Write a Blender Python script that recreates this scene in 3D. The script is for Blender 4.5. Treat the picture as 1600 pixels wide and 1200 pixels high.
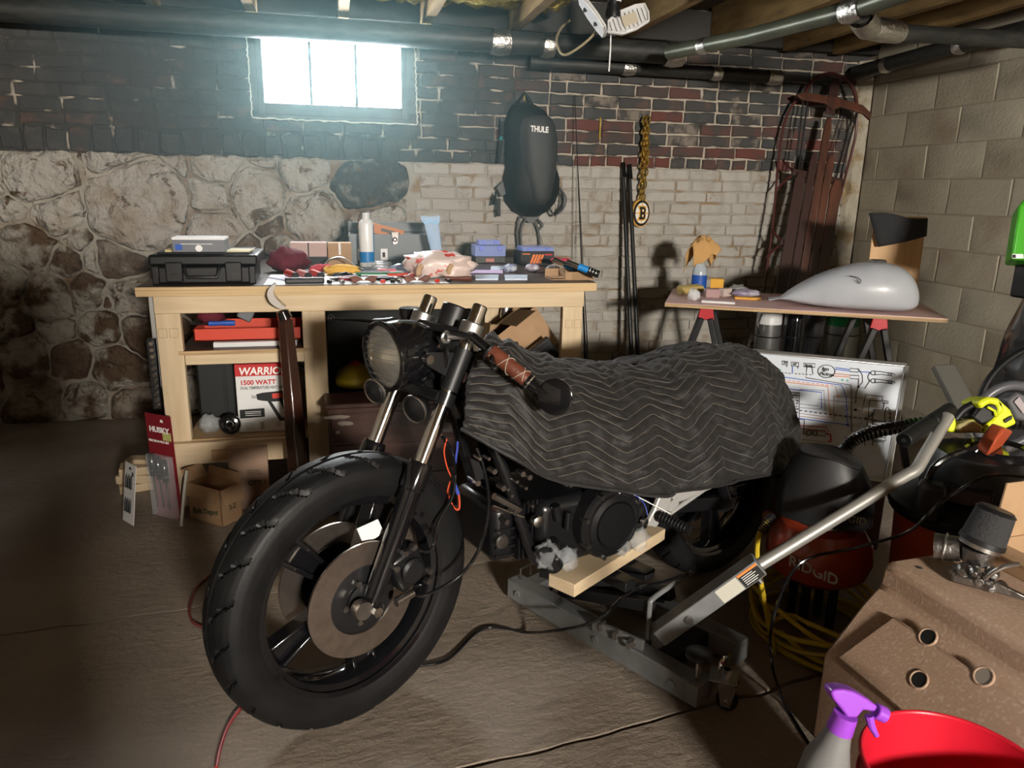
import bpy, bmesh, math, random
from mathutils import Vector as V, Matrix as M, noise as NZ
for _o in list(bpy.data.objects): bpy.data.objects.remove(_o)
SC = bpy.context.scene; COL = SC.collection; PI = math.pi; ZU = V((0, 0, 1))
# ---------------------------------------------------------------- camera
FPX = 1165.0; CAM_H = 1.28
_p, _y, _r = (math.radians(a) for a in (14.55, 13.51, 1.09))
CF = V((math.sin(_y)*math.cos(_p), math.cos(_y)*math.cos(_p), -math.sin(_p)))
CR = V((math.cos(_y), -math.sin(_y), 0)); CU = CR.cross(CF)
CR, CU = math.cos(_r)*CR + math.sin(_r)*CU, -math.sin(_r)*CR + math.cos(_r)*CU
CO = V((0, 0, CAM_H))
cd = bpy.data.cameras.new('camera'); cam = bpy.data.objects.new('camera', cd); COL.objects.link(cam)
cd.sensor_fit = 'HORIZONTAL'; cd.sensor_width = 36; cd.lens = 36*FPX/1600; cd.clip_start = .02
cam.matrix_world = M(((CR.x, CU.x, -CF.x, CO.x), (CR.y, CU.y, -CF.y, CO.y), (CR.z, CU.z, -CF.z, CO.z), (0, 0, 0, 1)))
SC.camera = cam
# ---------------------------------------------------------------- light and exposure
SC.view_settings.view_transform = 'Standard'; SC.view_settings.look = 'None'
SC.view_settings.gamma = 1; SC.view_settings.exposure = 0.0; SC.view_settings.use_curve_mapping = False
SC.cycles.use_denoising = True; SC.cycles.max_bounces = 8; SC.cycles.diffuse_bounces = 5
SC.cycles.sample_clamp_indirect = 6; SC.cycles.caustics_reflective = False; SC.cycles.caustics_refractive = False
wd = bpy.data.worlds.new('world'); SC.world = wd; wd.use_nodes = True
wd.node_tree.nodes['Background'].inputs[0].default_value = (.75, .88, 1, 1)
wd.node_tree.nodes['Background'].inputs[1].default_value = 9.0       # bright overcast sky outside the windows
PANE_LIGHT = 80.0
REAR_LIGHT = 950.0    # lit panes of the window behind the camera
# ---------------------------------------------------------------- pixel rays -> points on real planes
def ray(u, v): return CF + CR*((u-800)/FPX) + CU*((600-v)/FPX)
def PY(u, v, Y): d = ray(u, v); return CO + d*(Y/d.y)
def PX(u, v, X): d = ray(u, v); return CO + d*(X/d.x)
def PZ(u, v, z=0.0): d = ray(u, v); return CO + d*((z-CAM_H)/d.z)
def PD(u, v, D): return CO + ray(u, v)*D
def PP(u, v, P, n): d = ray(u, v); return CO + d*((V(P)-CO).dot(n)/d.dot(n))
# ---------------------------------------------------------------- materials
def hexa(c, a=1): return (c[0], c[1], c[2], a)
def mat(name, col, rough=.5, metal=0, col2=None, scale=6, mid=.5, soft=.15, bump=0, bscale=None, coat=0, trans=0,
        ior=1.45, alpha=1, emit=0, stretch=(1, 1, 1), detail=5, world=False, rough2=None, spec=None, sheen=0, bdist=.01):
    m = bpy.data.materials.new(name); m.use_nodes = True; nt = m.node_tree; b = nt.nodes['Principled BSDF']; L = nt.links.new
    b.inputs['Base Color'].default_value = hexa(col); b.inputs['Roughness'].default_value = rough; b.inputs['Metallic'].default_value = metal
    b.inputs['Coat Weight'].default_value = coat; b.inputs['Transmission Weight'].default_value = trans
    b.inputs['IOR'].default_value = ior; b.inputs['Alpha'].default_value = alpha; b.inputs['Sheen Weight'].default_value = sheen
    if spec is not None: b.inputs['Specular IOR Level'].default_value = spec
    if emit: b.inputs['Emission Color'].default_value = hexa(col); b.inputs['Emission Strength'].default_value = emit
    if col2 or bump:
        if world: tc = nt.nodes.new('ShaderNodeNewGeometry').outputs['Position']
        else: tc = nt.nodes.new('ShaderNodeTexCoord').outputs['Object']
        mp = nt.nodes.new('ShaderNodeMapping'); mp.inputs['Scale'].default_value = stretch; L(tc, mp.inputs[0])
    if col2:
        n = nt.nodes.new('ShaderNodeTexNoise'); n.inputs['Scale'].default_value = scale; n.inputs['Detail'].default_value = detail
        L(mp.outputs[0], n.inputs['Vector'])
        r = nt.nodes.new('ShaderNodeMapRange'); r.inputs[1].default_value = mid-soft; r.inputs[2].default_value = mid+soft
        L(n.outputs['Fac'], r.inputs[0])
        x = nt.nodes.new('ShaderNodeMix'); x.data_type = 'RGBA'; x.inputs[6].default_value = hexa(col); x.inputs[7].default_value = hexa(col2)
        L(r.outputs[0], x.inputs[0]); L(x.outputs[2], b.inputs['Base Color'])
        if rough2 is not None:
            y = nt.nodes.new('ShaderNodeMapRange'); y.inputs[3].default_value = rough; y.inputs[4].default_value = rough2
            L(r.outputs[0], y.inputs[0]); L(y.outputs[0], b.inputs['Roughness'])
    if bump:
        n2 = nt.nodes.new('ShaderNodeTexNoise'); n2.inputs['Scale'].default_value = bscale or scale*4; n2.inputs['Detail'].default_value = 6
        L(mp.outputs[0], n2.inputs['Vector'])
        bp = nt.nodes.new('ShaderNodeBump'); bp.inputs['Strength'].default_value = bump; bp.inputs['Distance'].default_value = bdist
        L(n2.outputs['Fac'], bp.inputs['Height']); L(bp.outputs[0], b.inputs['Normal'])
    return m
# ---------------------------------------------------------------- mesh builder (world coordinates)
ORG = {}
class B:
    def __init__(s): s.v = []; s.f = []
    def add(s, vs, fs):
        k = len(s.v); s.v += [V(p) for p in vs]; s.f += [tuple(i+k for i in f) for f in fs]; return s
    def box(s, c, d, R=None):
        c = V(c); R = R or M.Identity(3); x, y, z = d[0]/2, d[1]/2, d[2]/2
        vs = [c + R @ V((a*x, b*y, e*z)) for e in (-1, 1) for b in (-1, 1) for a in (-1, 1)]
        return s.add(vs, [(0, 2, 3, 1), (4, 5, 7, 6), (0, 1, 5, 4), (2, 6, 7, 3), (0, 4, 6, 2), (1, 3, 7, 5)])
    def mm(s, a, b): a, b = V(a), V(b); return s.box((a+b)/2, [abs(q) for q in (b-a)])
    def bar(s, p, q, w, h, up=ZU):
        p, q = V(p), V(q); a = (q-p); l = a.length; a.normalize(); sd = a.cross(V(up))
        if sd.length < 1e-4: sd = a.cross(V((1, 0, 0)))
        sd.normalize(); u = sd.cross(a)
        R = M((sd, a, u)).transposed(); return s.box((p+q)/2, (w, l, h), R)
    def tube(s, pts, r, n=8, closed=False, caps=True):
        pts = [V(p) for p in pts]; N = len(pts); rs = r if isinstance(r, (list, tuple)) else [r]*N
        vs = []; up = None
        for i, p in enumerate(pts):
            a = pts[(i+1) % N] if (closed or i < N-1) else p; b = pts[i-1] if (closed or i > 0) else p
            t = (a-b); t = t.normalized() if t.length > 1e-9 else ZU.copy()
            if up is None:
                up = t.cross(ZU if abs(t.z) < .9 else V((1, 0, 0))).normalized()
            up = (up - t*up.dot(t)).normalized(); w = t.cross(up)
            vs += [p + (up*math.cos(2*PI*k/n) + w*math.sin(2*PI*k/n))*rs[i] for k in range(n)]
        fs = []
        for i in range(N if closed else N-1):
            j = (i+1) % N
            fs += [(i*n+k, i*n+(k+1) % n, j*n+(k+1) % n, j*n+k) for k in range(n)]
        if caps and not closed: fs += [tuple(reversed(range(n))), tuple(range((N-1)*n, N*n))]
        return s.add(vs, fs)
    def cyl(s, p, q, r, r2=None, n=20): return s.tube([p, q], [r, r if r2 is None else r2], n)
    def lathe(s, base, axis, prof, n=28, caps=True):
        base, axis = V(base), V(axis).normalized()
        u = axis.cross(ZU if abs(axis.z) < .9 else V((1, 0, 0))).normalized(); w = axis.cross(u)
        vs = [base + axis*t + (u*math.cos(2*PI*k/n)+w*math.sin(2*PI*k/n))*max(r, 1e-4) for r, t in prof for k in range(n)]
        N = len(prof); fs = [(i*n+k, i*n+(k+1) % n, (i+1)*n+(k+1) % n, (i+1)*n+k) for i in range(N-1) for k in range(n)]
        if caps: fs += [tuple(reversed(range(n))), tuple(range((N-1)*n, N*n))]
        return s.add(vs, fs)
    def tor(s, c, axis, R, r, nu=28, nv=8, a0=0, a1=2*PI, u=None):
        c, axis = V(c), V(axis).normalized()
        u = V(u).normalized() if u is not None else axis.cross(ZU if abs(axis.z) < .9 else V((1, 0, 0))).normalized(); w = axis.cross(u)
        full = abs(a1-a0-2*PI) < 1e-6; N = nu if full else nu+1
        return s.tube([c+(u*math.cos(a0+(a1-a0)*i/nu)+w*math.sin(a0+(a1-a0)*i/nu))*R for i in range(N)], r, nv, closed=full)
    def prism(s, pts, vec):
        pts = [V(p) for p in pts]; n = len(pts); vec = V(vec)
        nr = sum((pts[i].cross(pts[(i+1) % n]) for i in range(n)), V((0, 0, 0)))
        if nr.dot(vec) > 0: pts = pts[::-1]
        return s.add(pts+[p+vec for p in pts], [tuple(range(n)), tuple(reversed(range(n, 2*n)))] + [(i, i+n, (i+1) % n+n, (i+1) % n) for i in range(n)])
    def ball(s, c, r, n=12, R=None):
        r = V((r, r, r)) if not hasattr(r, '__len__') else V(r); R = R or M.Identity(3); c = V(c)
        vs = []; m = max(4, n//2)
        for i in range(m+1):
            a = PI*i/m
            for k in range(n):
                b = 2*PI*k/n; q = V((math.sin(a)*math.cos(b)*r.x, math.sin(a)*math.sin(b)*r.y, math.cos(a)*r.z)); vs.append(c + R @ q)
        return s.add(vs, [(i*n+k, (i+1)*n+k, (i+1)*n+(k+1) % n, i*n+(k+1) % n) for i in range(m) for k in range(n)])
    def grid(s, fn, nu, nv):
        vs = [fn(i/nu, j/nv) for i in range(nu+1) for j in range(nv+1)]; w = nv+1
        return s.add(vs, [(i*w+j, (i+1)*w+j, (i+1)*w+j+1, i*w+j+1) for i in range(nu) for j in range(nv)])
    def mesh(s, name, org, smooth=True, weld=False, ang=.62):
        me = bpy.data.meshes.new(name); me.from_pydata([p-org for p in s.v], [], s.f); me.validate()
        bm = bmesh.new(); bm.from_mesh(me)
        if weld: bmesh.ops.remove_doubles(bm, verts=bm.verts, dist=2e-5)
        bmesh.ops.recalc_face_normals(bm, faces=bm.faces)
        if smooth:
            for f in bm.faces: f.smooth = True
            for e in bm.edges:
                if len(e.link_faces) == 2 and e.calc_face_angle(0) > ang: e.smooth = False
        bm.to_mesh(me); bm.free(); return me
    def put(s, name, m, parent=None, bevel=0, smooth=True, solid=0, sub=0, weld=False, ang=.62, label=None, seg=2):
        if parent is not None: org = ORG[parent.name]
        else:
            xs = [[p[i] for p in s.v] for i in range(3)]
            org = V(((min(xs[0])+max(xs[0]))/2, (min(xs[1])+max(xs[1]))/2, min(xs[2])))
        o = bpy.data.objects.new(name, s.mesh(name, org, smooth, weld, ang)); COL.objects.link(o)
        if parent is not None: o.parent = parent
        else: o.location = org
        ORG[o.name] = org; o.data.materials.append(m)
        if label: o['label'] = label
        if sub: md = o.modifiers.new('sub', 'SUBSURF'); md.levels = md.render_levels = sub
        if solid: md = o.modifiers.new('solid', 'SOLIDIFY'); md.thickness = solid; md.offset = 0
        if bevel: md = o.modifiers.new('bevel', 'BEVEL'); md.width = bevel; md.segments = seg; md.limit_method = 'ANGLE'; md.angle_limit = .6
        return o
def tag(o, label, cat, group=None, kind=None):
    if label: o['label'] = label
    if cat: o['category'] = cat
    if group: o['group'] = group
    if kind: o['kind'] = kind
    return o
def thing(name, label, cat, loc, group=None):
    o = bpy.data.objects.new(name, None); COL.objects.link(o); o.location = loc; o.empty_display_size = .05
    ORG[o.name] = V(loc); return tag(o, label, cat, group)
def struct(o, label=None):
    o['kind'] = 'structure'
    if label: o['label'] = label
    return o
def text(body, size, origin, xdir, ydir, m, parent, depth=.0008, lift=.0012, name='lettering', font_shear=0, bold=0, space=1, sx=1):
    cu = bpy.data.curves.new('text', 'FONT'); cu.body = body; cu.size = size; cu.extrude = depth; cu.shear = font_shear
    cu.offset = bold; cu.space_character = space; cu.resolution_u = 3
    t = bpy.data.objects.new('text', cu); COL.objects.link(t); dg = bpy.context.evaluated_depsgraph_get()
    me = bpy.data.meshes.new_from_object(t.evaluated_get(dg)); bpy.data.objects.remove(t)
    x, y = V(xdir).normalized(), V(ydir).normalized(); z = x.cross(y).normalized(); org = ORG[parent.name]
    for vt in me.vertices: c = vt.co.copy(); vt.co = V(origin) + x*(c.x*sx) + y*c.y + z*(c.z+lift) - org
    me.materials.clear(); me.materials.append(m)
    o = bpy.data.objects.new(name, me); COL.objects.link(o); o.parent = parent; ORG[o.name] = org; return o
def arc(c, r, u, w, a0, a1, n): return [V(c) + (V(u)*math.cos(a0+(a1-a0)*i/n) + V(w)*math.sin(a0+(a1-a0)*i/n))*r for i in range(n+1)]
def smooth_path(pts, n=6):
    pts = [V(p) for p in pts]; out = []
    for i in range(len(pts)-1):
        p0 = pts[max(i-1, 0)]; p1 = pts[i]; p2 = pts[i+1]; p3 = pts[min(i+2, len(pts)-1)]
        for k in range(n):
            t = k/n; out.append(.5*((2*p1) + (p2-p0)*t + (2*p0-5*p1+4*p2-p3)*t*t + (3*p1-p0-3*p2+p3)*t*t*t))
    return out + [pts[-1]]
def copy_tree(o, loc=None, rot=None):
    def rec(s, par):
        c = s.copy(); COL.objects.link(c); c.parent = par; ORG[c.name] = ORG[s.name]
        for ch in s.children: rec(ch, c)
        return c
    c = rec(o, None)
    if loc is not None: c.location = loc
    if rot is not None: c.rotation_euler = rot
    return c
def slab_sheet(quad, th): return B().prism(quad, th)
# ---------------------------------------------------------------- shared materials
MT = {}
def mk(k, *a, **kw): MT[k] = mat(k, *a, **kw); return MT[k]
mk('pine', (.68, .54, .36), .6, col2=(.55, .41, .25), scale=3, stretch=(1, 6, 14), soft=.25, bump=.05, bscale=30)
mk('pine_v', (.68, .54, .36), .6, col2=(.55, .41, .25), scale=3, stretch=(14, 6, 1), soft=.25, bump=.05, bscale=30)
mk('ply', (.55, .38, .2), .6, col2=(.32, .2, .1), scale=2, stretch=(1, 1, 60), soft=.1)
mk('bench_top', (.045, .036, .032), .45, col2=(.09, .06, .045), scale=9)
mk('black_plastic', (.008, .008, .009), .42, bump=.05, bscale=300)
mk('black_gloss', (.006, .006, .007), .12, coat=.6)
mk('black_metal', (.01, .01, .011), .3, spec=.6)
mk('black_satin', (.009, .009, .01), .45)
mk('rubber', (.006, .006, .0065), .5, spec=.3, col2=(.009, .009, .0095), scale=20, bump=.06, bscale=200)
mk('chrome', (.72, .70, .67), .12, 1)
mk('steel', (.5, .48, .46), .3, 1, col2=(.36, .34, .32), scale=12)
mk('alu', (.55, .55, .54), .38, 1)
mk('grey_paint', (.18, .185, .187), .4, col2=(.14, .145, .148), scale=20)
mk('white_plastic', (.7, .7, .7), .4)
mk('paper', (.82, .82, .82), .7)
mk('card', (.42, .27, .15), .75, col2=(.36, .22, .12), scale=10)
mk('card_in', (.33, .21, .11), .8)
mk('red_plastic', (.55, .035, .02), .4)
mk('orange_plastic', (.50, .075, .018), .42, col2=(.42, .06, .015), scale=6)
mk('yellow', (.62, .44, .03), .45)
mk('blue', (.02, .09, .42), .4)
mk('maroon', (.13, .012, .025), .85, col2=(.09, .008, .018), scale=14, bump=.4, bscale=40)
mk('clear', (.9, .93, .96), .12, trans=.85, ior=1.2)
mk('film', (.8, .84, .88), .06, alpha=.16)
mk('dark_wood', (.055, .02, .011), .4, col2=(.03, .011, .007), scale=4, stretch=(1, 1, 8), coat=.2)
mk('ink_black', (.01, .01, .01), .6)
mk('ink_white', (.85, .85, .83), .6)
mk('ink_red', (.5, .02, .02), .6)
mk('brown_leather', (.16, .045, .022), .5, col2=(.11, .03, .015), scale=30, bump=.2, bscale=120)
mk('foil', (.75, .74, .7), .3, 1, bump=.8, bscale=50)
mk('gold', (.9, .66, .2), .22, 1)
MT['thread'] = mat('thread', (.42, .36, .28), .7); MT['stitch'] = mat('stitch', (.135, .12, .1), .7)
# ================================================================ the room
rnd = random.Random(7)
WY, WX, LX, RY, CEIL, JB = 4.40, 3.33, -2.35, -4.1, 2.32, 2.115
# --- floor: three poured slabs with open cracks
mk('soil', (.02, .016, .012), .95)
def concrete():
    m = mat('concrete', (.32, .265, .215), .72, col2=(.2, .16, .125), scale=2.2, soft=.22, bump=.55, bscale=26, world=True, bdist=.012, spec=.4)
    nt = m.node_tree; b = nt.nodes['Principled BSDF']; L = nt.links.new
    g = nt.nodes.new('ShaderNodeNewGeometry'); n = nt.nodes.new('ShaderNodeTexNoise'); n.inputs['Scale'].default_value = 1.3; n.inputs['Detail'].default_value = 8
    L(g.outputs['Position'], n.inputs['Vector'])
    r = nt.nodes.new('ShaderNodeMapRange'); r.inputs[1].default_value = .4; r.inputs[2].default_value = .62; r.inputs[3].default_value = .46; r.inputs[4].default_value = .8
    L(n.outputs['Fac'], r.inputs[0]); L(r.outputs[0], b.inputs['Roughness'])
    # long ripples left by the trowel
    mp = nt.nodes.new('ShaderNodeMapping'); mp.inputs['Scale'].default_value = (1, 1.9, 1); mp.inputs['Rotation'].default_value = (0, 0, -.35); L(g.outputs['Position'], mp.inputs[0])
    n2 = nt.nodes.new('ShaderNodeTexNoise'); n2.inputs['Scale'].default_value = 20; n2.inputs['Detail'].default_value = 9; n2.inputs['Roughness'].default_value = .68; L(mp.outputs[0], n2.inputs['Vector'])
    old = b.inputs['Normal'].links[0].from_node
    b2 = nt.nodes.new('ShaderNodeBump'); b2.inputs['Strength'].default_value = .6; b2.inputs['Distance'].default_value = .02
    L(n2.outputs['Fac'], b2.inputs['Height']); L(old.outputs[0], b2.inputs['Normal']); L(b2.outputs[0], b.inputs['Normal'])
    return m
MT['concrete'] = concrete()
floor = struct(B().mm((LX-.1, RY-.1, -.12), (WX+.1, WY+.1, -.035)).put('floor', MT['soil']), 'rough cracked concrete basement floor')
ORG['floor'] = ORG[floor.name]
def crack(a, b, gap, seed):
    a, b = V(a), V(b); d = (b-a)/(b-a).x; out = []
    x = LX
    while x < WX+.001:
        p = a + d*(x-a.x); w = NZ.noise(V((x*2.3, seed, 0)))*.028 + NZ.noise(V((x*9, seed, 3)))*.014
        out.append(V((x, p.y+w, 0))); x += .04
    return out
c1 = crack(PZ(130, 975), PZ(760, 877), .01, 1.3); c2 = crack(PZ(750, 1199), PZ(1075, 1110), .012, 5.1)
def off(c, dy): return [p + V((0, dy+NZ.noise(V((p.x*14, dy*50, 7)))*.003, 0)) for p in c]
def slab(lo, hi):
    B().prism(lo + hi[::-1], (0, 0, -.034)).put('concrete_slab', MT['concrete'], floor, smooth=False)
slab([V((LX, RY, 0)), V((WX, RY, 0))], off(c2, -.007))
slab(off(c2, .007), off(c1, -.004)); slab(off(c1, .004), [V((LX, WY, 0)), V((WX, WY, 0))])
# --- back wall: mortar backing with a hole for the window
WIN = (PY(408, 62, WY).x - .035, PY(627, 160, WY).x + .035, PY(520, 165, WY).z - .06, PY(520, 66, WY).z + .04)   # rough opening
wx0, wx1, wz0, wz1 = WIN
SPLIT = 1.425
def mortar(name, dark, light, x0, x1, mid=.62):
    """paint-splashed mortar: dark paint with light flecks, more bare mortar towards +x"""
    m = mat(name, dark, .85, col2=light, scale=7, soft=.05, bump=.6, bscale=45, world=True, detail=8)
    nt = m.node_tree; L = nt.links.new
    g = nt.nodes.new('ShaderNodeNewGeometry'); sp = nt.nodes.new('ShaderNodeSeparateXYZ'); L(g.outputs['Position'], sp.inputs[0])
    r = nt.nodes.new('ShaderNodeMapRange'); r.inputs[1].default_value = x0; r.inputs[2].default_value = x1; r.inputs[3].default_value = mid; r.inputs[4].default_value = .42
    L(sp.outputs[0], r.inputs[0])
    mr = [q for q in nt.nodes if q.type == 'MAP_RANGE' and q is not r][0]
    a = nt.nodes.new('ShaderNodeMath'); a.operation = 'SUBTRACT'; a.inputs[1].default_value = .05; L(r.outputs[0], a.inputs[0]); L(a.outputs[0], mr.inputs[1])
    c = nt.nodes.new('ShaderNodeMath'); c.operation = 'ADD'; c.inputs[1].default_value = .05; L(r.outputs[0], c.inputs[0]); L(c.outputs[0], mr.inputs[2])
    return m
MT['mortar_up'] = mortar('painted_mortar', (.05, .052, .05), (.42, .37, .3), .2, 1.5)
MT['mortar_low'] = mat('whitewashed_mortar', (.37, .345, .3), .9, col2=(.27, .19, .11), scale=6, mid=.58, soft=.06, bump=.7, bscale=40, world=True)
MT['mortar_stone'] = mat('lime_mortar', (.37, .34, .29), .9, col2=(.2, .135, .085), scale=4.5, mid=.56, soft=.08, bump=.8, bscale=30, world=True, bdist=.02)
TOPZ = CEIL
wb = B()
wb.mm((LX-.2, WY, SPLIT), (wx0, WY+.25, TOPZ)); wb.mm((wx1, WY, SPLIT), (WX+.2, WY+.25, TOPZ))
wb.mm((wx0, WY, SPLIT), (wx1, WY+.25, wz0)); wb.mm((wx0, WY, wz1), (wx1, WY+.25, TOPZ))
wall_back = struct(wb.put('wall_back', MT['mortar_up'], smooth=False), 'basement wall of dark painted brick over whitewashed stone and brick')
STX = .42
B().mm((STX, WY, -.03), (WX+.2, WY+.25, SPLIT)).put('whitewashed_backing', MT['mortar_low'], wall_back, smooth=False)
B().mm((LX-.2, WY+.02, -.03), (STX, WY+.25, SPLIT)).put('rubble_backing', MT['mortar_stone'], wall_back, smooth=False)
B().grid(lambda s, t: V((LX+(STX-LX)*s, WY+.002+.02*NZ.noise(V((s*16, t*9, 2)))+.009*NZ.noise(V((s*50, t*28, 4))), SPLIT*t)), 150, 80).put('mortar_pointing', MT['mortar_stone'], wall_back, ang=2)
# bricks
def brickmat(name, col, col2, mid, red=None):
    m = mat(name, col, .78, col2=col2, scale=11, mid=mid, soft=.06, bump=.5, bscale=70, world=True, detail=7); return m
BD = [brickmat('brick_painted', (.05, .052, .052), (.066, .066, .064), .55), brickmat('brick_painted_worn', (.052, .05, .049), (.09, .062, .052), .58),
      brickmat('brick_worn_red', (.062, .048, .044), (.095, .045, .038), .52), brickmat('brick_bare_red', (.12, .04, .032), (.08, .042, .036), .55),
      brickmat('brick_chalky', (.055, .052, .05), (.2, .17, .14), .56)]
BW = [brickmat('brick_white', (.43, .41, .375), (.36, .34, .305), .55), brickmat('brick_white_dirty', (.39, .365, .325), (.29, .24, .185), .58),
      brickmat('brick_white_peeled', (.41, .385, .345), (.22, .17, .13), .64)]
MESHES = {}
def brick_mesh(L, H, T, var, rough=.004, key='brick'):
    k = (key, round(L, 2), round(H, 3), round(T, 3), var)
    if k in MESHES: return MESHES[k]
    r = random.Random(str(k)); L = round(L, 2); b = B(); ch = min(.006, H*.12)
    x, z = L/2, H/2
    def j(a): return (r.random()-.5)*2*a
    nx = 4 if L > .15 else 2; ring = [(-x+2*x*i/nx, -z) for i in range(nx)] + [(x, -z), (x, 0)] + [(x-2*x*i/nx, z) for i in range(nx)] + [(-x, z), (-x, 0)]
    n = len(ring); o1 = [V((p+j(rough), 0, q+j(rough))) for p, q in ring]
    o2 = [V((p.x-math.copysign(ch, p.x) if abs(p.x) > x*.8 else p.x, -T+j(.002), p.z-math.copysign(ch, p.z) if abs(p.z) > z*.5 else p.z)) for p in o1]
    bk = [V((p.x, .02, p.z)) for p in o1]; o1 = [V((p.x, -T*.55, p.z)) for p in o1]
    b.add(bk+o1+o2, [(i, (i+1) % n, n+(i+1) % n, n+i) for i in range(n)] + [(n+i, n+(i+1) % n, 2*n+(i+1) % n, 2*n+i) for i in range(n)] + [tuple(range(2*n, 3*n))])
    MESHES[k] = b.mesh('brick', V((0, 0, 0)), True, ang=.25); return MESHES[k]
def place(me, name, m, parent, loc, rotz=0, roty=0):
    o = bpy.data.objects.new(name, me); COL.objects.link(o); o.parent = parent; o.location = V(loc) - ORG[parent.name]
    o.rotation_euler = (0, roty, rotz)
    if not me.materials: me.materials.append(m)
    o.material_slots[0].link = 'OBJECT'; o.material_slots[0].material = m; return o
CH, MJ = .0667, .009
spare = B(); nb = 0
def course(z, x0, x1, mats, choose, name, header=False, shift=0., cut=None, visible=lambda x, z: True):
    global nb
    x = x0 - shift
    while x < x1:
        L = .103 if header else (.212 if rnd.random() > .1 else .103)
        a, b_ = max(x, x0), min(x+L, x1); x += L
        segs = [(a, b_)]
        if cut and cut[2]-.05 < z < cut[3]+.03:
            segs = [s for s in ((a, min(b_, cut[0])), (max(a, cut[1]), b_)) if s[1]-s[0] > .03]
        for p, q in segs:
            if q-p < .035: continue
            c = (p+q)/2; T = (.009 if c > .45 or z < SPLIT else .0045) + rnd.random()*.004
            if visible(c, z):
                place(brick_mesh(q-p-MJ, CH-MJ, T, rnd.randrange(3)), name, choose(c, z), wall_back, (c+rnd.uniform(-.002, .002), WY, z+rnd.uniform(-.0015, .0015)), 0, rnd.uniform(-.006, .006)); nb += 1
            else: spare.box((c, WY, z), (q-p-MJ, .02, CH-MJ))
def choose_dark(x, z):
    t = rnd.random(); k = min(1, max(0, (x-.75)/.8)); low = 1 if z < 1.66 else .35
    if z < SPLIT+.07 and 1.4 < x < 2.05: return BD[3]
    if t < .42*k*low: return BD[2]
    if t < .52*k*low: return BD[3]
    if t < .52*k*low+.12*k: return BD[4]
    return BD[1] if rnd.random() < .3+.3*k else BD[0]
z = SPLIT + CH/2; i = 0
while z < 2.16:
    if i == 0: course(z, .3, WX, BD, choose_dark, 'brick', header=True, shift=.03)
    else: course(z, LX if i > 1 else LX, WX, BD, choose_dark, 'brick', shift=(.106 if i % 2 else 0)+rnd.random()*.02, cut=(wx0, wx1, wz0, wz1)) if i > 1 else course(z, .3, WX, BD, choose_dark, 'brick', shift=.07)
    z += CH; i += 1
# soldier course of bricks on end over the stones
x = LX
while x < .29:
    w = .098 + rnd.random()*.02
    place(brick_mesh(round(w-.018, 2), .118+rnd.choice((-.008, 0, .006)), .012, rnd.randrange(3), .009, 'soldier'), 'brick', BD[rnd.choice((0, 0, 1))], wall_back, (x+w/2, WY, SPLIT+.066+rnd.uniform(-.006, .006)), 0, rnd.uniform(-.05, .05)); x += w
z = SPLIT - CH/2; i = 0
def choose_white(x, z):
    t = rnd.random(); return BW[0] if t < .6 else (BW[1] if t < .85 else BW[2])
while z > 0:
    course(z, STX+.02+rnd.random()*.07, WX, BW, choose_white, 'whitewashed_brick', shift=(.106 if i % 2 else 0)+rnd.random()*.03, visible=lambda x, z: z > .52 and not (x < 1.2 and z < .85))
    z -= CH; i += 1
sp = spare.put('whitewashed_brick', BW[1], wall_back, smooth=False); sp['kind'] = 'stuff'
# fieldstones: a power diagram of seeds read off the wall, each cell rounded and domed
def stain(m, col, scale, lo, hi):
    nt = m.node_tree; b = nt.nodes['Principled BSDF']; L = nt.links.new; src = b.inputs['Base Color'].links[0].from_socket
    g = nt.nodes.new('ShaderNodeNewGeometry'); n = nt.nodes.new('ShaderNodeTexNoise'); n.inputs['Scale'].default_value = scale; n.inputs['Detail'].default_value = 11; n.inputs['Roughness'].default_value = .7; n.inputs['Distortion'].default_value = .8
    L(g.outputs['Position'], n.inputs['Vector']); r = nt.nodes.new('ShaderNodeMapRange'); r.inputs[1].default_value = lo; r.inputs[2].default_value = hi; L(n.outputs['Fac'], r.inputs[0])
    x = nt.nodes.new('ShaderNodeMix'); x.data_type = 'RGBA'; x.inputs[7].default_value = hexa(col); L(src, x.inputs[6]); L(r.outputs[0], x.inputs[0]); L(x.outputs[2], b.inputs['Base Color']); return m
SM = [mat('stone_whitewashed', (.45, .425, .38), .85, col2=(.33, .26, .19), scale=5, mid=.58, soft=.1, bump=1, bscale=17, world=True, bdist=.075, detail=8),
      mat('stone_patchy', (.42, .39, .335), .85, col2=(.12, .075, .045), scale=7, mid=.52, soft=.05, bump=1, bscale=19, world=True, bdist=.075, detail=9),
      mat('stone_bare', (.13, .082, .055), .8, col2=(.3, .26, .21), scale=5, mid=.55, soft=.08, bump=1, bscale=18, world=True, bdist=.07),
      mat('stone_blackened', (.36, .335, .29), .85, col2=(.06, .058, .052), scale=4, mid=.45, soft=.05, bump=1, bscale=17, world=True, bdist=.075)]
for m_ in SM: stain(m_, (.13, .085, .052), 9, .56, .63)
for m_ in BW: stain(m_, (.2, .14, .085), 6, .63, .7)
stain(MT['mortar_stone'], (.12, .08, .05), 11, .55, .63)
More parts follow.
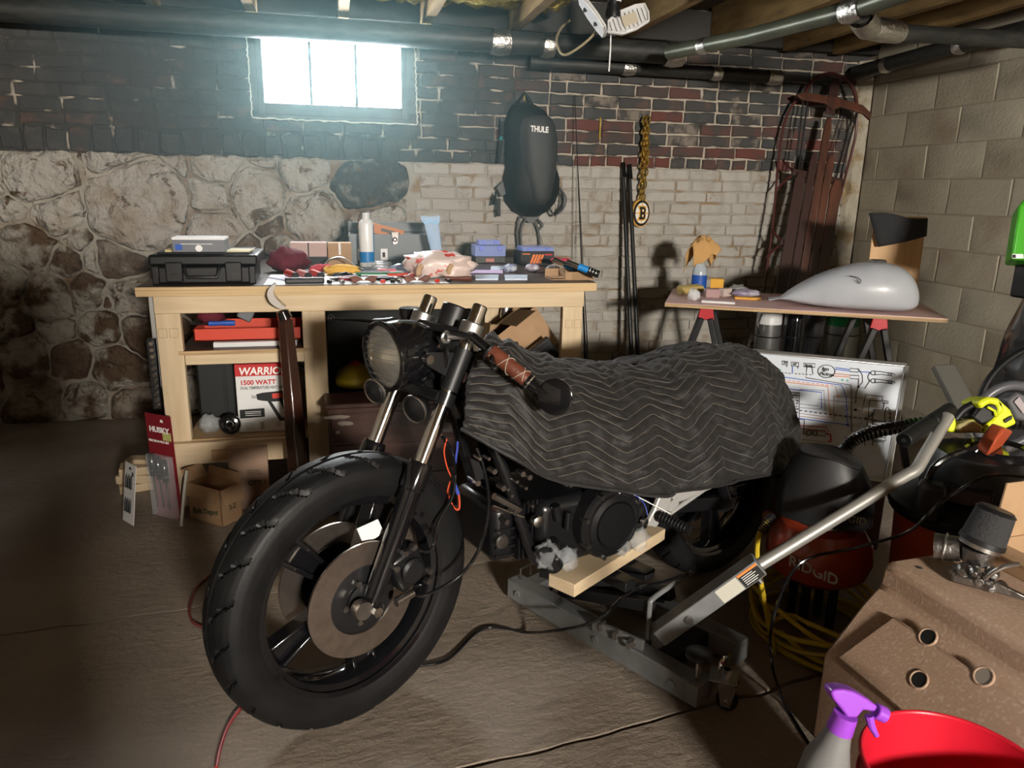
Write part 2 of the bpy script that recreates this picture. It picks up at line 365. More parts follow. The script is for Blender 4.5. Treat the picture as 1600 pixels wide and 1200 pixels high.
seeds = [(-60, 262, 60, 0), (55, 262, 58, 0), (190, 258, 50, 0), (128, 255, 18, 1), (275, 258, 30, 0), (335, 256, 42, 0), (415, 262, 24, 0), (475, 264, 42, 0), (535, 268, 20, 0),
         (18, 318, 30, 0), (88, 325, 42, 0), (128, 312, 12, 2), (218, 320, 74, 0), (325, 308, 40, 0), (400, 305, 46, 0), (330, 362, 45, 0), (425, 345, 26, 1), (495, 345, 50, 0), (562, 292, 46, 3), (575, 352, 40, 0),
         (-50, 350, 40, 1), (45, 388, 40, 1), (122, 372, 22, 1), (192, 402, 40, 2), (150, 405, 24, 0), (98, 415, 30, 1), (265, 388, 38, 0), (20, 438, 34, 1), (75, 462, 42, 1), (128, 455, 32, 1), (210, 458, 36, 0), (165, 468, 16, 2),
         (-40, 480, 40, 1), (20, 512, 30, 1), (85, 512, 28, 1), (160, 515, 32, 1), (215, 520, 30, 2), (40, 560, 40, 1), (110, 565, 36, 2), (180, 575, 38, 1), (-30, 590, 40, 1), (60, 620, 40, 2), (135, 630, 40, 1), (200, 640, 38, 2),
         (450, 395, 36, 1), (380, 400, 30, 2), (520, 400, 34, 1)]
S2 = [(PY(u, v, WY).x, PY(u, v, WY).z, r*4.35/FPX, k) for u, v, r, k in seeds]
rs = random.Random(3)
for gx in range(14):
    for gz in range(7):
        c = (LX+.1+gx*.2+rs.uniform(-.07, .07), .09+gz*.16+rs.uniform(-.05, .05))
        if c[0] < STX-.03 and all((c[0]-s[0])**2+(c[1]-s[1])**2 > (s[2]+.09)**2 for s in S2): S2.append((c[0], c[1], .1, rs.choice((1, 1, 2, 0))))
STOP = SPLIT + .005
def clip(poly, a, b, c):
    out = []
    for i in range(len(poly)):
        p, q = poly[i], poly[(i+1) % len(poly)]; fp = a*p[0]+b*p[1]-c; fq = a*q[0]+b*q[1]-c
        if fp <= 0: out.append(p)
        if fp*fq < 0: t = fp/(fp-fq); out.append((p[0]+(q[0]-p[0])*t, p[1]+(q[1]-p[1])*t))
    return out
for i, s in enumerate(S2):
    poly = [(LX, 0), (STX+.02, 0), (STX-.04+rs.random()*.05, STOP), (LX, STOP)]
    for j, t in enumerate(S2):
        if i == j: continue
        a, b_ = 2*(t[0]-s[0]), 2*(t[1]-s[1]); c = t[0]**2+t[1]**2-s[0]**2-s[1]**2 - t[2]**2 + s[2]**2
        ln = math.hypot(a, b_); poly = clip(poly, a, b_, c - ln*.007)
        if len(poly) < 3: break
    if len(poly) < 3: continue
    cx = sum(p[0] for p in poly)/len(poly); cz = sum(p[1] for p in poly)/len(poly)
    rad = max(math.hypot(p[0]-cx, p[1]-cz) for p in poly)
    if rad < .04: continue
    pts = []
    for k in range(len(poly)):
        p0, p1 = poly[k], poly[(k+1) % len(poly)]; m_ = 2 if math.dist(p0, p1) > .06 else 1
        pts += [(p0[0]+(p1[0]-p0[0])*i_/m_, p0[1]+(p1[1]-p0[1])*i_/m_) for i_ in range(m_)]
    for _ in range(3 if rad > .09 else 2):
        q = []
        for k in range(len(pts)):
            p0, p1 = pts[k], pts[(k+1) % len(pts)]; q += [(p0[0]*.75+p1[0]*.25, p0[1]*.75+p1[1]*.25), (p0[0]*.25+p1[0]*.75, p0[1]*.25+p1[1]*.75)]
        pts = q
    pts = [(p[0]+.016*NZ.noise(V((p[0]*11, p[1]*11, 1)))+.007*NZ.noise(V((p[0]*32, p[1]*32, 2))), p[1]+.016*NZ.noise(V((p[0]*11, p[1]*11, 5)))+.007*NZ.noise(V((p[0]*32, p[1]*32, 6)))) for p in pts]
    b = B(); rings = ((1, .03), (1, -.004), (.94, -.017), (.72, -.024), (.36, -.027)); n = len(pts); vs = []; dm = min(1.3, rad/.1)
    for kk, (sc, y) in enumerate(rings):
        for p in pts:
            x, zz = cx+(p[0]-cx)*sc, cz+(p[1]-cz)*sc
            w = (NZ.noise(V((x*9, zz*9, i)))*.02 + NZ.noise(V((x*25, zz*25, i)))*.008 + NZ.noise(V((x*5, zz*5, i)))*.012)*(kk > 0)*(.35 if kk == 1 else 1)
            vs.append((x, WY + (y*dm if kk else y) + w, zz))
    fs = [(r_*n+k, r_*n+(k+1) % n, (r_+1)*n+(k+1) % n, (r_+1)*n+k) for r_ in range(4) for k in range(n)] + [tuple(range(4*n, 5*n))]
    b.add(vs, fs).put('fieldstone', SM[s[3]], wall_back, ang=1.2)
# --- window over the bench
MT['win_paint'] = mat('window_paint', (.045, .05, .05), .55, col2=(.07, .075, .07), scale=9)
MT['pane_front'] = mat('daylit_glass', (.93, .98, 1), .2, emit=PANE_LIGHT)
MT['pane_rear'] = mat('daylit_glass_rear', (1, .93, .83), .2, emit=REAR_LIGHT)
MT['caulk'] = mat('caulk', (.62, .6, .52), .8, bump=.5, bscale=60)
def window(name, x0, x1, z0, z1, y, s, npane, pm, label):
    """s=+1: room side is -y"""
    f = B(); fw = .035
    for a, b_ in (((x0, z0), (x0+fw, z1)), ((x1-fw, z0), (x1, z1)), ((x0+fw, z0), (x1-fw, z0+.06)), ((x0+fw, z1-.04), (x1-fw, z1))):
        f.mm((a[0], y-.012*s, a[1]), (b_[0], y+.09*s, b_[1]))
    w = struct(f.put(name, MT['win_paint'], bevel=.003), label)
    gx0, gx1, gz0, gz1 = x0+fw, x1-fw, z0+.06, z1-.04; st = (gx1-gx0)/npane
    for k in range(npane):
        B().mm((gx0+k*st, y+.045*s, gz0), (gx0+(k+1)*st, y+.05*s, gz1)).put('pane', pm, w, smooth=False)
        if k: B().mm((gx0+k*st-.008, y+.02*s, gz0), (gx0+k*st+.008, y+.06*s, gz1)).put('mullion', MT['win_paint'], w)
    return w
win1 = window('window_1', wx0, wx1, wz0, wz1, WY, 1, 3, MT['pane_front'], 'three-pane basement window glaring with daylight above the workbench')
pts = []
for (u0, v0), (u1, v1) in (((384, 45), (394, 184)), ((394, 184), (652, 195)), ((652, 195), (648, 62))):
    for k in range(30): pts.append(PY(u0+(u1-u0)*k/30, v0+(v1-v0)*k/30, WY-.012) + V((rnd.uniform(-.003, .003), 0, rnd.uniform(-.003, .003))))
B().tube(pts, [.0035+.004*abs(NZ.noise(V((k*.5, 0, 0)))) for k in range(len(pts))], 6).put('caulk_bead', MT['caulk'], win1)
# plaster reveal painted dark between frame and caulk line
rv = B()
for a, b_ in (((384, 45), (406, 192)), ((632, 60), (652, 195)), ((392, 172), (652, 194))):
    p, q = PY(a[0], a[1], WY-.01), PY(b_[0], b_[1], WY-.01); rv.mm((p.x, WY-.011, min(p.z, q.z)), (q.x, WY+.01, max(p.z, q.z)))
rv.put('painted_surround', MT['win_paint'], win1)
# cobwebs and cables over the window head
for k, (pa, pb, sag) in enumerate((((180, 34), (600, 47), .01), ((380, 38), (980, 78), .015), ((395, 46), (600, 57), .03), ((300, 38), (640, 50), .006))):
    a, b_ = PY(*pa, WY-.05-.01*k), PY(*pb, WY-.05-.01*k)
    tag(B().tube([a.lerp(b_, t/14) + V((0, 0, -sag*math.sin(PI*t/14)+NZ.noise(V((t*.8, k, 0)))*.006)) for t in range(15)], .004, 5).put('cable', MT['caulk']),
        ['thin pale cable strung along the wall left of the window', 'longest pale cable stapled above the window', 'drooping pale cable right above the window glass', 'cobwebbed cable running over the window head'][k], 'cable', 'cables along the top of the wall')
j = B(); c = PY(592, 57, WY-.0895); j.box(c, (.075, .03, .035)); tag(j.put('junction_block', mat('cream', (.6, .57, .35), .5), bevel=.004), 'small cream cable junction over the window corner', 'junction box')
# --- right wall of concrete blocks
MT['mortar_blk'] = mat('block_mortar', (.3, .26, .2), .9, bump=.5, bscale=40, world=True)
wall_right = struct(B().mm((WX, RY-.2, -.03), (WX+.25, WY+.2, TOPZ)).put('wall_right', MT['mortar_blk'], smooth=False), 'cream painted concrete block wall')
BK = [mat('block_cream', (.44, .4, .315), .8, col2=(.37, .33, .25), scale=4, soft=.2, bump=.3, bscale=60, world=True), mat('block_cream_dirty', (.41, .365, .28), .8, col2=(.3, .25, .18), scale=5, mid=.55, bump=.3, bscale=60, world=True)]
zb = PX(1366, 281, WX).z; BH = .1905; y0 = PX(1447, 255, WX).y; BL = .405
k0 = -8
for k in range(k0, 6):
    zc = zb + BH*(k+.5)
    if zc > 2.1 or zc < .05: continue
    yy = y0 + (BL/2 if k % 2 else 0) + 3*BL
    while yy > .6:
        a, b_ = max(yy-BL, .6), min(yy, WY-.075); yy -= BL
        if b_-a < .05: continue
        place(brick_mesh(b_-a-.007, BH-.007, .004, rnd.randrange(3), .0015, 'block'), 'concrete_block', BK[rnd.random() < .3], wall_right, (WX, (a+b_)/2, zc), -PI/2)
# rough mortar fillet in the corner
MT['fillet'] = mat('corner_mortar', (.42, .38, .3), .9, col2=(.3, .22, .12), scale=9, mid=.6, soft=.06, bump=1, bscale=25, world=True, bdist=.02)
B().grid(lambda s, t: V((WX-.085*(1-s)-.012*s, WY-.012-.068*s, 2.1*t)) + V((-.7, -.7, 0))*(math.sin(PI*s)*.012 + NZ.noise(V((s*3, t*18, 1)))*.018), 6, 60).put('mortar_fillet', MT['fillet'], wall_right, ang=1.5)
# --- left and rear walls (behind the photographer)
wl = struct(B().mm((LX-.2, RY-.2, -.03), (LX, WY+.2, TOPZ)).put('wall_left', MT['mortar_stone'], smooth=False), 'stone basement side wall')
W2X0, W2X1, W2Z0, W2Z1 = .75, 1.45, 1.68, 2.1
wr = B(); wr.mm((LX, RY-.25, -.03), (W2X0, RY, TOPZ)); wr.mm((W2X1, RY-.25, -.03), (WX, RY, TOPZ)); wr.mm((W2X0, RY-.25, -.03), (W2X1, RY, W2Z0)); wr.mm((W2X0, RY-.25, W2Z1), (W2X1, RY, TOPZ))
struct(wr.put('wall_rear', MT['mortar_blk'], smooth=False), 'block wall behind the photographer')
window('window_2', W2X0, W2X1, W2Z0, W2Z1, RY, -1, 2, MT['pane_rear'], 'daylit window in the wall behind the photographer')
struct(B().mm((-.95, -.66, 0), (.10, -.36, 1.47)).put('shade_block', MT['mortar_blk'], bevel=.02), 'unseen block added behind the camera to cast shade')  # added out of view to throw a shadow over the lower left
# --- ceiling: boards, joists, sill
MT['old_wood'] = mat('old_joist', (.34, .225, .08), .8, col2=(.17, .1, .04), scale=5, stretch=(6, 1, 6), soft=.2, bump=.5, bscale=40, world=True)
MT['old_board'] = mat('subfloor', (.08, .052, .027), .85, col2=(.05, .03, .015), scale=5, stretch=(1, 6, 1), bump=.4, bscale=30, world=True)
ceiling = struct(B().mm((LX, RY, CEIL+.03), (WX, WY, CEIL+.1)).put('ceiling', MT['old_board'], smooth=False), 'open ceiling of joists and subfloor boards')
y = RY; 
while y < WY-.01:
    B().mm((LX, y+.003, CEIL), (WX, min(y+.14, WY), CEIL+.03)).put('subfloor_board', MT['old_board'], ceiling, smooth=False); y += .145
for xj in (-1.7, -1.25, -.8, -.35, .1, .52, 1.0, 1.62, 2.2, 2.68, 3.02):
    b = B(); w = .05; n = 20
    for k in range(n+1):
        yy = RY + (WY-.09-RY)*k/n; e = NZ.noise(V((xj*5, yy*2.2, 0)))*.008; zz = JB + NZ.noise(V((xj*3, yy*3, 4)))*.008
        b.v += [V((xj-w/2+e, yy, zz)), V((xj+w/2+e, yy, zz)), V((xj+w/2+e, yy, CEIL)), V((xj-w/2+e, yy, CEIL))]
    b.f = [(4*k+i_, 4*k+(i_+1) % 4, 4*k+4+(i_+1) % 4, 4*k+4+i_) for k in range(n) for i_ in range(4)] + [(0, 3, 2, 1), (4*n, 4*n+1, 4*n+2, 4*n+3)]
    b.put('joist', MT['old_wood'], ceiling, smooth=False)
MT['insul'] = mat('mineral_wool', (.62, .5, .12), .95, col2=(.3, .2, .04), scale=14, bump=1, bscale=50, world=True, bdist=.03)
for xa, xb in ((.125, .495), (.55, .975), (1.03, 1.2)):
    B().grid(lambda s, t: V((xa+(xb-xa)*s, 3.55+.6*t, 2.2 + NZ.noise(V((s*5+xa*9, t*7, 0)))*.035 - .03*math.sin(PI*s)*math.sin(PI*t))), 16, 20).put('insulation_batt', MT['insul'], ceiling, ang=3)
B().mm((LX, WY-.085, 2.13), (WX, WY, 2.3)).put('sill_beam', mat('sill_dark', (.035, .033, .03), .8, bump=.4, bscale=30, world=True), ceiling, bevel=.006)
# ================================================================ pipes under the ceiling
MT['duct'] = mat('black_pipe', (.02, .021, .02), .5, col2=(.04, .04, .036), scale=12, stretch=(1, 4, 4))
MT['galv'] = mat('green_grey_pipe', (.13, .14, .1), .38, .3, col2=(.09, .1, .075), scale=8)
def pipe(name, pts, r, m, bands, label):
    t = thing(name, label, 'pipe', V(pts[0]), 'pipes under the ceiling'); B().tube(pts, r, 16).put('tube', m, t)
    for p, q, rr in bands:
        B().tube([V(p), V(p).lerp(V(q), .5)+V((0, 0, -.003)), V(q)], [rr, rr*1.06, rr*.97], 14, caps=False).put('foil_tape', MT['foil'], t)
    return t
def seg(pts, i, a, b): p, q = V(pts[i]), V(pts[i+1]); l = (q-p).length; return (p.lerp(q, a), p.lerp(q, a+b/l))
pA = [(LX, 4.22, 2.052), (1.2, 4.22, 2.048), (1.93, 4.2, 2.04)]
pipe('drain_pipe', pA, .059, MT['duct'], [(*seg(pA, 0, .905, .1), .065), (*seg(pA, 0, .985, .06), .064), (*seg(pA, 1, .9, .1), .067)], 'thick black pipe running along the brick wall above the window')
pB = [(1.1, 4.31, 1.97), (2.1, 4.31, 1.97), (2.62, 4.31, 1.966)]
pipe('drain_pipe', pB, .036, MT['duct'], [(*seg(pB, 0, .55, .07), .0385), (*seg(pB, 1, .2, .06), .0385), (*seg(pB, 1, .9, .09), .042)], 'thinner black pipe below the thick one, ending near the sled')
pC = [PZ(1046, 82, 1.985), PZ(1170, 57, 1.985), PZ(1345, 12, 1.985), PZ(1475, -35, 1.985)]; pC.append(pC[3]+(pC[3]-pC[2]).normalized()*3.5)
hpt = pipe('heating_pipe', pC, .036, MT['galv'], [(*seg(pC, 0, .42, .05), .038), (*seg(pC, 1, .88, .09), .046)], 'green grey metal pipe crossing the joists with a foil taped branch')
pD = [pC[2]+V((.02, .02, -.02)), pC[2]+V((.12, .1, -.045)), pC[2]+V((.3, .14, -.045)), pC[2]+V((1.16, .2, -.02))]
B().tube(smooth_path(pD, 5), .034, 16).put('branch_tube', MT['duct'], hpt)
for p, q, rr in ((pD[0], pD[1], .05), (pD[1], pD[2], .044)): B().tube([V(p), V(p).lerp(V(q), .5), V(q)], [rr, rr*1.06, rr*.97], 14, caps=False).put('foil_tape', MT['foil'], hpt)
pE = [(3.18, 4.32, 2.02), (3.18, 3.6, 2.045), (3.18, 2.2, 2.06)]
pipe('wall_pipe', pE, .042, MT['duct'], [(*seg(pE, 0, .35, .045), .0445), (*seg(pE, 1, .05, .05), .0445), (*seg(pE, 1, .45, .05), .0445)], 'black pipe running along the block wall')
# ceiling lamp: adjustable LED lamp with folding wings, unlit
lc = PY(958, 22, 3.55)
t = thing('ceiling_lamp', 'white folding wing LED lamp screwed into a ceiling socket', 'lamp', lc)
B().lathe(lc+V((.005, 0, .05)), (0, 0, 1), [(.03, 0), (.033, .02), (.028, .05), (.026, .13)], 18).put('socket', MT['white_plastic'], t)
h = B().lathe(lc+V((.0, 0, -.02)), (0, 0, 1), [(.02, 0), (.035, .005), (.036, .03), (.03, .045), (.03, .075)], 18); h.put('hub', MT['black_plastic'], t)
def wing(c, x, y, label=None):
    c, x, y = V(c), V(x).normalized(), V(y).normalized(); z = y.cross(x)
    ol = [(-.105, -.02), (-.085, .035), (-.02, .06), (.06, .062), (.1, .05), (.1, 0), (.085, -.045), (.02, -.06), (-.05, -.058)]
    w = B().prism([c+x*a+y*b for a, b in ol], z*.008).put('wing', MT['white_plastic'], t, bevel=.002)
    fr = B().tube([c+x*a*.99+y*b*.99+z*-.006 for a, b in ol], .0055, 6, closed=True).put('rim', MT['white_plastic'], w)
    for k in range(9):
        a = -.085+.02*k; l = .044*math.sqrt(max(.05, 1-((a-.005)/.11)**2)); B().bar(c+x*a+y*(-l)-z*.006, c+x*(a+.006)+y*l-z*.006, .004, .009, z).put('cooling_fin', MT['white_plastic'], w)
    B().prism([c+x*a+y*b-z*.004 for a, b in ((-.03, -.028), (.04, -.03), (.045, .022), (-.025, .026))], z*-.009).put('led_plate', mat('led', (.62, .55, .42), .5), w)
    for k in (-.04, .04): B().box(c+x*k+z*.012, (.012, .012, .016)).put('hinge', MT['black_plastic'], w)
wing(lc+V((.055, -.05, -.035)), CR*.9+CU*.35, CU*.75-CR*.25+CF*.25)
wing(lc+V((-.105, -.01, -.015)), CR*.55-CU*.75, CF*.95+CU*.1)
B().tube([lc+V((-.015, -.02, -.05)), lc+V((-.012, -.02, -.16)), lc+V((-.014, -.02, -.25))], .0035, 6).put('pull_cord', MT['paper'], t)
B().tube(smooth_path([PY(938, 38, 3.6), PY(920, 62, 3.62), PY(883, 86, 3.65), PY(870, 66, 3.75), PY(876, 45, 3.85), PY(890, 32, 3.9)], 6), .006, 7).put('power_cable', mat('cable_tan', (.3, .25, .15), .5), t)
# ================================================================ workbench
bench = thing('workbench', 'pine framed workbench with dark top along the brick wall', 'workbench', (.18, 3.7, 0))
B().mm((-.725, 3.03, .888), (1.09, 4.33, .906)).put('worktop', MT['bench_top'], bench, bevel=.002)
B().mm((-.72, 3.032, .868), (1.085, 4.32, .888)).put('worktop_underlay', MT['ply'], bench, bevel=.001)
B().mm((-.725, 3.022, .87), (1.09, 3.031, .904)).put('plywood_edge', mat('ply_edge', (.6, .42, .22), .6, col2=(.2, .12, .06), scale=3, stretch=(.4, 1, 60), mid=.62, soft=.04), bench)
B().mm((-.672, 3.045, .80), (1.045, 3.085, .868)).put('apron', MT['pine'], bench, bevel=.003)
B().mm((-.65, 4.2, .78), (1.04, 4.24, .868)).put('rear_apron', MT['pine'], bench, bevel=.003)
for x0, x1 in ((-.672, -.582), (-.132, -.042), (.952, 1.042)):
    B().mm((x0, 3.05, 0 if x0 < .9 else 0), (x1, 3.088, .80)).put('leg', MT['pine_v'], bench, bevel=.003)
    B().mm((x0, 4.2, 0), (x1, 4.24, .80)).put('leg', MT['pine_v'], bench, bevel=.003)
for x in (-.63, 1.0): B().mm((x-.02, 3.09, .78), (x+.02, 4.2, .868)).put('side_rail', MT['pine'], bench, bevel=.003)
B().mm((-.58, 3.052, .595), (-.13, 3.09, .635)).put('shelf_rail', MT['pine'], bench, bevel=.003)
B().mm((-.60, 3.05, .637), (-.1, 4.2, .652)).put('shelf_board', MT['bench_top'], bench, bevel=.001)
B().mm((-.60, 3.043, .637), (-.12, 3.051, .652)).put('plywood_edge', MT['ply'], bench)
B().mm((-.672, 3.02, .195), (-.19, 3.05, .285)).put('shelf_rail', MT['pine'], bench, bevel=.003)
B().mm((-.60, 3.05, .272), (-.1, 4.2, .29)).put('shelf_board', MT['ply'], bench, bevel=.001)
B().mm((-.12, 3.2, .29), (-.1, 4.15, .8)).put('divider_panel', mat('dark_panel', (.02, .022, .02), .7), bench)
B().mm((.70, 3.5, .3), (.735, 3.54, .8)).put('inner_post', MT['pine_v'], bench); B().mm((.72, 3.52, .12), (.92, 3.54, .8)).put('inner_panel', MT['pine_v'], bench)
B().mm((.92, 3.58, .1), (.948, 3.62, .8)).put('inner_post', MT['alu'], bench)
B().mm((-.05, 3.95, .1), (.95, 3.97, .8)).put('shade_panel', mat('shade_dark', (.012, .014, .013), .7), bench)  # near-black sheet added to stand for the shade under the right half
for x in (-.665, -.625, .965, 1.005):   # grade stamps inked on the studs
    p = V((x, 3.049, .742)); B().tube([p, p+V((.03, 0, 0)), p+V((.03, 0, -.035)), p+V((0, 0, -.035))], .0008, 4, closed=True).put('grade_stamp', MT['ink_black'] if False else mat('stamp', (.3, .19, .09), .7), bench)
# rails hung on the left side of the bench
s1 = B().mm((-.70, 3.10, .5), (-.683, 3.14, .865)); tag(s1.put('steel_ruler', MT['alu'], bevel=.001), 'flat grey metal strip hung on the left side of the workbench', 'metal strip')
t = thing('socket_rail', 'black rail of chrome sockets hung beside the left bench leg', 'socket rail', (-.69, 3.08, .3))
B().mm((-.715, 3.06, .42), (-.684, 3.09, .70)).put('rail', MT['black_plastic'], t, bevel=.002)
for k in range(11): B().cyl((-.695, 3.062, .685-.025*k), (-.695, 3.045, .685-.025*k), .008, n=10).put('socket', MT['chrome'], t)
# ---------------------------------------------------------------- things on the worktop
TZ = .9065
def crumple(c, r, seed, amp=.25, n=18, fr=2.2, flat=None, R=None):
    b = B(); b.ball(c, r, n, R); c = V(c); rr = V(r) if hasattr(r, '__len__') else V((r, r, r))
    for i, p in enumerate(b.v):
        d = p-c; q = V((d.x/rr.x, d.y/rr.y, d.z/rr.z)); w = 1 + amp*NZ.noise(q*fr + V((seed, seed*2, 0))) + amp*.5*NZ.noise(q*fr*2.7 + V((0, seed, 4)))
        p2 = c + d*w
        if flat is not None: p2.z = max(p2.z, flat+.0005)
        b.v[i] = p2
    return b
# sheet of white paper under the small parts
ps = B().mm((-.27, 3.045, TZ), (.46, 3.42, TZ+.0008)); tag(ps.put('paper_sheet', MT['paper']), 'large white paper sheet spread under tools on the workbench', 'paper')
TP = TZ + .001
# black case
t = thing('tool_case', 'black hard plastic tool case with two latches on the workbench end', 'tool case', (-.48, 3.25, TZ))
cx0, cx1, cy0, cy1 = -.685, -.29, 3.09, 3.42
B().mm((cx0+.02, cy0+.008, TZ), (cx1-.02, cy1, TZ+.068)).put('body', MT['black_plastic'], t, bevel=.008)
ld_ = B().mm((cx0, cy0, TZ+.07), (cx1, cy1, TZ+.112)).put('lid', MT['black_plastic'], t, bevel=.009)
B().mm((cx0+.03, cy0+.02, TZ+.112), (cx1-.03, cy1-.03, TZ+.12)).put('lid_panel', MT['black_plastic'], ld_, bevel=.003)
for x in (-.625, -.41):
    l = B().mm((x, cy0-.012, TZ+.01), (x+.06, cy0+.01, TZ+.085)).put('latch', MT['black_satin'], t, bevel=.004)
    for zz in (.026, .038): B().mm((x+.018, cy0-.0145, TZ+zz), (x+.046, cy0-.01, TZ+zz+.004)).put('latch_bar', MT['chrome'], l)
for x in (cx0+.01, cx1-.035): B().mm((x, cy0-.008, TZ+.0), (x+.025, cy0+.012, TZ+.07)).put('corner_rib', MT['black_plastic'], t, bevel=.004)
hd = B().tube([(-.555, cy0, TZ+.07), (-.555, cy0-.02, TZ+.062), (-.545, cy0-.026, TZ+.03), (-.44, cy0-.026, TZ+.03), (-.43, cy0-.02, TZ+.062), (-.43, cy0, TZ+.07)], .007, 8).put('handle', MT['black_satin'], t)
t = thing('card_box', 'flat grey cardboard box lying on the black tool case', 'box', (-.5, 3.25, TZ+.121))
p0, p1 = V((-.60, 3.12, TZ+.1205)), V((-.41, 3.24, TZ+.175)); B().mm(p0, p1).put('carton', mat('grey_print', (.12, .13, .15), .4, col2=(.17, .18, .2), scale=4), t, bevel=.001)
B().mm((p0.x, p0.y-.0006, p1.z-.008), (p1.x+.0006, p1.y, p1.z+.0006)).put('pale_lid', MT['paper'], t); B().cyl((-.505, 3.1195, TZ+.1345), (-.505, 3.1185, TZ+.1345), .013, n=20).put('thumb_cut', MT['paper'], t)
B().mm((-.59, 3.1188, TZ+.128), (-.565, 3.1195, TZ+.15)).put('printed_mark', MT['blue'], t)
B().mm((-.57, 3.1188, TZ+.150), (-.455, 3.1195, TZ+.152)).put('printed_line', MT['ink_white'], t)
tag(B().prism([(-.63, 3.13, TZ+.1205), (-.605, 3.12, TZ+.1205), (-.605, 3.2, TZ+.1205), (-.63, 3.21, TZ+.1205)], (0, 0, .008)).put('note_pad', mat('pad_yellow', (.7, .6, .3), .7)), 'pale yellow note pad behind the grey box on the tool case', 'note pad')
tag(B().prism([(-.405, 3.13, TZ+.1205), (-.32, 3.12, TZ+.1205), (-.31, 3.22, TZ+.1205), (-.40, 3.24, TZ+.1205)], (0, 0, .006)).put('manual', mat('manual', (.75, .68, .45), .6)), 'white and yellow booklet lying open on the tool case lid', 'booklet')
# cloth bag
tag(crumple((-.2, 3.54, TZ+.05), (.085, .065, .055), 3, .4, 22, flat=TZ).put('cloth_bag', MT['maroon'], ang=2), 'crumpled maroon cloth bag beside the tool case', 'bag')
b = thing('paper_box', 'pale pink box standing behind the maroon bag', 'box', (-.1, 3.75, TZ)); B().mm((-.2, 3.72, TZ), (-.03, 3.82, TZ+.115)).put('carton', mat('pinkcard', (.5, .36, .33), .7), b, bevel=.001); B().mm((-.118, 3.7195, TZ+.03), (-.112, 3.7195+.001, TZ+.115)).put('flap_seam', MT['ink_black'], b); B().mm((-.2, 3.7185, TZ), (-.03, 3.7195, TZ+.05)).put('dark_band', MT['ink_black'], b)
b = thing('carton', 'small tan cardboard carton near the stone wall on the workbench', 'box', (.05, 3.75, TZ)); B().mm((-.025, 3.7, TZ), (.085, 3.8, TZ+.115)).put('carton_body', MT['card'], b, bevel=.001); B().mm((.025, 3.699, TZ+.06), (.035, 3.7, TZ+.115)).put('tape', MT['paper'], b)
tag(crumple((.035, 3.385, TP+.022), (.075, .04, .022), 9, .5, 22, flat=TP).put('work_glove', mat('glove_yellow', (.72, .42, .08), .9, bump=.4, bscale=60), ang=2), 'yellow crumpled work cloth among the bench clutter', 'cloth')
tag(crumple((-.05, 3.475, TP+.02), (.055, .02, .016), 12, .4, 16, flat=TP).put('red_cloth', mat('pinkred', (.5, .06, .08), .9), ang=2), 'red rag tucked behind the yellow cloth', 'rag')
# blister pack of screwdriver bits
t = thing('blister_pack', 'clear pack of red handled drivers at the paper edge', 'tool pack', (-.17, 3.2, TZ))
B().prism([(-.27, 3.28, TP), (-.13, 3.30, TP), (-.05, 3.14, TP), (-.16, 3.11, TP)], (0, 0, .004)).put('backing_card', mat('lilac', (.6, .6, .75), .5), t)
for k in range(3):
    a = V((-.19+.05*k, 3.26, TP+.022)); q = a+V((.035, -.1, 0)); B().cyl(a, q, .016, .013, 12).put('driver_handle', [MT['red_plastic'], mat('pinkplastic', (.75, .3, .3), .3), MT['red_plastic']][k], t); B().cyl(q, q+V((.004, -.012, 0)), .014, n=12).put('end_cap', MT['black_plastic'], t)
tag(B().box((-.115, 3.075, TP+.012), (.15, .035, .022), M.Rotation(.06, 3, 'Z')).put('flashlight_block', MT['black_plastic'], bevel=.005), 'black bar shaped tool at the front bench edge', 'tool')
tag(crumple((.035, 3.235, TP+.014), (.04, .016, .013), 21, .5, 14, flat=TP).put('black_strap', MT['black_satin']), 'black strap bundle in front of the yellow cloth', 'strap')
# hand tools, each a small thing with handles
def pliers(c, rot, hm, size, label):
    c = V(c); t = thing('pliers', label, 'pliers', c, 'hand tools on the white paper'); R = M.Rotation(rot, 3, 'Z')
    for sgn in (-1, 1):
        B().tube([c+R @ V((x*size, sgn*y*size, .009)) for x, y in ((-.02, 0), (.1, .2), (.45, .3), (.8, .24))], [.006, .006, .009, .007], 8).put('handle', hm, t)
        B().tube([c+R @ V((x*size, sgn*y*size, .009)) for x, y in ((-.02, 0), (-.15, -.1), (-.38, -.03))], [.007, .008, .003], 8).put('jaw', MT['steel'], t)
    B().cyl(c+V((0, 0, .002)), c+V((0, 0, .018)), .009, n=12).put('pivot', MT['steel'], t)
pliers((.02, 3.155, TP), .1, mat('darkred_grip', (.2, .02, .02), .4), .1, 'dark red handled pliers lying on the paper')
pliers((.24, 3.145, TP), 2.95, MT['black_plastic'], .09, 'black handled pliers lying on the paper')
pliers((.40, 3.455, TP), .1, MT['black_plastic'], .06, 'small black cutters behind the grocery bag')
def wingpiece(c, sgn, t):
    B().prism([V(c)+V((sgn*a, 0, b)) for a, b in ((0, .012), (.03, .03), (.055, .026), (.048, .006), (.036, .0), (.02, .008))], (0, .03, 0)).put('leather_lobe', MT['brown_leather'], t, bevel=.003)
t = thing('leather_strap', 'brown leather bow shaped strap at the bench edge', 'strap', (.33, 3.08, TP)); wingpiece((.33, 3.07, TP), 1, t); wingpiece((.33, 3.07, TP), -1, t); B().box((.33, 3.085, TP+.014), (.02, .02, .012)).put('buckle', MT['steel'], t, bevel=.002)
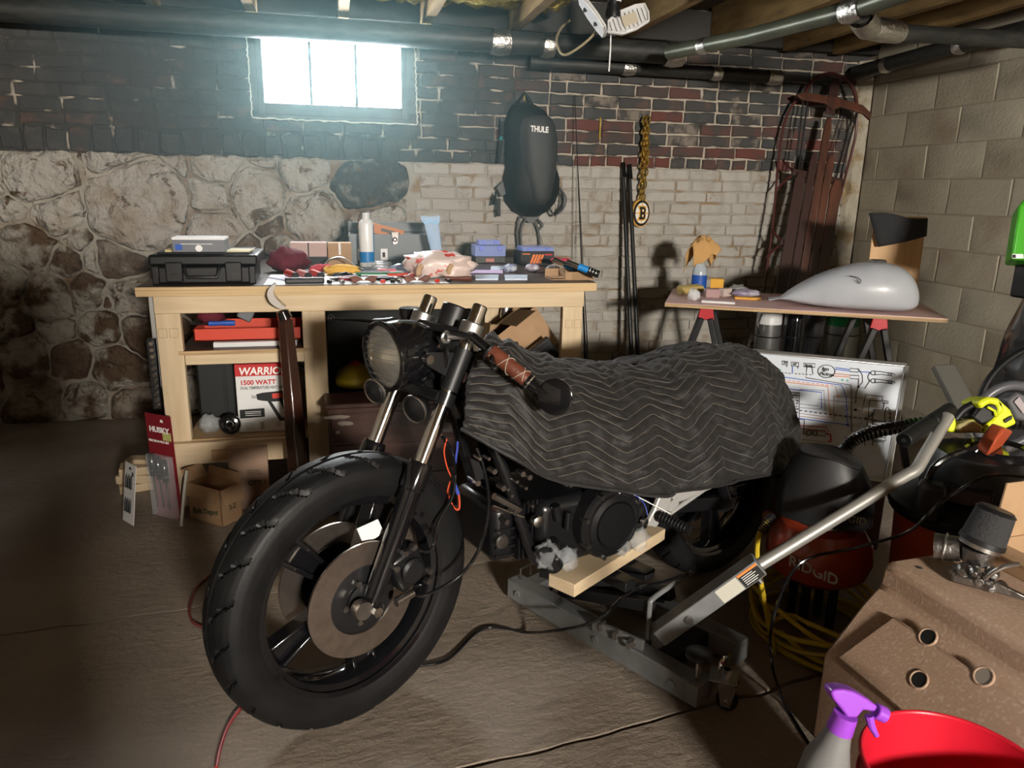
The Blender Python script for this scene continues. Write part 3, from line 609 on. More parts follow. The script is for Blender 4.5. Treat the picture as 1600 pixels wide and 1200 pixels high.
t = thing('leather_strap', 'smaller dark brown leather strap left of the bow shaped one', 'strap', (.11, 3.08, TP)); wingpiece((.115, 3.07, TP), 1, t); wingpiece((.115, 3.07, TP), -1, t); B().box((.115, 3.085, TP+.014), (.02, .02, .012)).put('buckle', MT['steel'], t, bevel=.002)
def handtool(name, c, rot, L, hl, hm, sm, r, label, cat='tool'):
    c = V(c); d = V((math.cos(rot), math.sin(rot), 0)); t = thing(name, label, cat, c, 'hand tools on the white paper')
    B().tube([c+d*0+V((0, 0, r)), c+d*hl*.15+V((0, 0, r)), c+d*hl*.6+V((0, 0, r)), c+d*hl+V((0, 0, r))], [r*.8, r, r*.75, r*.9], 10).put('handle', hm, t)
    B().tube([c+d*hl+V((0, 0, r)), c+d*L+V((0, 0, r))], r*.35, 8).put('blade', sm, t)
handtool('knife', (.56, 3.1, TP), PI-.08, .21, .11, mat('knife_wood', (.12, .035, .02), .4), MT['steel'], .011, 'wood handled knife lying near the grocery bag', 'knife')
handtool('file', (.29, 3.275, TP), PI-.03, .27, .2, mat('green_handle', (.02, .16, .06), .4), MT['steel'], .011, 'long green handled file on the white paper', 'file')
handtool('screwdriver', (.15, 3.345, TP), .05, .15, .09, mat('grey_handle', (.25, .27, .3), .4), MT['steel'], .011, 'grey handled screwdriver behind the green file', 'screwdriver')
handtool('screwdriver', (.19, 3.4, TP), .05, .16, .08, mat('pink_handle', (.6, .12, .15), .4), MT['clear'], .012, 'pink handled screwdriver by the coiled tape', 'screwdriver')
handtool('wrench', (.31, 3.225, TP), PI+.02, .2, .09, MT['red_plastic'], MT['steel'], .012, 'red handled driver touching the grocery bag', 'screwdriver')
tag(B().tor((.21, 3.6, TP+.02), (0, 0, 1), .05, .014, 26, 8).put('coil_of_film', MT['film']), 'clear coil of tape in front of the grey toolbox', 'coil')
tag(B().box((.68, 3.4, TP+.008), (.16, .02, .014), M.Rotation(-.1, 3, 'Z')).put('ruler', mat('violet', (.5, .42, .7), .5)), 'lilac plastic strip behind the red handled driver', 'strip')
# loose bits between the tools
tag(B().tube(smooth_path([(-.06, 3.52, TP+.004), (-.02, 3.53, TP+.05), (.04, 3.53, TP+.06), (.1, 3.53, TP+.02), (.13, 3.52, TP+.004)], 6), .004, 7).put('wire_arc', MT['steel']), 'pale wire arching over the yellow cloth', 'wire')
tag(B().tor((.0, 3.61, TP+.006), (0, 0, 1), .06, .005, 28, 7).put('wire_coil', MT['black_satin']), 'flat black coil of wire behind the red rag', 'wire coil')
tag(crumple((.31, 3.48, TP+.02), (.055, .025, .018), 141, .5, 16, flat=TP).put('clear_bag', mat('bag_blueclear', (.45, .55, .7), .15, alpha=.7), ang=2), 'blue tinted clear bag in front of the spray can', 'plastic bag')
for k in range(7):
    rr0 = random.Random(k*5+1); c_ = V(((-.02, .03, .19, .23, .258, .41, .46)[k], 3.058, TP)); tag(B().box(c_+V((0, 0, .008)), (.02, .012, .014), M.Rotation(rr0.uniform(-1, 1), 3, 'Z')).put('metal_fitting', [MT['black_metal'], MT['steel'], MT['red_plastic']][k % 3], bevel=.003), ['leftmost small black fitting at the paper front', 'second small fitting from the left, steel', 'small red fitting third from the left', 'small black fitting near the middle of the paper', 'small steel fitting right of the middle black one', 'small red fitting left of the knife', 'rightmost small black fitting by the knife'][k], 'fitting', 'small fittings on the paper')
tag(B().box((.46, 3.54, TP+.012), (.1, .05, .022), M.Rotation(.3, 3, 'Z')).put('pink_card', mat('pinkcard2', (.62, .3, .36), .6), bevel=.002), 'pink packet between the spray can and the grocery bag', 'packet')
tag(B().tube([(.56, 3.44, TP+.01), (.58, 3.45, TP+.07)], [.009, .004], 8).put('glue_tube', MT['white_plastic']), 'white pointed tube standing behind the grocery bag', 'tube')
# spray can
t = thing('spray_can', 'tall white and blue aerosol can on the workbench', 'spray can', (.3, 3.55, TZ)); c = PZ(574, 416, TZ); c = V((c.x, c.y, TZ)); t.location = c; ORG[t.name] = c; r = .036
B().lathe(c, ZU, [(r*.95, 0), (r, .005), (r, .2), (r*.92, .212), (r*.6, .225)], 24).put('can', mat('can_white', (.8, .82, .82), .3), t)
B().lathe(c+V((0, 0, .02)), ZU, [(r*1.01, 0), (r*1.01, .052)], 24, caps=False).put('blue_band', mat('canblue', (.02, .2, .5), .35), t); B().lathe(c+V((0, 0, .215)), ZU, [(r*.5, 0), (r*.5, .035), (r*.45, .04)], 20).put('cap', MT['white_plastic'], t)
B().grid(lambda s, q: c+V((math.cos(-.55+s*1.0)*r*1.012, math.sin(-.55+s*1.0)*r*1.012, .07+.13*q)), 8, 2).put('blue_label', MT['blue'] if False else mat('canblue2', (.03, .25, .55), .35), t)
# grey toolbox
g0 = PY(547, 412, 3.84); g1 = PY(690, 372, 3.84)
t = thing('metal_toolbox', 'grey metal toolbox with a hasp standing open on the workbench', 'toolbox', (.48, 3.82, TZ))
tx0, tx1, ty0, ty1, tz1 = g0.x, g1.x, 3.84, 4.05, TZ+.15
tb = B(); mtb = mat('toolbox_grey', (.13, .15, .16), .45)
for a, b_ in (((tx0, ty0, TZ), (tx1, ty0+.008, tz1)), ((tx0, ty1-.008, TZ), (tx1, ty1, tz1)), ((tx0, ty0+.008, TZ), (tx0+.008, ty1-.008, tz1)), ((tx1-.008, ty0+.008, TZ), (tx1, ty1-.008, tz1)), ((tx0+.008, ty0+.008, TZ), (tx1-.008, ty1-.008, TZ+.01))): tb.mm(a, b_)
tb.put('body', mtb, t, bevel=.002); B().mm((tx0-.004, ty0-.004, tz1-.012), (tx1+.004, ty0+.002, tz1)).put('rim', mtb, t)
B().mm((tx0, ty1-.01, tz1), (tx1, ty1+.01, tz1+.05)).put('raised_lid', mtb, t, bevel=.004)
hx = PY(617, 380, 3.835).x; hp = B().prism([(hx-.016, ty0-.008, tz1+.01), (hx+.018, ty0-.008, tz1+.01), (hx+.012, ty0-.008, tz1-.045), (hx-.008, ty0-.008, tz1-.05)], (0, -.006, 0)).put('hasp', MT['chrome'], t); B().tor((hx, ty0-.016, tz1-.025), (0, 1, 0), .009, .003, 14, 6).put('hasp_ring', MT['black_metal'], hp)
for u in (564, 600): q = PY(u, 398, ty0-.002); B().mm((q.x-.016, ty0-.003, q.z-.028), (q.x+.018, ty0-.0005, q.z+.03)).put('sticker', MT['paper'], t); B().mm((q.x-.008, ty0-.004, q.z-.012), (q.x+.006, ty0-.0028, q.z+.012)).put('sticker_print', MT['ink_black'], t)
t = thing('spirit_level', 'orange level leaning in the open grey toolbox', 'level', (.38, 3.8, TZ+.1)); q0, q1 = PY(560, 350, 3.95), PY(630, 368, 3.95); B().bar(q0, q1, .022, .05).put('level_bar', mat('level_orange', (.5, .17, .05), .5), t, bevel=.002); B().bar(q0.lerp(q1, .5)+V((0, -.012, .002)), q0.lerp(q1, .92)+V((0, -.012, .002)), .002, .014).put('slot', MT['black_plastic'], t)
# tall plastic sleeve
a, b_ = PY(686, 402, 3.62), PY(672, 338, 3.68); a.z = TZ+.014
def sleeve(s, q):
    p = a.lerp(b_, q); w = .028+.012*abs(q-.3)+.01*(q > .9); th = .014*(1-q*.7)
    an = 2*PI*s; return p + V((math.cos(an)*w, math.sin(an)*th, .01*NZ.noise(V((s*6, q*9, 0)))))
t = thing('plastic_sleeve', 'tall clear blue plastic sleeve standing by the toolbox', 'plastic bag', a); B().grid(sleeve, 16, 12).put('sleeve', mat('bluefilm', (.5, .66, .85), .15, alpha=.62), t, ang=2); B().grid(lambda s, q: sleeve(s, .86+q*.05)+V((0, -.001, 0)), 16, 1).put('zip_seal', mat('zipblue', (.35, .6, .85), .3), t)
# grocery bag
t = thing('grocery_bag', 'white plastic grocery bag with red print slumped on the bench', 'bag', PZ(690, 437, TZ)); gb = PZ(692, 436, TZ); gb = V((gb.x, gb.y+.1, TZ))
mg = mat('bag_print', (.75, .62, .58), .35, col2=(.62, .06, .04), scale=16, mid=.57, soft=.02, bump=.3, bscale=25, detail=2)
crumple(gb+V((.0, 0, .05)), (.16, .1, .062), 31, .35, 26, 2.6, flat=TP).put('bag_body', mg, t, ang=2); crumple(gb+V((.05, -.03, .035)), (.09, .08, .062), 35, .45, 22, 2.4, flat=TP).put('bag_fold', mat('bag_pale', (.72, .58, .53), .35, bump=.4, bscale=30), t, ang=2)
for x in (-.1, .03): B().tube(smooth_path([gb+V((x, -.1, .014)), gb+V((x-.005, -.105, .035)), gb+V((x+.01, -.1, .062))], 4), [.012]*8+[.009], 8).put('bag_handle_twist', mat('bag_tan', (.5, .33, .2), .6), t)
# clear organizers
mcl = mat('organizer_blue', (.35, .45, .85), .2, alpha=.6); mcs = mat('organizer_parts', (.3, .22, .22), .6, col2=(.5, .12, .1), scale=60)
def organizer(c, d, label, nd=4, lid=True, fill=True):
    c = V(c); t = thing('organizer', label, 'organizer box', c, 'clear parts organizers'); x, y, z = d
    B().box(c+V((0, 0, .002)), (x, y, .004)).put('tray_floor', mcl, t)
    for sx in (-1, 1): B().box(c+V((sx*x/2, 0, z/2)), (.003, y, z)).put('wall_side', mcl, t)
    for sy in (-1, 1): B().box(c+V((0, sy*y/2, z/2)), (x, .003, z)).put('wall_long', mcl, t)
    for k in range(1, nd): B().box(c+V((-x/2+x*k/nd, 0, z*.45)), (.002, y-.004, z*.8)).put('divider', mcl, t)
    if lid: B().box(c+V((0, 0, z+.003)), (x+.008, y+.008, .006)).put('lid', mcl, t, bevel=.002); [B().box(c+V((sx*x*.3, -y/2-.005, z*.8)), (.02, .006, z*.5)).put('clasp', mat('clasp', (.15, .2, .7), .3), t, bevel=.001) for sx in (-1, 1)]
    if fill:
        for k in range(nd): crumple(c+V((-x/2+x*(k+.5)/nd, 0, z*.3)), (x/nd*.4, y*.4, z*.25), k, .4, 10).put('parts_heap', mcs, t)
    return t
bx = PZ(772, 411, TZ); bx = V((bx.x, bx.y, TZ)); t = thing('dark_box', 'low black box under the blue clear organizer', 'box', bx); B().mm(bx+V((-.1, 0, 0)), bx+V((.06, .12, .035))).put('carton', MT['black_plastic'], t, bevel=.002); B().mm(bx+V((-.045, -.001, .006)), bx+V((.0, 0, .024))).put('print', mat('printpink', (.5, .2, .16), .6), t)
organizer(bx+V((-.02, .06, .0355)), (.16, .12, .05), 'deep blue clear organizer with lid in the bench clutter')
organizer(bx+V((-.02, .07, .0945)), (.11, .08, .016), 'small clear tray on top of the deep blue organizer', 3)
t = thing('tool_carton', 'black carton with orange stripes at the back of the bench', 'box', PZ(825, 415, TZ)); c = PZ(838, 415, TZ); c = V((c.x, c.y+.02, TZ)); B().mm(c+V((-.08, 0, 0)), c+V((.1, .15, .07))).put('carton', MT['ink_black'], t, bevel=.001)
for k in range(4): p = c+V((-.03+.016*k, -.0012, .01)); B().prism([p, p+V((.012, 0, 0)), p+V((.028, 0, .045)), p+V((.016, 0, .045))], (0, .001, 0)).put('orange_stripe', mat('stripe', (.8, .2, .03), .5), t)
B().mm(c+V((-.07, -.0012, .055)), c+V((-.03, -.0002, .06))).put('orange_bar', mat('stripe2', (.8, .2, .03), .5), t); B().mm(c+V((.05, -.0012, .05)), c+V((.09, -.0002, .058))).put('red_bar', MT['ink_red'], t)
organizer(c+V((.015, .07, .0715)), (.165, .12, .014), 'flat clear organizer on the black and orange carton', 5, fill=False)
for k, (u, v, w) in enumerate(((800, 426, .032), (834, 426, .034), (866, 427, .03))):
    q = PZ(u, v, TZ); tag(crumple(V((q.x, q.y+.03, TZ+.018)), (w, .035, .02), 50+k, .5, 16, flat=TZ).put('parts_bag', mat('parts_bag%d' % k, ((.25, .3, .5), (.4, .28, .4), (.6, .5, .5))[k], .15, col2=(.75, .78, .85), scale=40, alpha=.85), ang=2), ['clear bag of dark blue parts behind the paper trays', 'middle clear bag of mixed parts on the bench', 'clear bag of pale parts beside the cardboard tray'][k], 'parts bag', 'bags of small parts')
for k, (uv, sz) in enumerate((((762, 438), (.085, .05)), ((808, 438), (.085, .05)), ((785, 423), (.09, .03)))):
    q = PZ(*uv, TZ); c = V((q.x, q.y+.03, TZ)); x, y = sz
    tag(B().prism([c+V((-x*.6, -y*.4, .0)), c+V((x*.55, -y*.5, .0)), c+V((x*.7, y*.5, .012)), c+V((-x*.5, y*.6, .012))], (0, 0, .006)).put('paper_packet', mat('packet%d' % k, (.62, .72, .86), .4)), ['white folded booklet at the bench edge beside the grocery bag', 'blue white plastic packet at the bench edge right of the booklet', 'blue tinted packet lying behind the two edge packets'][k], 'packet', 'packets on the bench')
c = PZ(895, 438, TZ); c = V((c.x, c.y+.01, TZ)); t = thing('cardboard_tray', 'open cardboard tray at the right end of the workbench', 'tray', c)
for a, d in (((0, .05, .002), (.19, .1, .004)), ((.03, 0, .018), (.12, .004, .034)), ((0, .1, .02), (.19, .004, .04)), ((.095, .05, .02), (.004, .1, .04)), ((-.03, .05, .02), (.004, .1, .04)), ((-.07, .02, .012), (.06, .06, .003))): B().box(c+V(a), d).put('wall' if d[2] > .01 else 'panel', MT['card'] if a[0] < .05 else MT['card_in'], t)
B().mm(c+V((0, -.003, .004)), c+V((.086, -.002, .03))).put('dark_slot', MT['card_in'], t)
for k in range(2):
    q = PZ(896+22*k, 418+4*k, TZ+.05); p2 = q+V((-.085, .035, .032)); t = thing('torch', ['blue gripped metal tool in front, lying on the cardboard tray', 'blue gripped metal tool behind its twin on the cardboard tray'][k], 'tool', q, 'blue tools on the tray')
    d = (q-p2).normalized(); B().tube([p2, p2+d*.06], .012, 12).put('head', MT['chrome'], t); B().tube([p2+d*.055, p2+d*.1], .015, 12).put('grip', mat('bluegrip', (.02, .25, .65), .4), t); B().tube([p2+d*.1, p2+d*.15], .016, 12).put('tail', MT['black_plastic'], t)
    for m_ in range(3): B().tor(p2+d*(.108+.014*m_), d, .0162, .002, 14, 5).put('ring', MT['steel'], t)
for k, (u, v) in enumerate(((872, 422), (886, 423))): q = PZ(u, v, TZ); tag(crumple(V((q.x, q.y+.04, TZ+.046)), (.03, .02, .012), 70+k, .4, 12).put('red_rag', mat('redrag', (.5, .03, .06), .7), ang=2), ['left red scrap under the blue tools', 'right red scrap under the blue tools'][k], 'rag')
# ---------------------------------------------------------------- things on the bench shelves
z1 = .6525
t = thing('parts_tray', 'orange red plastic tray on the upper bench shelf', 'tray', (-.36, 3.2, z1)); c0, c1_ = PY(303, 533, 3.12), PY(452, 512, 3.12)
y0_, y1_ = 3.12, 3.36; zz = z1+.022
for a, b_ in (((c0.x, y0_, zz), (-.09-.05, y0_+.006, zz+.05)), ((c0.x, y1_, zz), (-.14, y1_+.006, zz+.05)), ((c0.x, y0_, zz), (c0.x+.006, y1_, zz+.05)), ((-.146, y0_, zz), (-.14, y1_, zz+.05)), ((c0.x, y0_, zz), (-.14, y1_, zz+.006))): B().mm(a, b_).put('tray_side', MT['orange_plastic'] if False else mat('tray_red', (.6, .06, .03), .4), t, bevel=.001)
tag(B().mm((-.48, 3.1, z1), (-.16, 3.3, z1+.02)).put('aluminium_level', MT['white_plastic'], bevel=.002), 'white flat bar lying under the red tray', 'bar')
handtool('screwdriver', (-.4, 3.17, zz+.052), -PI+.05, .17, .1, MT['blue'], MT['black_metal'], .012, 'blue handled screwdriver lying across the red tray', 'screwdriver')
tag(crumple((-.5, 3.25, zz+.08), (.06, .05, .035), 81, .4, 16).put('maroon_cloth', MT['maroon'], ang=2), 'dark red cloth heaped at the back of the red tray', 'cloth')
tag(B().box((-.37, 3.3, zz+.08), (.06, .04, .05), M.Rotation(.5, 3, 'Y')).put('grey_clamp', mat('greyclamp', (.15, .16, .17), .5), bevel=.006), 'grey block shaped tool in the red tray', 'tool')
z2 = .2905
t = thing('storage_bin', 'black ribbed plastic bin on the lower bench shelf', 'bin', (-.47, 3.3, z2)); B().mm((-.575, 3.22, z2), (-.36, 3.5, .585)).put('body', mat('bin_black', (.006, .007, .0075), .5), t, bevel=.01)
for x in (-.47, -.43, -.4): B().mm((x, 3.212, z2+.01), (x+.012, 3.222, .575)).put('rib', MT['black_plastic'], t)
t = thing('heat_gun_box', 'white and red retail box picturing a heat gun on the lower shelf', 'box', (-.28, 3.1, z2))
hx0, hx1, hy, hz1 = PY(373, 660, 3.11).x, -.17, 3.11, PY(373, 570, 3.11).z
B().mm((hx0, hy, z2), (hx1, hy+.1, hz1)).put('carton', mat('box_white', (.72, .72, .72), .45), t, bevel=.001); H_ = hz1-z2; W_ = hx1-hx0
B().mm((hx0-.0006, hy-.0008, hz1-H_*.17), (hx1, hy+.1, hz1+.0006)).put('red_band', MT['ink_red'], t)
X_, Zd = V((1, 0, 0)), V((0, 0, 1))
text('WARRIOR', .043, (hx0+.014, hy-.001, hz1-H_*.148), X_, Zd, MT['ink_white'], t, bold=.0012, font_shear=.15, sx=.95)
text('1500 WATT', .027, (hx0+.016, hy, hz1-H_*.295), X_, Zd, MT['ink_red'], t, bold=.0008); text('DUAL TEMPERATURE HEAT GUN', .0165, (hx0+.016, hy, hz1-H_*.362), X_, Zd, mat('ink_grey', (.15, .15, .15), .6), t, bold=.0004, sx=.72)
def flat(pts, name, m, th=.001, lift=.0012): B().prism([V((hx0+x*W_, hy-lift, hz1-y*H_)) for x, y in pts], (0, -th, 0)).put(name, m, t)
flat([(.32, .44), (.42, .42), (.75, .40), (.86, .42), (.88, .5), (.82, .55), (.6, .56), (.42, .54), (.33, .52)], 'printed_heat_gun', MT['ink_black']); flat([(.82, .41), (.9, .42), (.91, .53), (.82, .55)], 'printed_red_end', mat('printred', (.6, .05, .03), .5), .0014)
flat([(.5, .55), (.56, .55), (.72, .8), (.84, .8), (.86, .86), (.68, .85)], 'printed_grip', MT['ink_black']); flat([(.7, .55), (.8, .55), (.88, .8), (.82, .82)], 'printed_grip', MT['ink_black']); flat([(.58, .44), (.75, .43), (.76, .5), (.59, .51)], 'printed_badge', mat('printred2', (.6, .05, .03), .5), .0016)
flat([(.24, .45), (.33, .46), (.33, .50), (.24, .5)], 'printed_nozzle', mat('inkgrey2', (.4, .4, .4), .5)); flat([(.03, .66), (.44, .65), (.44, .78), (.03, .79)], 'printed_panel', MT['ink_black'])
for k, y in enumerate((.69, .715, .745)): flat([(.12, y), (.38, y), (.38, y+.008), (.12, y+.008)], 'printed_line', MT['ink_white'], .0016)
for k in range(5): flat([(.1, .86+.024*k), (.26+.02*(k % 2), .86+.024*k), (.26, .868+.024*k), (.1, .868+.024*k)], 'printed_line', mat('inkgrey3', (.35, .35, .35), .6)); flat([(.36, .86+.024*k), (.42, .86+.024*k), (.42, .868+.024*k), (.36, .868+.024*k)], 'printed_line', MT['printed'] if 'printed' in MT else MT['ink_black'])
B().tube([(hx0+.86*W_, hy-.002, hz1-.84*H_), (hx0+.87*W_, hy-.002, hz1-.9*H_), (hx0+.8*W_, hy-.002, hz1-.985*H_)], .0016, 5).put('printed_cord', MT['ink_black'], t); B().tor((hx0+.66*W_, hy-.001, hz1-.9*H_), (0, 1, 0), .007, .0008, 14, 4).put('printed_seal', MT['ink_black'], t)
tag(crumple((-.525, 3.15, z2+.03), (.045, .036, .04), 91, .4, 24, 3, flat=z2).put('plastic_wrap', mat('wrap', (.5, .52, .52), .15, alpha=.4), ang=3), 'crumpled clear plastic wrap on the lower shelf', 'plastic wrap')
t = thing('tape_roll', 'glossy black roll of tape on the shelf edge', 'tape', (-.41, 3.08, z2)); B().tor((-.437, 3.085, z2+.045), (.3, -1, .35), .026, .016, 24, 10).put('tape', MT['black_gloss'], t); B().tor((-.437, 3.083, z2+.045), (.3, -1, .35), .014, .005, 20, 8).put('core', MT['steel'], t)
# right half of the bench: carton with a ribbed black filter
t = thing('carton', 'torn open brown carton stacked under the right end of the bench', 'box', (.85, 3.3, .4)); cc = V((.83, 3.32, .62)); R = M.Rotation(-.6, 3, 'Y') @ M.Rotation(.2, 3, 'Z')
for a, d in (((0, 0, -.1), (.22, .2, .005)), ((-.11, 0, 0), (.005, .2, .2)), ((.11, 0, 0), (.005, .2, .2)), ((0, .1, 0), (.22, .005, .2)), ((0, -.1, 0), (.22, .005, .2))): B().box(cc+R @ V(a), d, R).put('side', MT['card'], t)
for a, ry in (((.16, 0, .11), .3), ((-.15, -.02, .13), -.8), ((0, -.14, .12), 0)): B().box(cc+R @ V(a), (.11, .2, .004), R @ M.Rotation(ry, 3, 'Y')).put('flap', MT['card_in'], t)
t = thing('air_filter_panel', 'black ribbed panel leaning on the torn carton', 'panel', (.9, 3.15, .45)); cc = V((.86, 3.14, .52)); R = M.Rotation(-.62, 3, 'Y')
B().box(cc, (.24, .035, .16), R).put('frame', MT['black_plastic'], t, bevel=.004)
for k in range(7): B().box(cc+R @ V((.02-.0*k, -.02, .06-.02*k)), (.17, .008, .009), R).put('rib', MT['black_satin'], t)
B().box(cc+R @ V((-.1, -.02, 0)), (.018, .004, .07), R).put('label_plate', MT['maroon'], t); B().box(cc+R @ V((-.1, -.023, .01)), (.01, .002, .04), R).put('label_print', MT['paper'], t)
tag(B().mm((.66, 3.12, 0), (.94, 3.45, .34)).put('black_crate', MT['black_satin'], bevel=.01), 'black crate on the floor under the torn carton', 'crate')
for k, (x, m_) in enumerate(((.80, 'alu'), (.88, 'black_gloss'))): tag(B().lathe((x, 3.48, .1), ZU, [(.03, 0), (.03, .6), (.02, .66)], 16).put('rolled_tube', MT[m_]), ['grey tube standing under the right end of the bench', 'shiny black tube standing behind the torn carton'][k], 'tube')
# yellow capped jug under the middle of the bench
q = PY(556, 600, 3.6); t = thing('shop_jug', 'black container with a domed yellow top under the bench', 'container', (q.x, 3.6, q.z-.15)); c = V((q.x, 3.6, q.z-.1))
B().lathe(c, ZU, [(.08, .061-c.z), (.085, .08-c.z), (.085, .09), (.07, .1)], 24).put('body', MT['black_plastic'], t); B().lathe(c+V((0, 0, .1)), ZU, [(.095, 0), (.098, .03), (.08, .07), (.045, .095), (.02, .1)], 24).put('dome', mat('dome_yellow', (.5, .36, .02), .5), t); B().lathe(c+V((0, 0, .195)), ZU, [(.025, 0), (.025, .012), (.01, .02)], 14).put('knob', MT['red_plastic'], t); B().box(c+V((.03, -.086, .04)), (.05, .004, .03)).put('label_plate', mat('lab_y', (.5, .4, .05), .5), t)
t = thing('glue_bottle', 'small cloudy squeeze bottle beside the yellow topped container', 'bottle', c+V((-.13, -.02, -.05))); B().lathe(c+V((-.13, -.02, -.05)), ZU, [(.025, .111-c.z), (.026, 0), (.02, .02), (.008, .03), (.004, .08)], 14).put('bottle_body', mat('cloudy', (.3, .3, .26), .5), t)
tag(B().mm((c.x-.25, 3.4, .0), (c.x+.45, 3.8, .06)).put('low_platform', MT['dark_wood'], bevel=.004), 'dark low platform on the floor under the bench', 'platform')
# dark wooden chest in front of the middle leg
zt = PY(500, 632, 2.86).z; t = thing('wooden_chest', 'dark stained scuffed wooden chest in front of the bench', 'chest', (.2, 2.94, 0)); x0, x1 = PY(512, 650, 2.86).x, PY(715, 650, 2.86).x
B().mm((x0, 2.86, .03), (x1, 3.02, zt-.02)).put('body', MT['dark_wood'], t, bevel=.004); B().mm((x0-.01, 2.85, zt-.02), (x1+.01, 3.025, zt)).put('top_board', MT['dark_wood'], t, bevel=.004)
for k in range(3): B().mm((x0+.01, 2.855, .04+k*(zt-.07)/3), (x1-.01, 2.862, .03+(k+1)*(zt-.07)/3)).put('front_board', MT['dark_wood'], t, bevel=.002)
for u, v, w in ((528, 652, .05), (540, 662, .03), (528, 676, .008)): q = PY(u, v, 2.853); crumple((q.x, 2.854, q.z), (w, .001, .008), u, .6, 12).put('scuff', mat('scuff%d%d' % (u, v), (.22, .19, .16), .8), t)
B().mm((x0, 2.87, 0), (x1, 3.0, .03)).put('plinth', MT['black_satin'], t)
# dark wooden leg leaning on the bench, metal crescent on top
t = thing('leaning_post', 'dark glossy wooden post with a curved metal crescent leaning on the bench', 'post', PZ(478, 765)); a, b_ = PY(446, 498, 2.975), PZ(474, 815, .0)
B().tube([b_, b_.lerp(a, .25), b_.lerp(a, .6), a], [.05, .045, .037, .03], 4).put('shaft', mat('post_wood', (.045, .016, .009), .25, coat=.5), t, bevel=.006)
B().tube([a, a+V((-.01, 0, .03))], [.028, .024], 12).put('ferrule', MT['black_gloss'], t)
cr = [PY(430, 443, 2.975), PY(422, 455, 2.975), PY(426, 468, 2.975), PY(437, 477, 2.975), PY(446, 480, 2.975)]; cr = smooth_path(cr, 5)
bb = B(); n = len(cr); w = [.004+.016*math.sin(PI*(i+.6)/n) for i in range(n)]
for i, p in enumerate(cr):
    tdir = (cr[min(i+1, n-1)]-cr[max(i-1, 0)]).normalized(); nn = V((0, -1, 0)).cross(tdir)
    bb.v += [p+nn*w[i]*.8+V((0, -.03, 0)), p-nn*w[i]*.5+V((0, -.03, 0)), p-nn*w[i]*.5+V((0, .03, 0)), p+nn*w[i]*.8+V((0, .03, 0))]
bb.f = [(4*i+j_, 4*i+(j_+1) % 4, 4*i+4+(j_+1) % 4, 4*i+4+j_) for i in range(n-1) for j_ in range(4)] + [(0, 1, 2, 3), (4*n-4, 4*n-3, 4*n-2, 4*n-1)]
bb.put('crescent', mat('crescent', (.5, .46, .42), .3, .6), t, ang=.9)
# ---------------------------------------------------------------- floor in front of the bench
def blister(name, label, quadpx, mt_card, topz, items, lean):
    pass
X2 = PZ(268, 808); nA = (V((.9, -.43, 0))).normalized()     # red carded tool set leaning on the leg
t = thing('carded_tool_set', 'dark red carded tool set in a clear blister leaning on the bench leg', 'tool pack', X2)
o = PZ(250, 800, .0); xd = V((.135, -.11, 0)); zd = V((-.045, .09, .42))
o = PZ(247, 803, 0.); e = PZ(283, 812, 0.); xd = (e-o); xd.normalize(); xd *= .135; zd = V((-.02, .055, .41)); nn = xd.cross(zd).normalized()
def card(o, xd, zd, pts, th, name, m, par, lift=0): return B().prism([o+xd*a+zd*b+nn*lift for a, b in pts], nn*th).put(name, m, par)
card(o, xd, zd, [(0, 0), (1, 0), (1, 1), (0, 1)], .003, 'card', mat('husky_red', (.2, .012, .02), .4), t)
bl = B().prism([o+xd*a+zd*b+nn*.004 for a, b in ((.05, .02), (.95, .02), (.95, .62), (.05, .62))], nn*.03).put('blister', MT['film'], t, bevel=.006)
for k in range(3):
    a = o+xd*(.16+.24*k)+zd*(.62-.02*k)+nn*.016; q = o+xd*(.16+.24*k)+zd*(.40-.02*k)+nn*.016; B().tube([q, q.lerp(a, .2), a.lerp(q, .1), a], [.011, .014, .014, .009], 12).put('driver_handle', MT['black_gloss'], t); B().tor(q.lerp(a, .25), a-q, .0145, .002, 14, 6).put('chrome_ring', MT['chrome'], t)
    B().tube([q, o+xd*(.16+.24*k)+zd*.1+nn*.014], .004, 8).put('driver_shaft', MT['chrome'], t)
xn, zn = xd.normalized(), zd.normalized()
text('HUSKY', .03, o+xd*.13+zd*.83+nn*.004, xn, zn, MT['ink_white'], t, bold=.001, sx=1.1); text('PRECISION PICK SET', .013, o+xd*.06+zd*.73+nn*.004, xn, zn, MT['ink_white'], t, sx=.9)
card(o, xd, zd, [(.62, .76), (.95, .76), (.95, .84), (.62, .84)], .001, 'yellow_sticker', mat('stick_y', (.45, .45, .15), .6), t, .003); card(o, xd, zd, [(.58, .93), (.7, .93), (.68, .955), (.6, .955)], .001, 'hang_hole', MT['paper'], t, .003)
o = PZ(193, 812, 0.); e = PZ(217, 826, 0.); xd = (e-o).normalized()*.085; zd = V((.02, .05, .225)); nn = xd.cross(zd).normalized()
t = thing('carded_bit_set', 'white card of black bits leaning beside the red tool set', 'tool pack', (o+e)/2); card(o, xd, zd, [(0, 0), (1, 0), (1, 1), (0, 1)], .003, 'card', MT['white_plastic'], t)
for r_, zz in enumerate((.18, .58)):
    for k in range(3): a = o+xd*(.25+.22*k)+zd*zz+nn*.006; B().tube([a, a+zd*.17, a+zd*.24], [.004, .0045, .001], 8).put('bit', MT['black_metal'], t)
card(o, xd, zd, [(.38, .9), (.62, .9), (.55, .94), (.45, .94)], .001, 'hang_hole', MT['ink_black'], t, .003); card(o, xd, zd, [(.7, .8), (.82, .8), (.82, .87), (.7, .87)], .001, 'print', MT['ink_black'], t, .003)
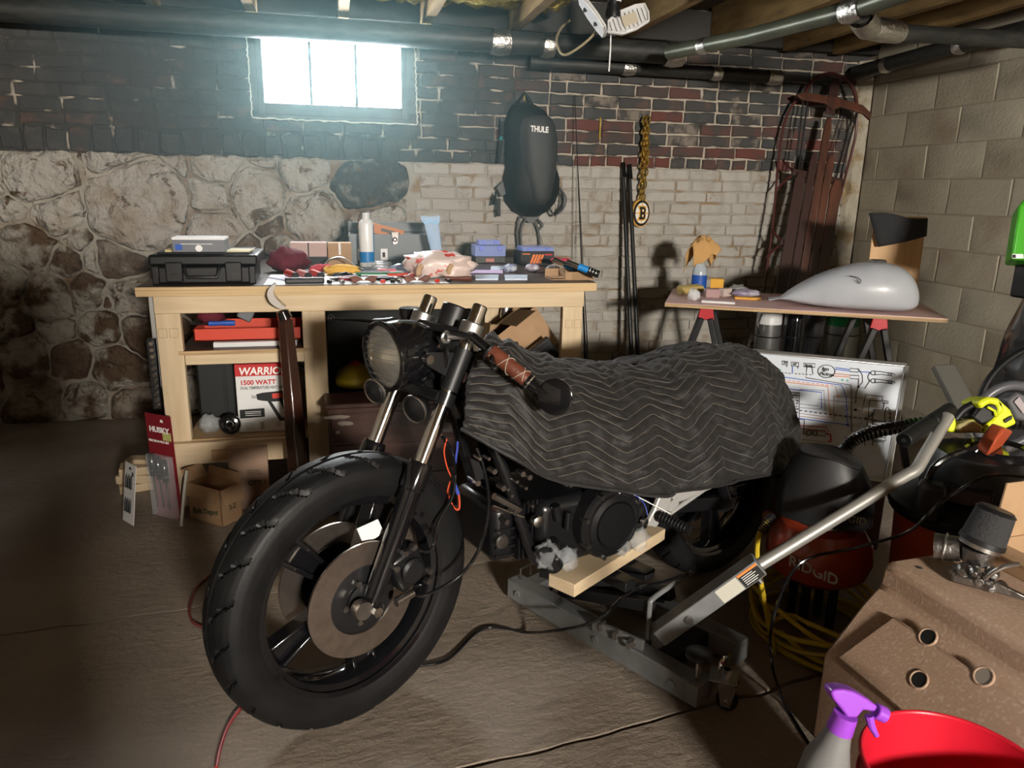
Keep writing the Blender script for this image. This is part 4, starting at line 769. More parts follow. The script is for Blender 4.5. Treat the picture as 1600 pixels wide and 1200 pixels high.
# open cardboard carton lettered Bolt Depot
A, Bp, Cp = [p+V((0, -.07, 0)) for p in (PZ(302, 797), PZ(362, 816), PZ(392, 800))]; xd = Bp-A; yd = Cp-Bp; hz = V((0, 0, .15)); xd = xd.normalized()*.185; yd = (yd - xd*(yd.dot(xd)/xd.length_squared)).normalized()*.10
t = thing('carton', 'small open brown carton with green lettering on the floor', 'box', A+(xd+yd)/2)
th = .004; up = ZU
for p, d_, nrm in ((A, xd, yd), (A+yd, xd, -yd), (A, yd, xd), (A+xd, yd, -xd)): B().prism([p, p+d_, p+d_+hz, p+hz], nrm.normalized()*th).put('side', MT['card'], t)
B().prism([A, A+xd, A+xd+yd, A+yd], up*th).put('bottom', MT['card_in'], t)
for p, d_, o_ in ((A+hz, xd, -yd.normalized()*.02+V((0, 0, -.045))), (A+hz+yd, xd, yd.normalized()*.006+V((0, 0, .04))), (A+hz, yd, -xd.normalized()*.03+V((0, 0, .045))), (A+hz+xd, yd, xd.normalized()*.015+V((0, 0, -.06)))): B().prism([p, p+d_, p+d_*.97+o_, p+d_*.03+o_], o_.cross(d_).normalized()*.003).put('flap', MT['card'], t)
text('Bolt Depot', .034, A+xd*.12+V((0, 0, .025))-yd.normalized()*.0005, xd+V((0, 0, .03)), ZU, mat('ink_green', (.03, .07, .03), .7), t, sx=.95)
nn2 = xd.normalized(); q = Bp; text('52', .035, A+xd+yd*.35+V((0, 0, .06))+nn2*.0005, yd, ZU, MT['ink_green'] if 'ink_green' in MT else mat('ink_green2', (.05, .07, .04), .7), t)
t = thing('carton', 'tall flattened brown carton standing behind the open carton', 'box', PY(388, 805, 2.99)); a = PY(361, 800, 2.97); a.z = 0; b_ = PY(416, 700, 2.97)
B().mm((a.x, 2.99, 0), (b_.x, 3.014, b_.z)).put('carton_body', mat('card_pink', (.36, .24, .17), .75), t, bevel=.001); B().mm((a.x-.06, 3.0, b_.z-.05), (a.x+.02, 3.011, b_.z-.01)).put('flap', MT['card'], t); text('QTY 1', .026, (a.x+.07, 2.989, b_.z-.16), X_, Zd, MT['ink_black'], t)
for k in range(3): B().mm((a.x+.07, 2.989, b_.z-.1-.008*k), (a.x+.12+.006*k, 2.99, b_.z-.098-.008*k)).put('printed_line', MT['ink_black'], t)
pts = smooth_path([PZ(284, 822, .008), PZ(284, 812, .03), PY(288, 765, 2.9), PY(292, 735, 2.93)], 5); tag(B().tube(pts, [.006]*len(pts), 6).put('plastic_strip', mat('strip_pale', (.5, .48, .42), .5)), 'thin pale bent strip leaning between card pack and carton', 'strip')
for k, (u, v, d_, rz) in enumerate(((208, 765, (.16, .09, .035), .3), (198, 748, (.2, .09, .035), -.1), (212, 733, (.14, .09, .035), .15), (200, 705, (.12, .06, .02), -.2))):
    q = PZ(215, 782); z_ = .018+.037*k; tag(B().box((q.x-.02+.02*(k % 2), q.y+.14, z_), d_, M.Rotation(rz, 3, 'Z')).put('wood_offcut', MT['pine'], bevel=.002), ['lowest pine offcut in the stack left of the card packs', 'second pine offcut from the bottom of the small stack', 'third pine offcut in the small stack', 'thin pine offcut on top of the small stack'][k], 'wood offcut', 'stacked pine offcuts')
# ================================================================ motorcycle
def heading(deg): a = math.radians(deg); d = V((-math.cos(a), -math.sin(a), 0)); return d, V((-d.y, d.x, 0))
fd, fn = heading(30); kd, kn = heading(20); C0 = V((0, 1.67, 0)); S0 = C0 - fd*.28
def FP(s, h, z): return C0 - fd*s + fn*h + ZU*z          # steered front end: back, left, up
def KP(s, h, z): return S0 - kd*(s-.28) + kn*h + ZU*z    # frame
def onF(u, v, h): return PP(u, v, C0+fn*h, fn)
def onK(u, v, h): return PP(u, v, S0+kn*h, kn)
bike = thing('motorcycle', 'black cafe racer motorcycle stripped of its tank under a quilted blanket', 'motorcycle', (.6, 1.95, 0))
MT['disc'] = mat('brake_disc', (.45, .39, .34), .36, 1, col2=(.38, .32, .28), scale=40)
MT['bracket'] = mat('cast_bracket', (.5, .49, .47), .4, .35); MT['frame_black'] = mat('frame_black', (.008, .008, .009), .25, coat=.3)
MT['engine_black'] = mat('engine_black', (.009, .009, .01), .28)
def tyre(c, ax, fwd, R, W, name, par):
    nt_, nw = 352, 26
    prof = [(-.38, .70), (-.44, .74), (-.5, .82), (-.5, .88), (-.46, .93), (-.38, .965), (-.28, .985), (-.14, .996), (0, 1)]
    prof = prof + [(-a, b) for a, b in reversed(prof[:-1])]
    fine = []
    for i in range(len(prof)-1):
        for k in range(3): t = k/3; fine.append((prof[i][0]*(1-t)+prof[i+1][0]*t, prof[i][1]*(1-t)+prof[i+1][1]*t))
    fine.append(prof[-1]); up = ax.cross(fwd)
    def fnc(s, q):
        th = 2*PI*s; x = q*(len(fine)-1); i = min(int(x), len(fine)-2); t = x-i; a = fine[i][0]*(1-t)+fine[i+1][0]*t; b = fine[i][1]*(1-t)+fine[i+1][1]*t
        r = R*b; wa = abs(a)
        if b > .935 and wa < .44 and wa > .08:
            ph = (s*22 + wa*1.6 + (.5 if a > 0 else 0)) % 1
            if ph < .11: r -= .009
        if wa < .02: r -= .004
        return c + fwd*math.cos(th)*r + up*math.sin(th)*r + ax*(a*W)
    return B().grid(fnc, nt_, len(fine)-1).put(name, MT['rubber'], par, weld=True, ang=.5)
def wheel(c, ax, fwd, R, W, par, discs):
    rim = B().lathe(c, ax, [(R*.70, -.052), (R*.735, -.056), (R*.74, -.046), (R*.665, -.036), (R*.64, -.02), (R*.635, 0), (R*.64, .02), (R*.665, .036), (R*.74, .046), (R*.735, .056), (R*.70, .052)], 64, caps=False)
    rm = rim.put('rim', MT['black_gloss'], par); tyre(c, ax, fwd, R, W, 'tyre', par)
    hub = B().lathe(c, ax, [(.03, -.085), (.045, -.08), (.05, -.04), (.062, -.02), (.062, .02), (.05, .04), (.045, .08), (.03, .085)], 28).put('hub', MT['black_metal'], par)
    up = ax.cross(fwd)
    for k in range(5):
        a = 2*PI*k/5 + 1.72; rd = fwd*math.cos(a)+up*math.sin(a); tn = ax.cross(rd)
        for sg in (-1, 1):
            p, q = c+rd*.05+tn*sg*.012, c+rd*R*.66+tn*sg*.03
            B().prism([p-tn*.008-ax*.02, p+tn*.008-ax*.02, p+tn*.006+ax*.02, p-tn*.006+ax*.02], q-p).put('spoke', MT['black_gloss'], par, bevel=.004)
        B().prism([c+rd*.05+tn*x-ax*.004 for x in (-.012, .012)] + [c+rd*R*.66+tn*x-ax*.004 for x in (.03, -.03)], ax*.008).put('spoke_web', MT['black_gloss'], par)
    for sg in discs:
        o = c+ax*.066*sg; B().lathe(o, ax*sg, [(.086, 0), (.143, 0), (.143, .006), (.086, .006), (.086, 0)], 64, caps=False).put('brake_disc', MT['disc'], par)
        B().lathe(o-ax*.006*sg, ax*sg, [(.03, -.002), (.092, -.002), (.092, .004), (.06, .012), (.03, .014)], 40).put('disc_carrier', MT['black_metal'], par)
        for k in range(5): a = 2*PI*k/5; q = o+(fwd*math.cos(a)+up*math.sin(a))*.052+ax*sg*.008; B().cyl(q, q+ax*sg*.01, .008, n=6).put('disc_bolt', MT['steel'], par)
fw = FP(0, 0, .34); wheel(fw, fn, fd, .34, .13, bike, (1, -1))
rw = KP(1.33, 0, .29); wheel(rw, kn, kd, .29, .13, bike, (-1,))
# white tag tied to a spoke
q = onF(578, 832, .05); B().prism([onF(*p, .05) for p in ((557, 826), (590, 811), (600, 832), (568, 852))], fn*.0015).put('paper_tag', MT['paper'], bike)
# fork legs
def leg_fn(h):
    return lambda s, z: FP(s, h, z)
rake = V(FP(.336, 0, 1.01)-FP(-.006, 0, .33)).normalized()
for h in (.098, -.098):
    a = FP(0, h, .335); st = FP(.155, h, .655); tp = FP(.335, h, 1.008)
    sl = B().tube([a-rake*.035, a-rake*.02, a+rake*.02, a+rake*.06, st-rake*.07, st-rake*.065, st-rake*.01, st], [.014, .02, .021, .0245, .0255, .03, .0305, .027], 24).put('fork_slider', MT['black_gloss'], bike)
    B().tube([st-rake*.01, tp], .0185, 24).put('fork_tube', MT['chrome'], bike)
    B().tube([tp, tp+rake*.003], .016, 20).put('fork_cap', MT['black_metal'], bike)
    c = FP(.306, h, .955); B().tube([c-rake*.016, c+rake*.016], .029, 24).put('handlebar_clamp', MT['alu'], bike, bevel=.003)
    m_ = st.lerp(tp, .36); B().tube([m_, st.lerp(tp, .44)], .023, 20).put('lower_clamp', MT['black_metal'], bike)
    B().tube([st.lerp(tp, .455), st.lerp(tp, .72)], .0235, 20).put('fork_cover', MT['black_satin'], bike)
    for z_ in (.92,): q = FP(.296, h+.03*(1 if h > 0 else -1), .94); B().tube([q, q-ZU*.03], .006, 8).put('clamp_bolt', MT['steel'], bike)
for k, t_ in enumerate((.40, .80)):
    a, b_ = FP(.155, .098, .655).lerp(FP(.335, .098, 1.008), t_), FP(.155, -.098, .655).lerp(FP(.335, -.098, 1.008), t_)
    B().bar(a, b_, .05, .028, rake).put('triple_clamp', MT['black_metal'], bike, bevel=.006); B().tube([(a+b_)/2-fd*-.0, (a+b_)/2-fd*.06], .03, 12).put('steering_stem', MT['black_metal'], bike)
axl = FP(0, 0, .335); B().tube([axl-fn*.12, axl+fn*.13], .009, 12).put('front_axle', MT['steel'], bike); B().tube([axl+fn*.118, axl+fn*.136], .013, 6).put('axle_nut', MT['chrome'], bike)
B().box(FP(.0, .1, .325), (.05, .04, .035), M.Rotation(math.radians(30), 3, 'Z')).put('axle_clamp', MT['black_metal'], bike, bevel=.005)
# caliper behind the left leg
cb = FP(.1, .1, .405); RB = M((-fd, fn, ZU)).transposed()
cal = B().box(cb, (.085, .05, .1), RB @ M.Rotation(-.35, 3, 'Y')).put('brake_caliper', MT['engine_black'], bike, bevel=.012)
B().lathe(cb+fn*.024, fn, [(.03, 0), (.031, .012), (.024, .018)], 24).put('caliper_piston_cover', MT['black_satin'], cal)
for ds, dz in ((-.02, .05), (.005, .058), (-.045, .02), (.045, -.045), (.05, -.02)): q = cb-fd*ds+ZU*dz+fn*.02; B().cyl(q, q+fn*.016, .008, n=6).put('caliper_bolt', MT['steel'], cal)
sp = FP(.055, .125, .335); B().tube([sp, sp-fd*.05+ZU*.006], [.012, .01], 12).put('speedometer_drive', MT['steel'], bike); B().cyl(FP(-.03, .1, .345), FP(-.03, .125, .345), .022, n=18).put('drive_hub', MT['steel'], bike)
cable = smooth_path([sp-fd*.05+ZU*.006, onF(665, 930, .13), onK(720, 898, .16), onK(752, 850, .17), onK(764, 790, .16), onK(757, 735, .14), onK(745, 700, .12)], 8); B().tube(cable, .0045, 8).put('speedometer_cable', MT['black_gloss'], bike)
hose = smooth_path([cb+ZU*.05, onF(672, 860, .1), onF(685, 815, .09), onF(708, 770, .08), onF(708, 715, .06), onF(690, 680, .04)], 8); B().tube(hose, .0045, 8).put('brake_hose', MT['black_gloss'], bike)
# headlight
hc = onF(598, 558, 0); ha = (fd - ZU*.06).normalized(); hr = .073
hl = B().lathe(hc, -ha, [(hr*1.1, -.004), (hr*1.13, .004), (hr*1.12, .016), (hr*1.1, .018), (hr*1.1, .05), (hr*1.02, .09), (hr*.8, .125), (hr*.45, .145), (.01, .15)], 40, caps=False).put('headlight_shell', MT['black_gloss'], bike)
def lensmat():
    m = mat('headlight_glass', (.95, .93, .86), .04, trans=.9, ior=1.3); return m
B().lathe(hc, -ha, [(.001, -.014), (hr*.3, -.012), (hr*.6, -.008), (hr*.9, -.001), (hr*1.03, .004), (hr*1.05, .01)], 40).put('headlight_lens', lensmat(), hl)
B().lathe(hc, -ha, [(hr*1.0, .012), (hr*.8, .035), (hr*.4, .055), (.004, .06)], 32, caps=False).put('reflector', mat('reflector', (.85, .82, .74), .16, 1), hl); B().tor(hc+ha*-.002, ha, hr*1.09, .006, 44, 8).put('headlight_bezel', MT['black_gloss'], hl)
hx_ = ha.cross(ZU).normalized(); hy_ = hx_.cross(ha)
for k in range(9): z_ = hr*(-.8+.2*k); w_ = math.sqrt(max(0, hr*hr-z_*z_))*.93; B().tube([hc+ha*(.012*(1-(abs(x)*w_/hr)**2)*(1-(z_/hr)**2)+.0012)+hx_*x*w_+hy_*z_ for x in (-1, -.6, -.2, .2, .6, 1)], .0012, 5).put('lens_ridge', MT['clear'], hl)
for h in (.09, -.09):
    q = hc-ha*.06+fn*h*.95; B().tube([q, q+fn*.02*(1 if h > 0 else -1)], .011, 12).put('headlight_bolt', MT['steel'], bike)
    f0 = FP(.155, h, .655).lerp(FP(.335, h, 1.008), .52); f1 = FP(.155, h, .655).lerp(FP(.335, h, 1.008), .70); B().prism([q+ZU*.016, q-ZU*.016, f0, f1], fn*.005*(1 if h > 0 else -1)).put('headlight_bracket', MT['black_satin'], bike, bevel=.002)
# horns under the headlight
for u, v, h, r_ in ((586, 612, -.03, .03), (648, 640, .035, .034)):
    c = onF(u, v, h); ax = (fd*.85+fn*.2-ZU*.15).normalized(); ho = B().lathe(c, ax, [(.012, -.04), (r_*.6, -.03), (r_*.95, -.012), (r_, 0), (r_*.8, .006), (r_*.3, .008), (.002, .012)], 28).put('horn', MT['black_metal'], bike); B().tor(c, ax, r_, .0042, 32, 8).put('horn_rim', MT['steel'], ho)
# gauges and reservoir
gc = onF(707, 498, .0); B().lathe(gc-rake*.03, rake, [(.02, -.02), (.033, 0), (.036, .012), (.036, .058), (.033, .062), (.03, .058)], 32).put('speedometer', MT['black_satin'], bike)
rc = onF(641, 500, -.16); B().lathe(rc-ZU*.03, ZU, [(.024, 0), (.027, .004), (.027, .04), (.03, .042), (.03, .06), (.027, .063)], 26).put('brake_reservoir', MT['black_gloss'], bike)
# handlebars
def bars(sgn):
    a = FP(.296, .105*sgn, .945); e = FP(.36 if sgn > 0 else .32, .36*sgn, .87 if sgn > 0 else .9)
    if sgn > 0: g0, g1 = onF(766, 548, .2), onF(824, 594, .285); d_ = (g1-g0).normalized(); a2, e = g0-d_*.05, g1+d_*.045
    else: a2 = a.lerp(e, .25); g0, g1 = a.lerp(e, .5), a.lerp(e, .92)
    B().tube([a, a2, g0], .011, 14).put('handlebar', MT['black_gloss'], bike)
    gr = B().tube([g0, g0.lerp(g1, .05), g0.lerp(g1, .5), g0.lerp(g1, .95), g1], [.017, .0185, .0175, .018, .016], 20).put('grip', MT['brown_leather'] if sgn > 0 else MT['black_satin'], bike)
    return a, g0, g1, e, gr
a, g0, g1, e, gr = bars(1); gd = (g1-g0).normalized(); gs = gd.cross(ZU).normalized(); gu = gs.cross(gd)
for k in (-1, 1):
    pts = [g0.lerp(g1, t/40) + (gs*math.cos(k*t*.36+1)+gu*math.sin(k*t*.36+1))*.0192 for t in range(3, 39)]; B().tube(pts, .0009, 5).put('lacing', MT['thread'], gr)
B().tor(g0, gd, .02, .004, 20, 6).put('grip_flange', MT['black_satin'], gr)
B().tube([g1, g1+gd*.014, g1+gd*.014, g1+gd*.03], [.017, .017, .012, .012], 18).put('bar_end', MT['black_gloss'], bike); B().tor(g1+gd*.008, gd, .0165, .003, 20, 6).put('bar_end_ring', MT['chrome'], bike)
mc = onF(868, 620, .345); B().tube([g1+gd*.03, (g1+gd*.03).lerp(mc, .6), mc], [.009, .006, .005], 10).put('mirror_stem', MT['black_gloss'], bike)
max_ = (CF*-.75 + fd*.6 - ZU*.05).normalized(); B().lathe(mc, max_, [(.002, -.012), (.035, -.010), (.041, -.004), (.042, .004), (.038, .007), (.002, .008)], 40).put('bar_end_mirror', MT['black_gloss'], bike)
lv = smooth_path([onF(703, 520, .13), onF(740, 528, .16), onF(765, 550, .2), onF(772, 573, .26)], 6); B().tube(lv, [.006]*(len(lv)-1)+[.008], 8).put('clutch_lever', MT['black_gloss'], bike); B().ball(onF(772, 575, .262), .008, 12).put('lever_tip', MT['black_gloss'], bike)
q = onF(697, 527, .12); B().tube([q, onF(735, 525, .13)], .007, 10).put('lever_bracket', MT['alu'], bike); B().tor(q, fn, .011, .005, 16, 8).put('lever_pivot', MT['alu'], bike); B().tube(smooth_path([q-ZU*.012, onF(698, 560, .1), onF(692, 590, .08)], 4), .004, 6).put('clutch_cable', MT['black_gloss'], bike)
a, g0, g1, e, gr = bars(-1); rl = [onF(600, 504, -.2), onF(560, 500, -.28), onF(524, 498, -.34)]; B().tube(rl, [.005, .0045, .004], 8).put('brake_lever', MT['black_gloss'], bike); B().ball(onF(517, 497, -.35), .009, 12).put('lever_tip', MT['black_gloss'], bike)
# frame
nk = KP(.31, 0, .80); B().tube([KP(.335, 0, .72), KP(.27, 0, .86)], .032, 18).put('steering_head', MT['frame_black'], bike)
for h in (.1, -.1):
    B().tube(smooth_path([KP(.34, h*.3, .76), KP(.40, h, .62), KP(.50, h*1.15, .34), KP(.56, h*1.15, .295), KP(.75, h*1.1, .285)], 6), .016, 14).put('down_tube', MT['frame_black'], bike)
    B().tube(smooth_path([KP(.34, h*.3, .82), KP(.6, h*.8, .74), KP(.95, h, .66), KP(1.4, h, .64)], 5), .015, 12).put('upper_tube', MT['frame_black'], bike)
    B().tube([KP(.95, h, .64), KP(.93, h, .36)], .015, 12).put('rear_tube', MT['frame_black'], bike)
    B().bar(KP(.93, h, .36), KP(1.33, h, .29), .028, .045).put('swingarm', MT['frame_black'], bike, bevel=.004); B().tube([KP(1.27, h*1.2, .32), KP(1.14, h*1.1, .58)], .02, 12).put('shock_absorber', MT['black_gloss'], bike)
B().mm((0, 0, 0), (0, 0, 0)) if False else None
B().prism([onK(728, 712, .12), onK(742, 718, .12), onK(752, 742, .12), onK(738, 748, .12)], kn*.02).put('ignition_coil', MT['black_satin'], bike)
B().bar(KP(.72, 0, .70), KP(1.35, 0, .72), .2, .05).put('seat_base', MT['black_satin'], bike, bevel=.02)
B().bar(KP(.42, 0, .78), KP(.72, 0, .72), .1, .06).put('backbone', MT['frame_black'], bike, bevel=.02)
# engine
KB = M((-kd, kn, ZU)).transposed(); cc = onK(958, 818, .18)
eng = B().box(KP(.70, 0, .37), (.36, .26, .2), KB).put('crankcase', MT['engine_black'], bike, bevel=.025, seg=3)
cv = B().lathe(cc-kn*.06, kn, [(.105, 0), (.106, .05), (.10, .058), (.088, .06), (.085, .066), (.07, .072), (.066, .066), (.064, .074), (.002, .078)], 48).put('clutch_cover', MT['engine_black'], eng)
B().box(cc-kn*.045-kd*.11-ZU*.02, (.12, .05, .1), KB).put('sprocket_cover', MT['engine_black'], eng, bevel=.02)
text('HONDA', .02, cc+kd*.035-ZU*.02+kn*.018, -kd, ZU, MT['black_satin'], eng, depth=.001) if False else None
for k in range(8):
    a = 2*PI*k/8+.3; q = cc+(kd*math.cos(a)+ZU*math.sin(a))*.1-kn*.005; B().cyl(q-kn*.02, q+kn*.012, .0075, n=10).put('cover_bolt', MT['steel'], eng)
def fins(c, ax, up2, n, w, l, gap, th, name):
    c, ax = V(c), V(ax).normalized(); sd_ = kn
    for k in range(n): B().bar(c+ax*gap*k-up2*l/2, c+ax*gap*k+up2*l/2, w, th, ax).put(name, MT['engine_black'], eng)
# front cylinder lying forward, rear cylinder leaning back
fa = (kd*.92+ZU*.1).normalized(); fc = KP(.56, 0, .385); B().tube([fc, fc+fa*.1], .075, 20).put('front_cylinder', MT['engine_black'], eng); fins(fc+fa*.005, fa, ZU, 7, .2, .17, .014, .005, 'cooling_fin')
hd_ = B().box(fc+fa*.14, (.07, .21, .16), KB).put('front_cylinder_head', MT['engine_black'], eng, bevel=.02); q = onK(784, 846, .11); B().lathe(q, kn, [(.02, -.02), (.02, .004), (.016, .008), (.002, .009)], 20).put('head_plug', MT['steel'], eng)
for dz in (-.06, -.035, -.01, .015): B().bar(fc+fa*.14+kn*.106+ZU*dz-fa*.03, fc+fa*.14+kn*.106+ZU*dz+fa*.03, .005, .006).put('head_fin', MT['engine_black'], eng)
ra = (-kd*.42+ZU*.9).normalized(); rc_ = KP(.70, 0, .45); B().tube([rc_, rc_+ra*.16], .075, 20).put('rear_cylinder', MT['engine_black'], eng); fins(rc_+ra*.02, ra, -kd*.9-ZU*.42, 10, .23, .2, .0155, .005, 'cooling_fin')
B().tube([onK(772, 775, .15), onK(812, 796, .15)], .009, 12).put('coolant_pipe', MT['steel'], eng); B().tube([onK(770, 790, .14), onK(818, 808, .14)], .003, 8).put('chrome_rod', MT['chrome'], eng)
for u, v in ((748, 716), (762, 716), (771, 736), (756, 742), (738, 750), (745, 754), (785, 762), (792, 764), (798, 774), (803, 800), (826, 745), (815, 740), (846, 806), (842, 818), (858, 825), (790, 815), (776, 798), (830, 790), (890, 758), (870, 790), (820, 762), (806, 752)):
    q = onK(u, v, .12+.03*((u*7) % 3)/3); B().cyl(q-kn*.02, q+kn*.008, .0045+.003*((u*3+v) % 2), n=8).put('engine_bolt', MT['steel'], eng)
q = onK(842, 816, .15); B().lathe(q-kn*.02, kn, [(.016, 0), (.016, .02), (.009, .024)], 16).put('mount_bolt', MT['steel'], eng); B().tube([onK(868, 790, .14), onK(872, 812, .14)], .012, 12).put('tappet_cover', MT['engine_black'], eng); B().tube([onK(888, 800, .15), onK(886, 826, .15)], .009, 12).put('oil_line', MT['engine_black'], eng)
# film wrapped exhaust ports
for u, v, r_ in ((855, 868, .032), (885, 874, .03), (972, 852, .026), (998, 842, .03)): q = onK(u, v, .17); crumple(q, (r_, r_*.8, r_*1.15), u, .5, 18, 3).put('film_wrap', MT['film'], bike, ang=3)
B().tube([KP(.56, .13, .35), onK(850, 862, .17), onK(868, 885, .17)], [.022, .026, .024], 16).put('exhaust_stub', MT['engine_black'], bike)
# foot peg, bracket
B().prism([onK(*p, .17) for p in ((1028, 765), (1046, 768), (1040, 790), (1020, 822), (1004, 818), (1016, 796))], kn*.016).put('peg_bracket', MT['bracket'], bike, bevel=.004); B().prism([onK(*p, .17) for p in ((1040, 768), (1108, 755), (1108, 762), (1052, 785))], kn*.012).put('peg_bracket_arm', MT['bracket'], bike, bevel=.003); B().tube([onK(1046, 802, .17), onK(1112, 756, .15)], .008, 10).put('bracket_brace', MT['bracket'], bike)
B().prism([onK(*p, .175) for p in ((1040, 785), (1056, 776), (1058, 786), (1046, 798), (1036, 796))], kn*.01).put('bracket_gusset', MT['bracket'], bike, bevel=.002)
for u, v in ((1033, 768), (1008, 816)): q = onK(u, v, .19); B().lathe(q-kn*.01, kn, [(.012, 0), (.012, .012), (.006, .014)], 14).put('bracket_bolt', MT['steel'], bike)
p0, p1 = onK(1030, 806, .2), onK(1078, 829, .3); pd_ = (p1-p0).normalized(); pg = B().tube([p0, p1], .014, 16).put('foot_peg', MT['rubber'], bike)
for k in range(9): B().tor(p0.lerp(p1, .08+.1*k), pd_, .0145, .0022, 18, 6).put('peg_rib', MT['rubber'], pg)
# loose wires
def wire(pts, m, r=.0022, name='loose_wire'): B().tube(smooth_path(pts, 7), r, 6).put(name, m, bike)
MT['wire_red'] = mat('wire_red', (.6, .08, .03), .4); MT['wire_blue'] = mat('wire_blue', (.05, .08, .4), .4)
wire([onK(698, 686, .05), onK(694, 705, .05), onK(698, 728, .05), onK(705, 745, .05)], MT['wire_red'], .002); wire([onK(704, 752, .05), onK(700, 770, .05), onK(708, 792, .05), onK(717, 795, .05), onK(717, 775, .05), onK(710, 755, .05)], MT['wire_red'], .003); wire([onK(711, 758, .052), onK(716, 772, .052)], MT['wire_blue'], .005, 'wire_sleeve'); wire([onK(715, 690, .05), onK(714, 705, .05), onK(711, 724, .05)], MT['wire_blue'], .003)
wire([onK(968, 764, .18), onK(970, 782, .18), onK(985, 802, .18)], MT['ink_white'], .0018); wire([onK(975, 764, .18), onK(1000, 778, .18), onK(1048, 803, .22)], MT['ink_white'], .0016); wire([onK(980, 763, .18), onK(1005, 785, .18), onK(1012, 805, .19)], MT['wire_blue'], .0016)
# ---------------------------------------------------------------- quilted moving blanket
blanket = thing('moving_blanket', 'dark grey quilted moving blanket with zigzag stitching draped over the motorcycle', 'blanket', KP(.9, 0, .3))
def interp(x, xs, ys):
    if x <= xs[0]: return ys[0]
    for i in range(len(xs)-1):
        if x <= xs[i+1]: t = (x-xs[i])/(xs[i+1]-xs[i]); t = t*t*(3-2*t); return ys[i]*(1-t)+ys[i+1]*t
    return ys[-1]
TS, TZ_ = [.42, .48, .57, .72, .95, 1.10, 1.22, 1.34], [.93, .905, .86, .815, .785, .80, .82, .80]
HL = [(.235, .20, .75), (.34, .25, .675), (.46, .28, .605), (.65, .285, .54), (.82, .28, .49), (1.05, .28, .47), (1.3, .26, .45), (1.47, .21, .40), (1.62, .14, .31), (1.67, 0, .28), (1.62, -.14, .3), (1.47, -.22, .4), (1.3, -.27, .45), (.9, -.28, .5), (.46, -.26, .6), (.36, -.17, .72)]
cum = [0]
for i in range(1, len(HL)): cum.append(cum[-1]+math.dist(HL[i], HL[i-1]))
TOT = cum[-1]
def hem(a):
    i = 0
    while i < len(cum)-2 and cum[i+1] < a: i += 1
    t = (a-cum[i])/(cum[i+1]-cum[i]); p0, p1, p2, p3 = (V(HL[max(0, min(len(HL)-1, i+k))]) for k in (-1, 0, 1, 2))
    return .5*((2*p1)+(p2-p0)*t+(2*p0-5*p1+4*p2-p3)*t*t+(3*p1-p0-3*p2+p3)*t*t*t)
ROW, PER, AMP = .04, .26, .075
def zig(a): x = (a/PER) % 1; return (4*abs(x-.5)-1)*AMP*.5
def surf(a, t, puff=True):
    H_ = hem(a); s0 = min(1.36, max(.44, .44 + (H_.x-.27)*.80)); zt = interp(s0, TS, TZ_)
    e = .5*PI*t; f = math.sin(e)**.85; g = 1-math.cos(e)**1.15
    s = s0+(H_.x-s0)*f; h = H_.y*f; z = zt-(zt-H_.z)*g
    fold = .016*math.sin(a*13+2*NZ.noise(V((a*3, t*2, 5))))*t*t + .02*NZ.noise(V((a*4.5, t*3, 1)))*(.3+t) + .012*NZ.noise(V((a*10, t*6, 3)))*(.3+.7*t) + .008*NZ.noise(V((a*24, t*15, 9)))
    if s0 > .93: fold += .018*math.exp(-((t-.35)/.08)**2)*math.exp(-((s0-1.05)/.1)**2)
    L_ = .62; d = (1-t)*L_ + zig(a)
    if puff: fold += .0038*abs(math.sin(PI*d/ROW))**.7 - .003
    nrm = V((0, 1 if H_.y > 0 else -1, 0))*min(1, abs(H_.y)/.12)*f + V((1 if H_.x > 1.4 else 0, 0, 0))*f*(1-min(1, abs(H_.y)/.2)) + V((0, 0, 1))*(1-f*.8)
    q = V((s, h, z)) + nrm.normalized()*fold
    return KP(q.x, q.y, q.z)
MT['quilt'] = mat('quilt_cloth', (.0135, .0125, .0125), .6, spec=.35, col2=(.019, .0175, .017), scale=25, bump=.35, bscale=60, sheen=.06)
NA, NT = 420, 112
bk = B().grid(lambda a, t: surf(a*TOT, t), NA, NT).put('quilted_cloth', MT['quilt'], blanket, ang=3); bk.modifiers.new('solid', 'SOLIDIFY').thickness = .005
k = 1
while k*ROW < .66:
    cur = []
    def flush():
        global cur
        if len(cur) > 3: B().tube(cur, .0009, 4).put('stitch_row', MT['stitch'], blanket)
        cur = []
    n = int(TOT*.66/.012)
    for i in range(n+1):
        a = .02+i*.012; t = 1-(k*ROW - zig(a))/.62
        if .02 < t < .965: p = surf(a, t); cur.append(p+ (CO-p).normalized()*.0025)
        else: flush()
    flush(); k += 1
hp = [surf(TOT*i/160, 1)*1.0 for i in range(161)]; B().tube(hp, .005, 6).put('hem_binding', MT['quilt'], blanket)
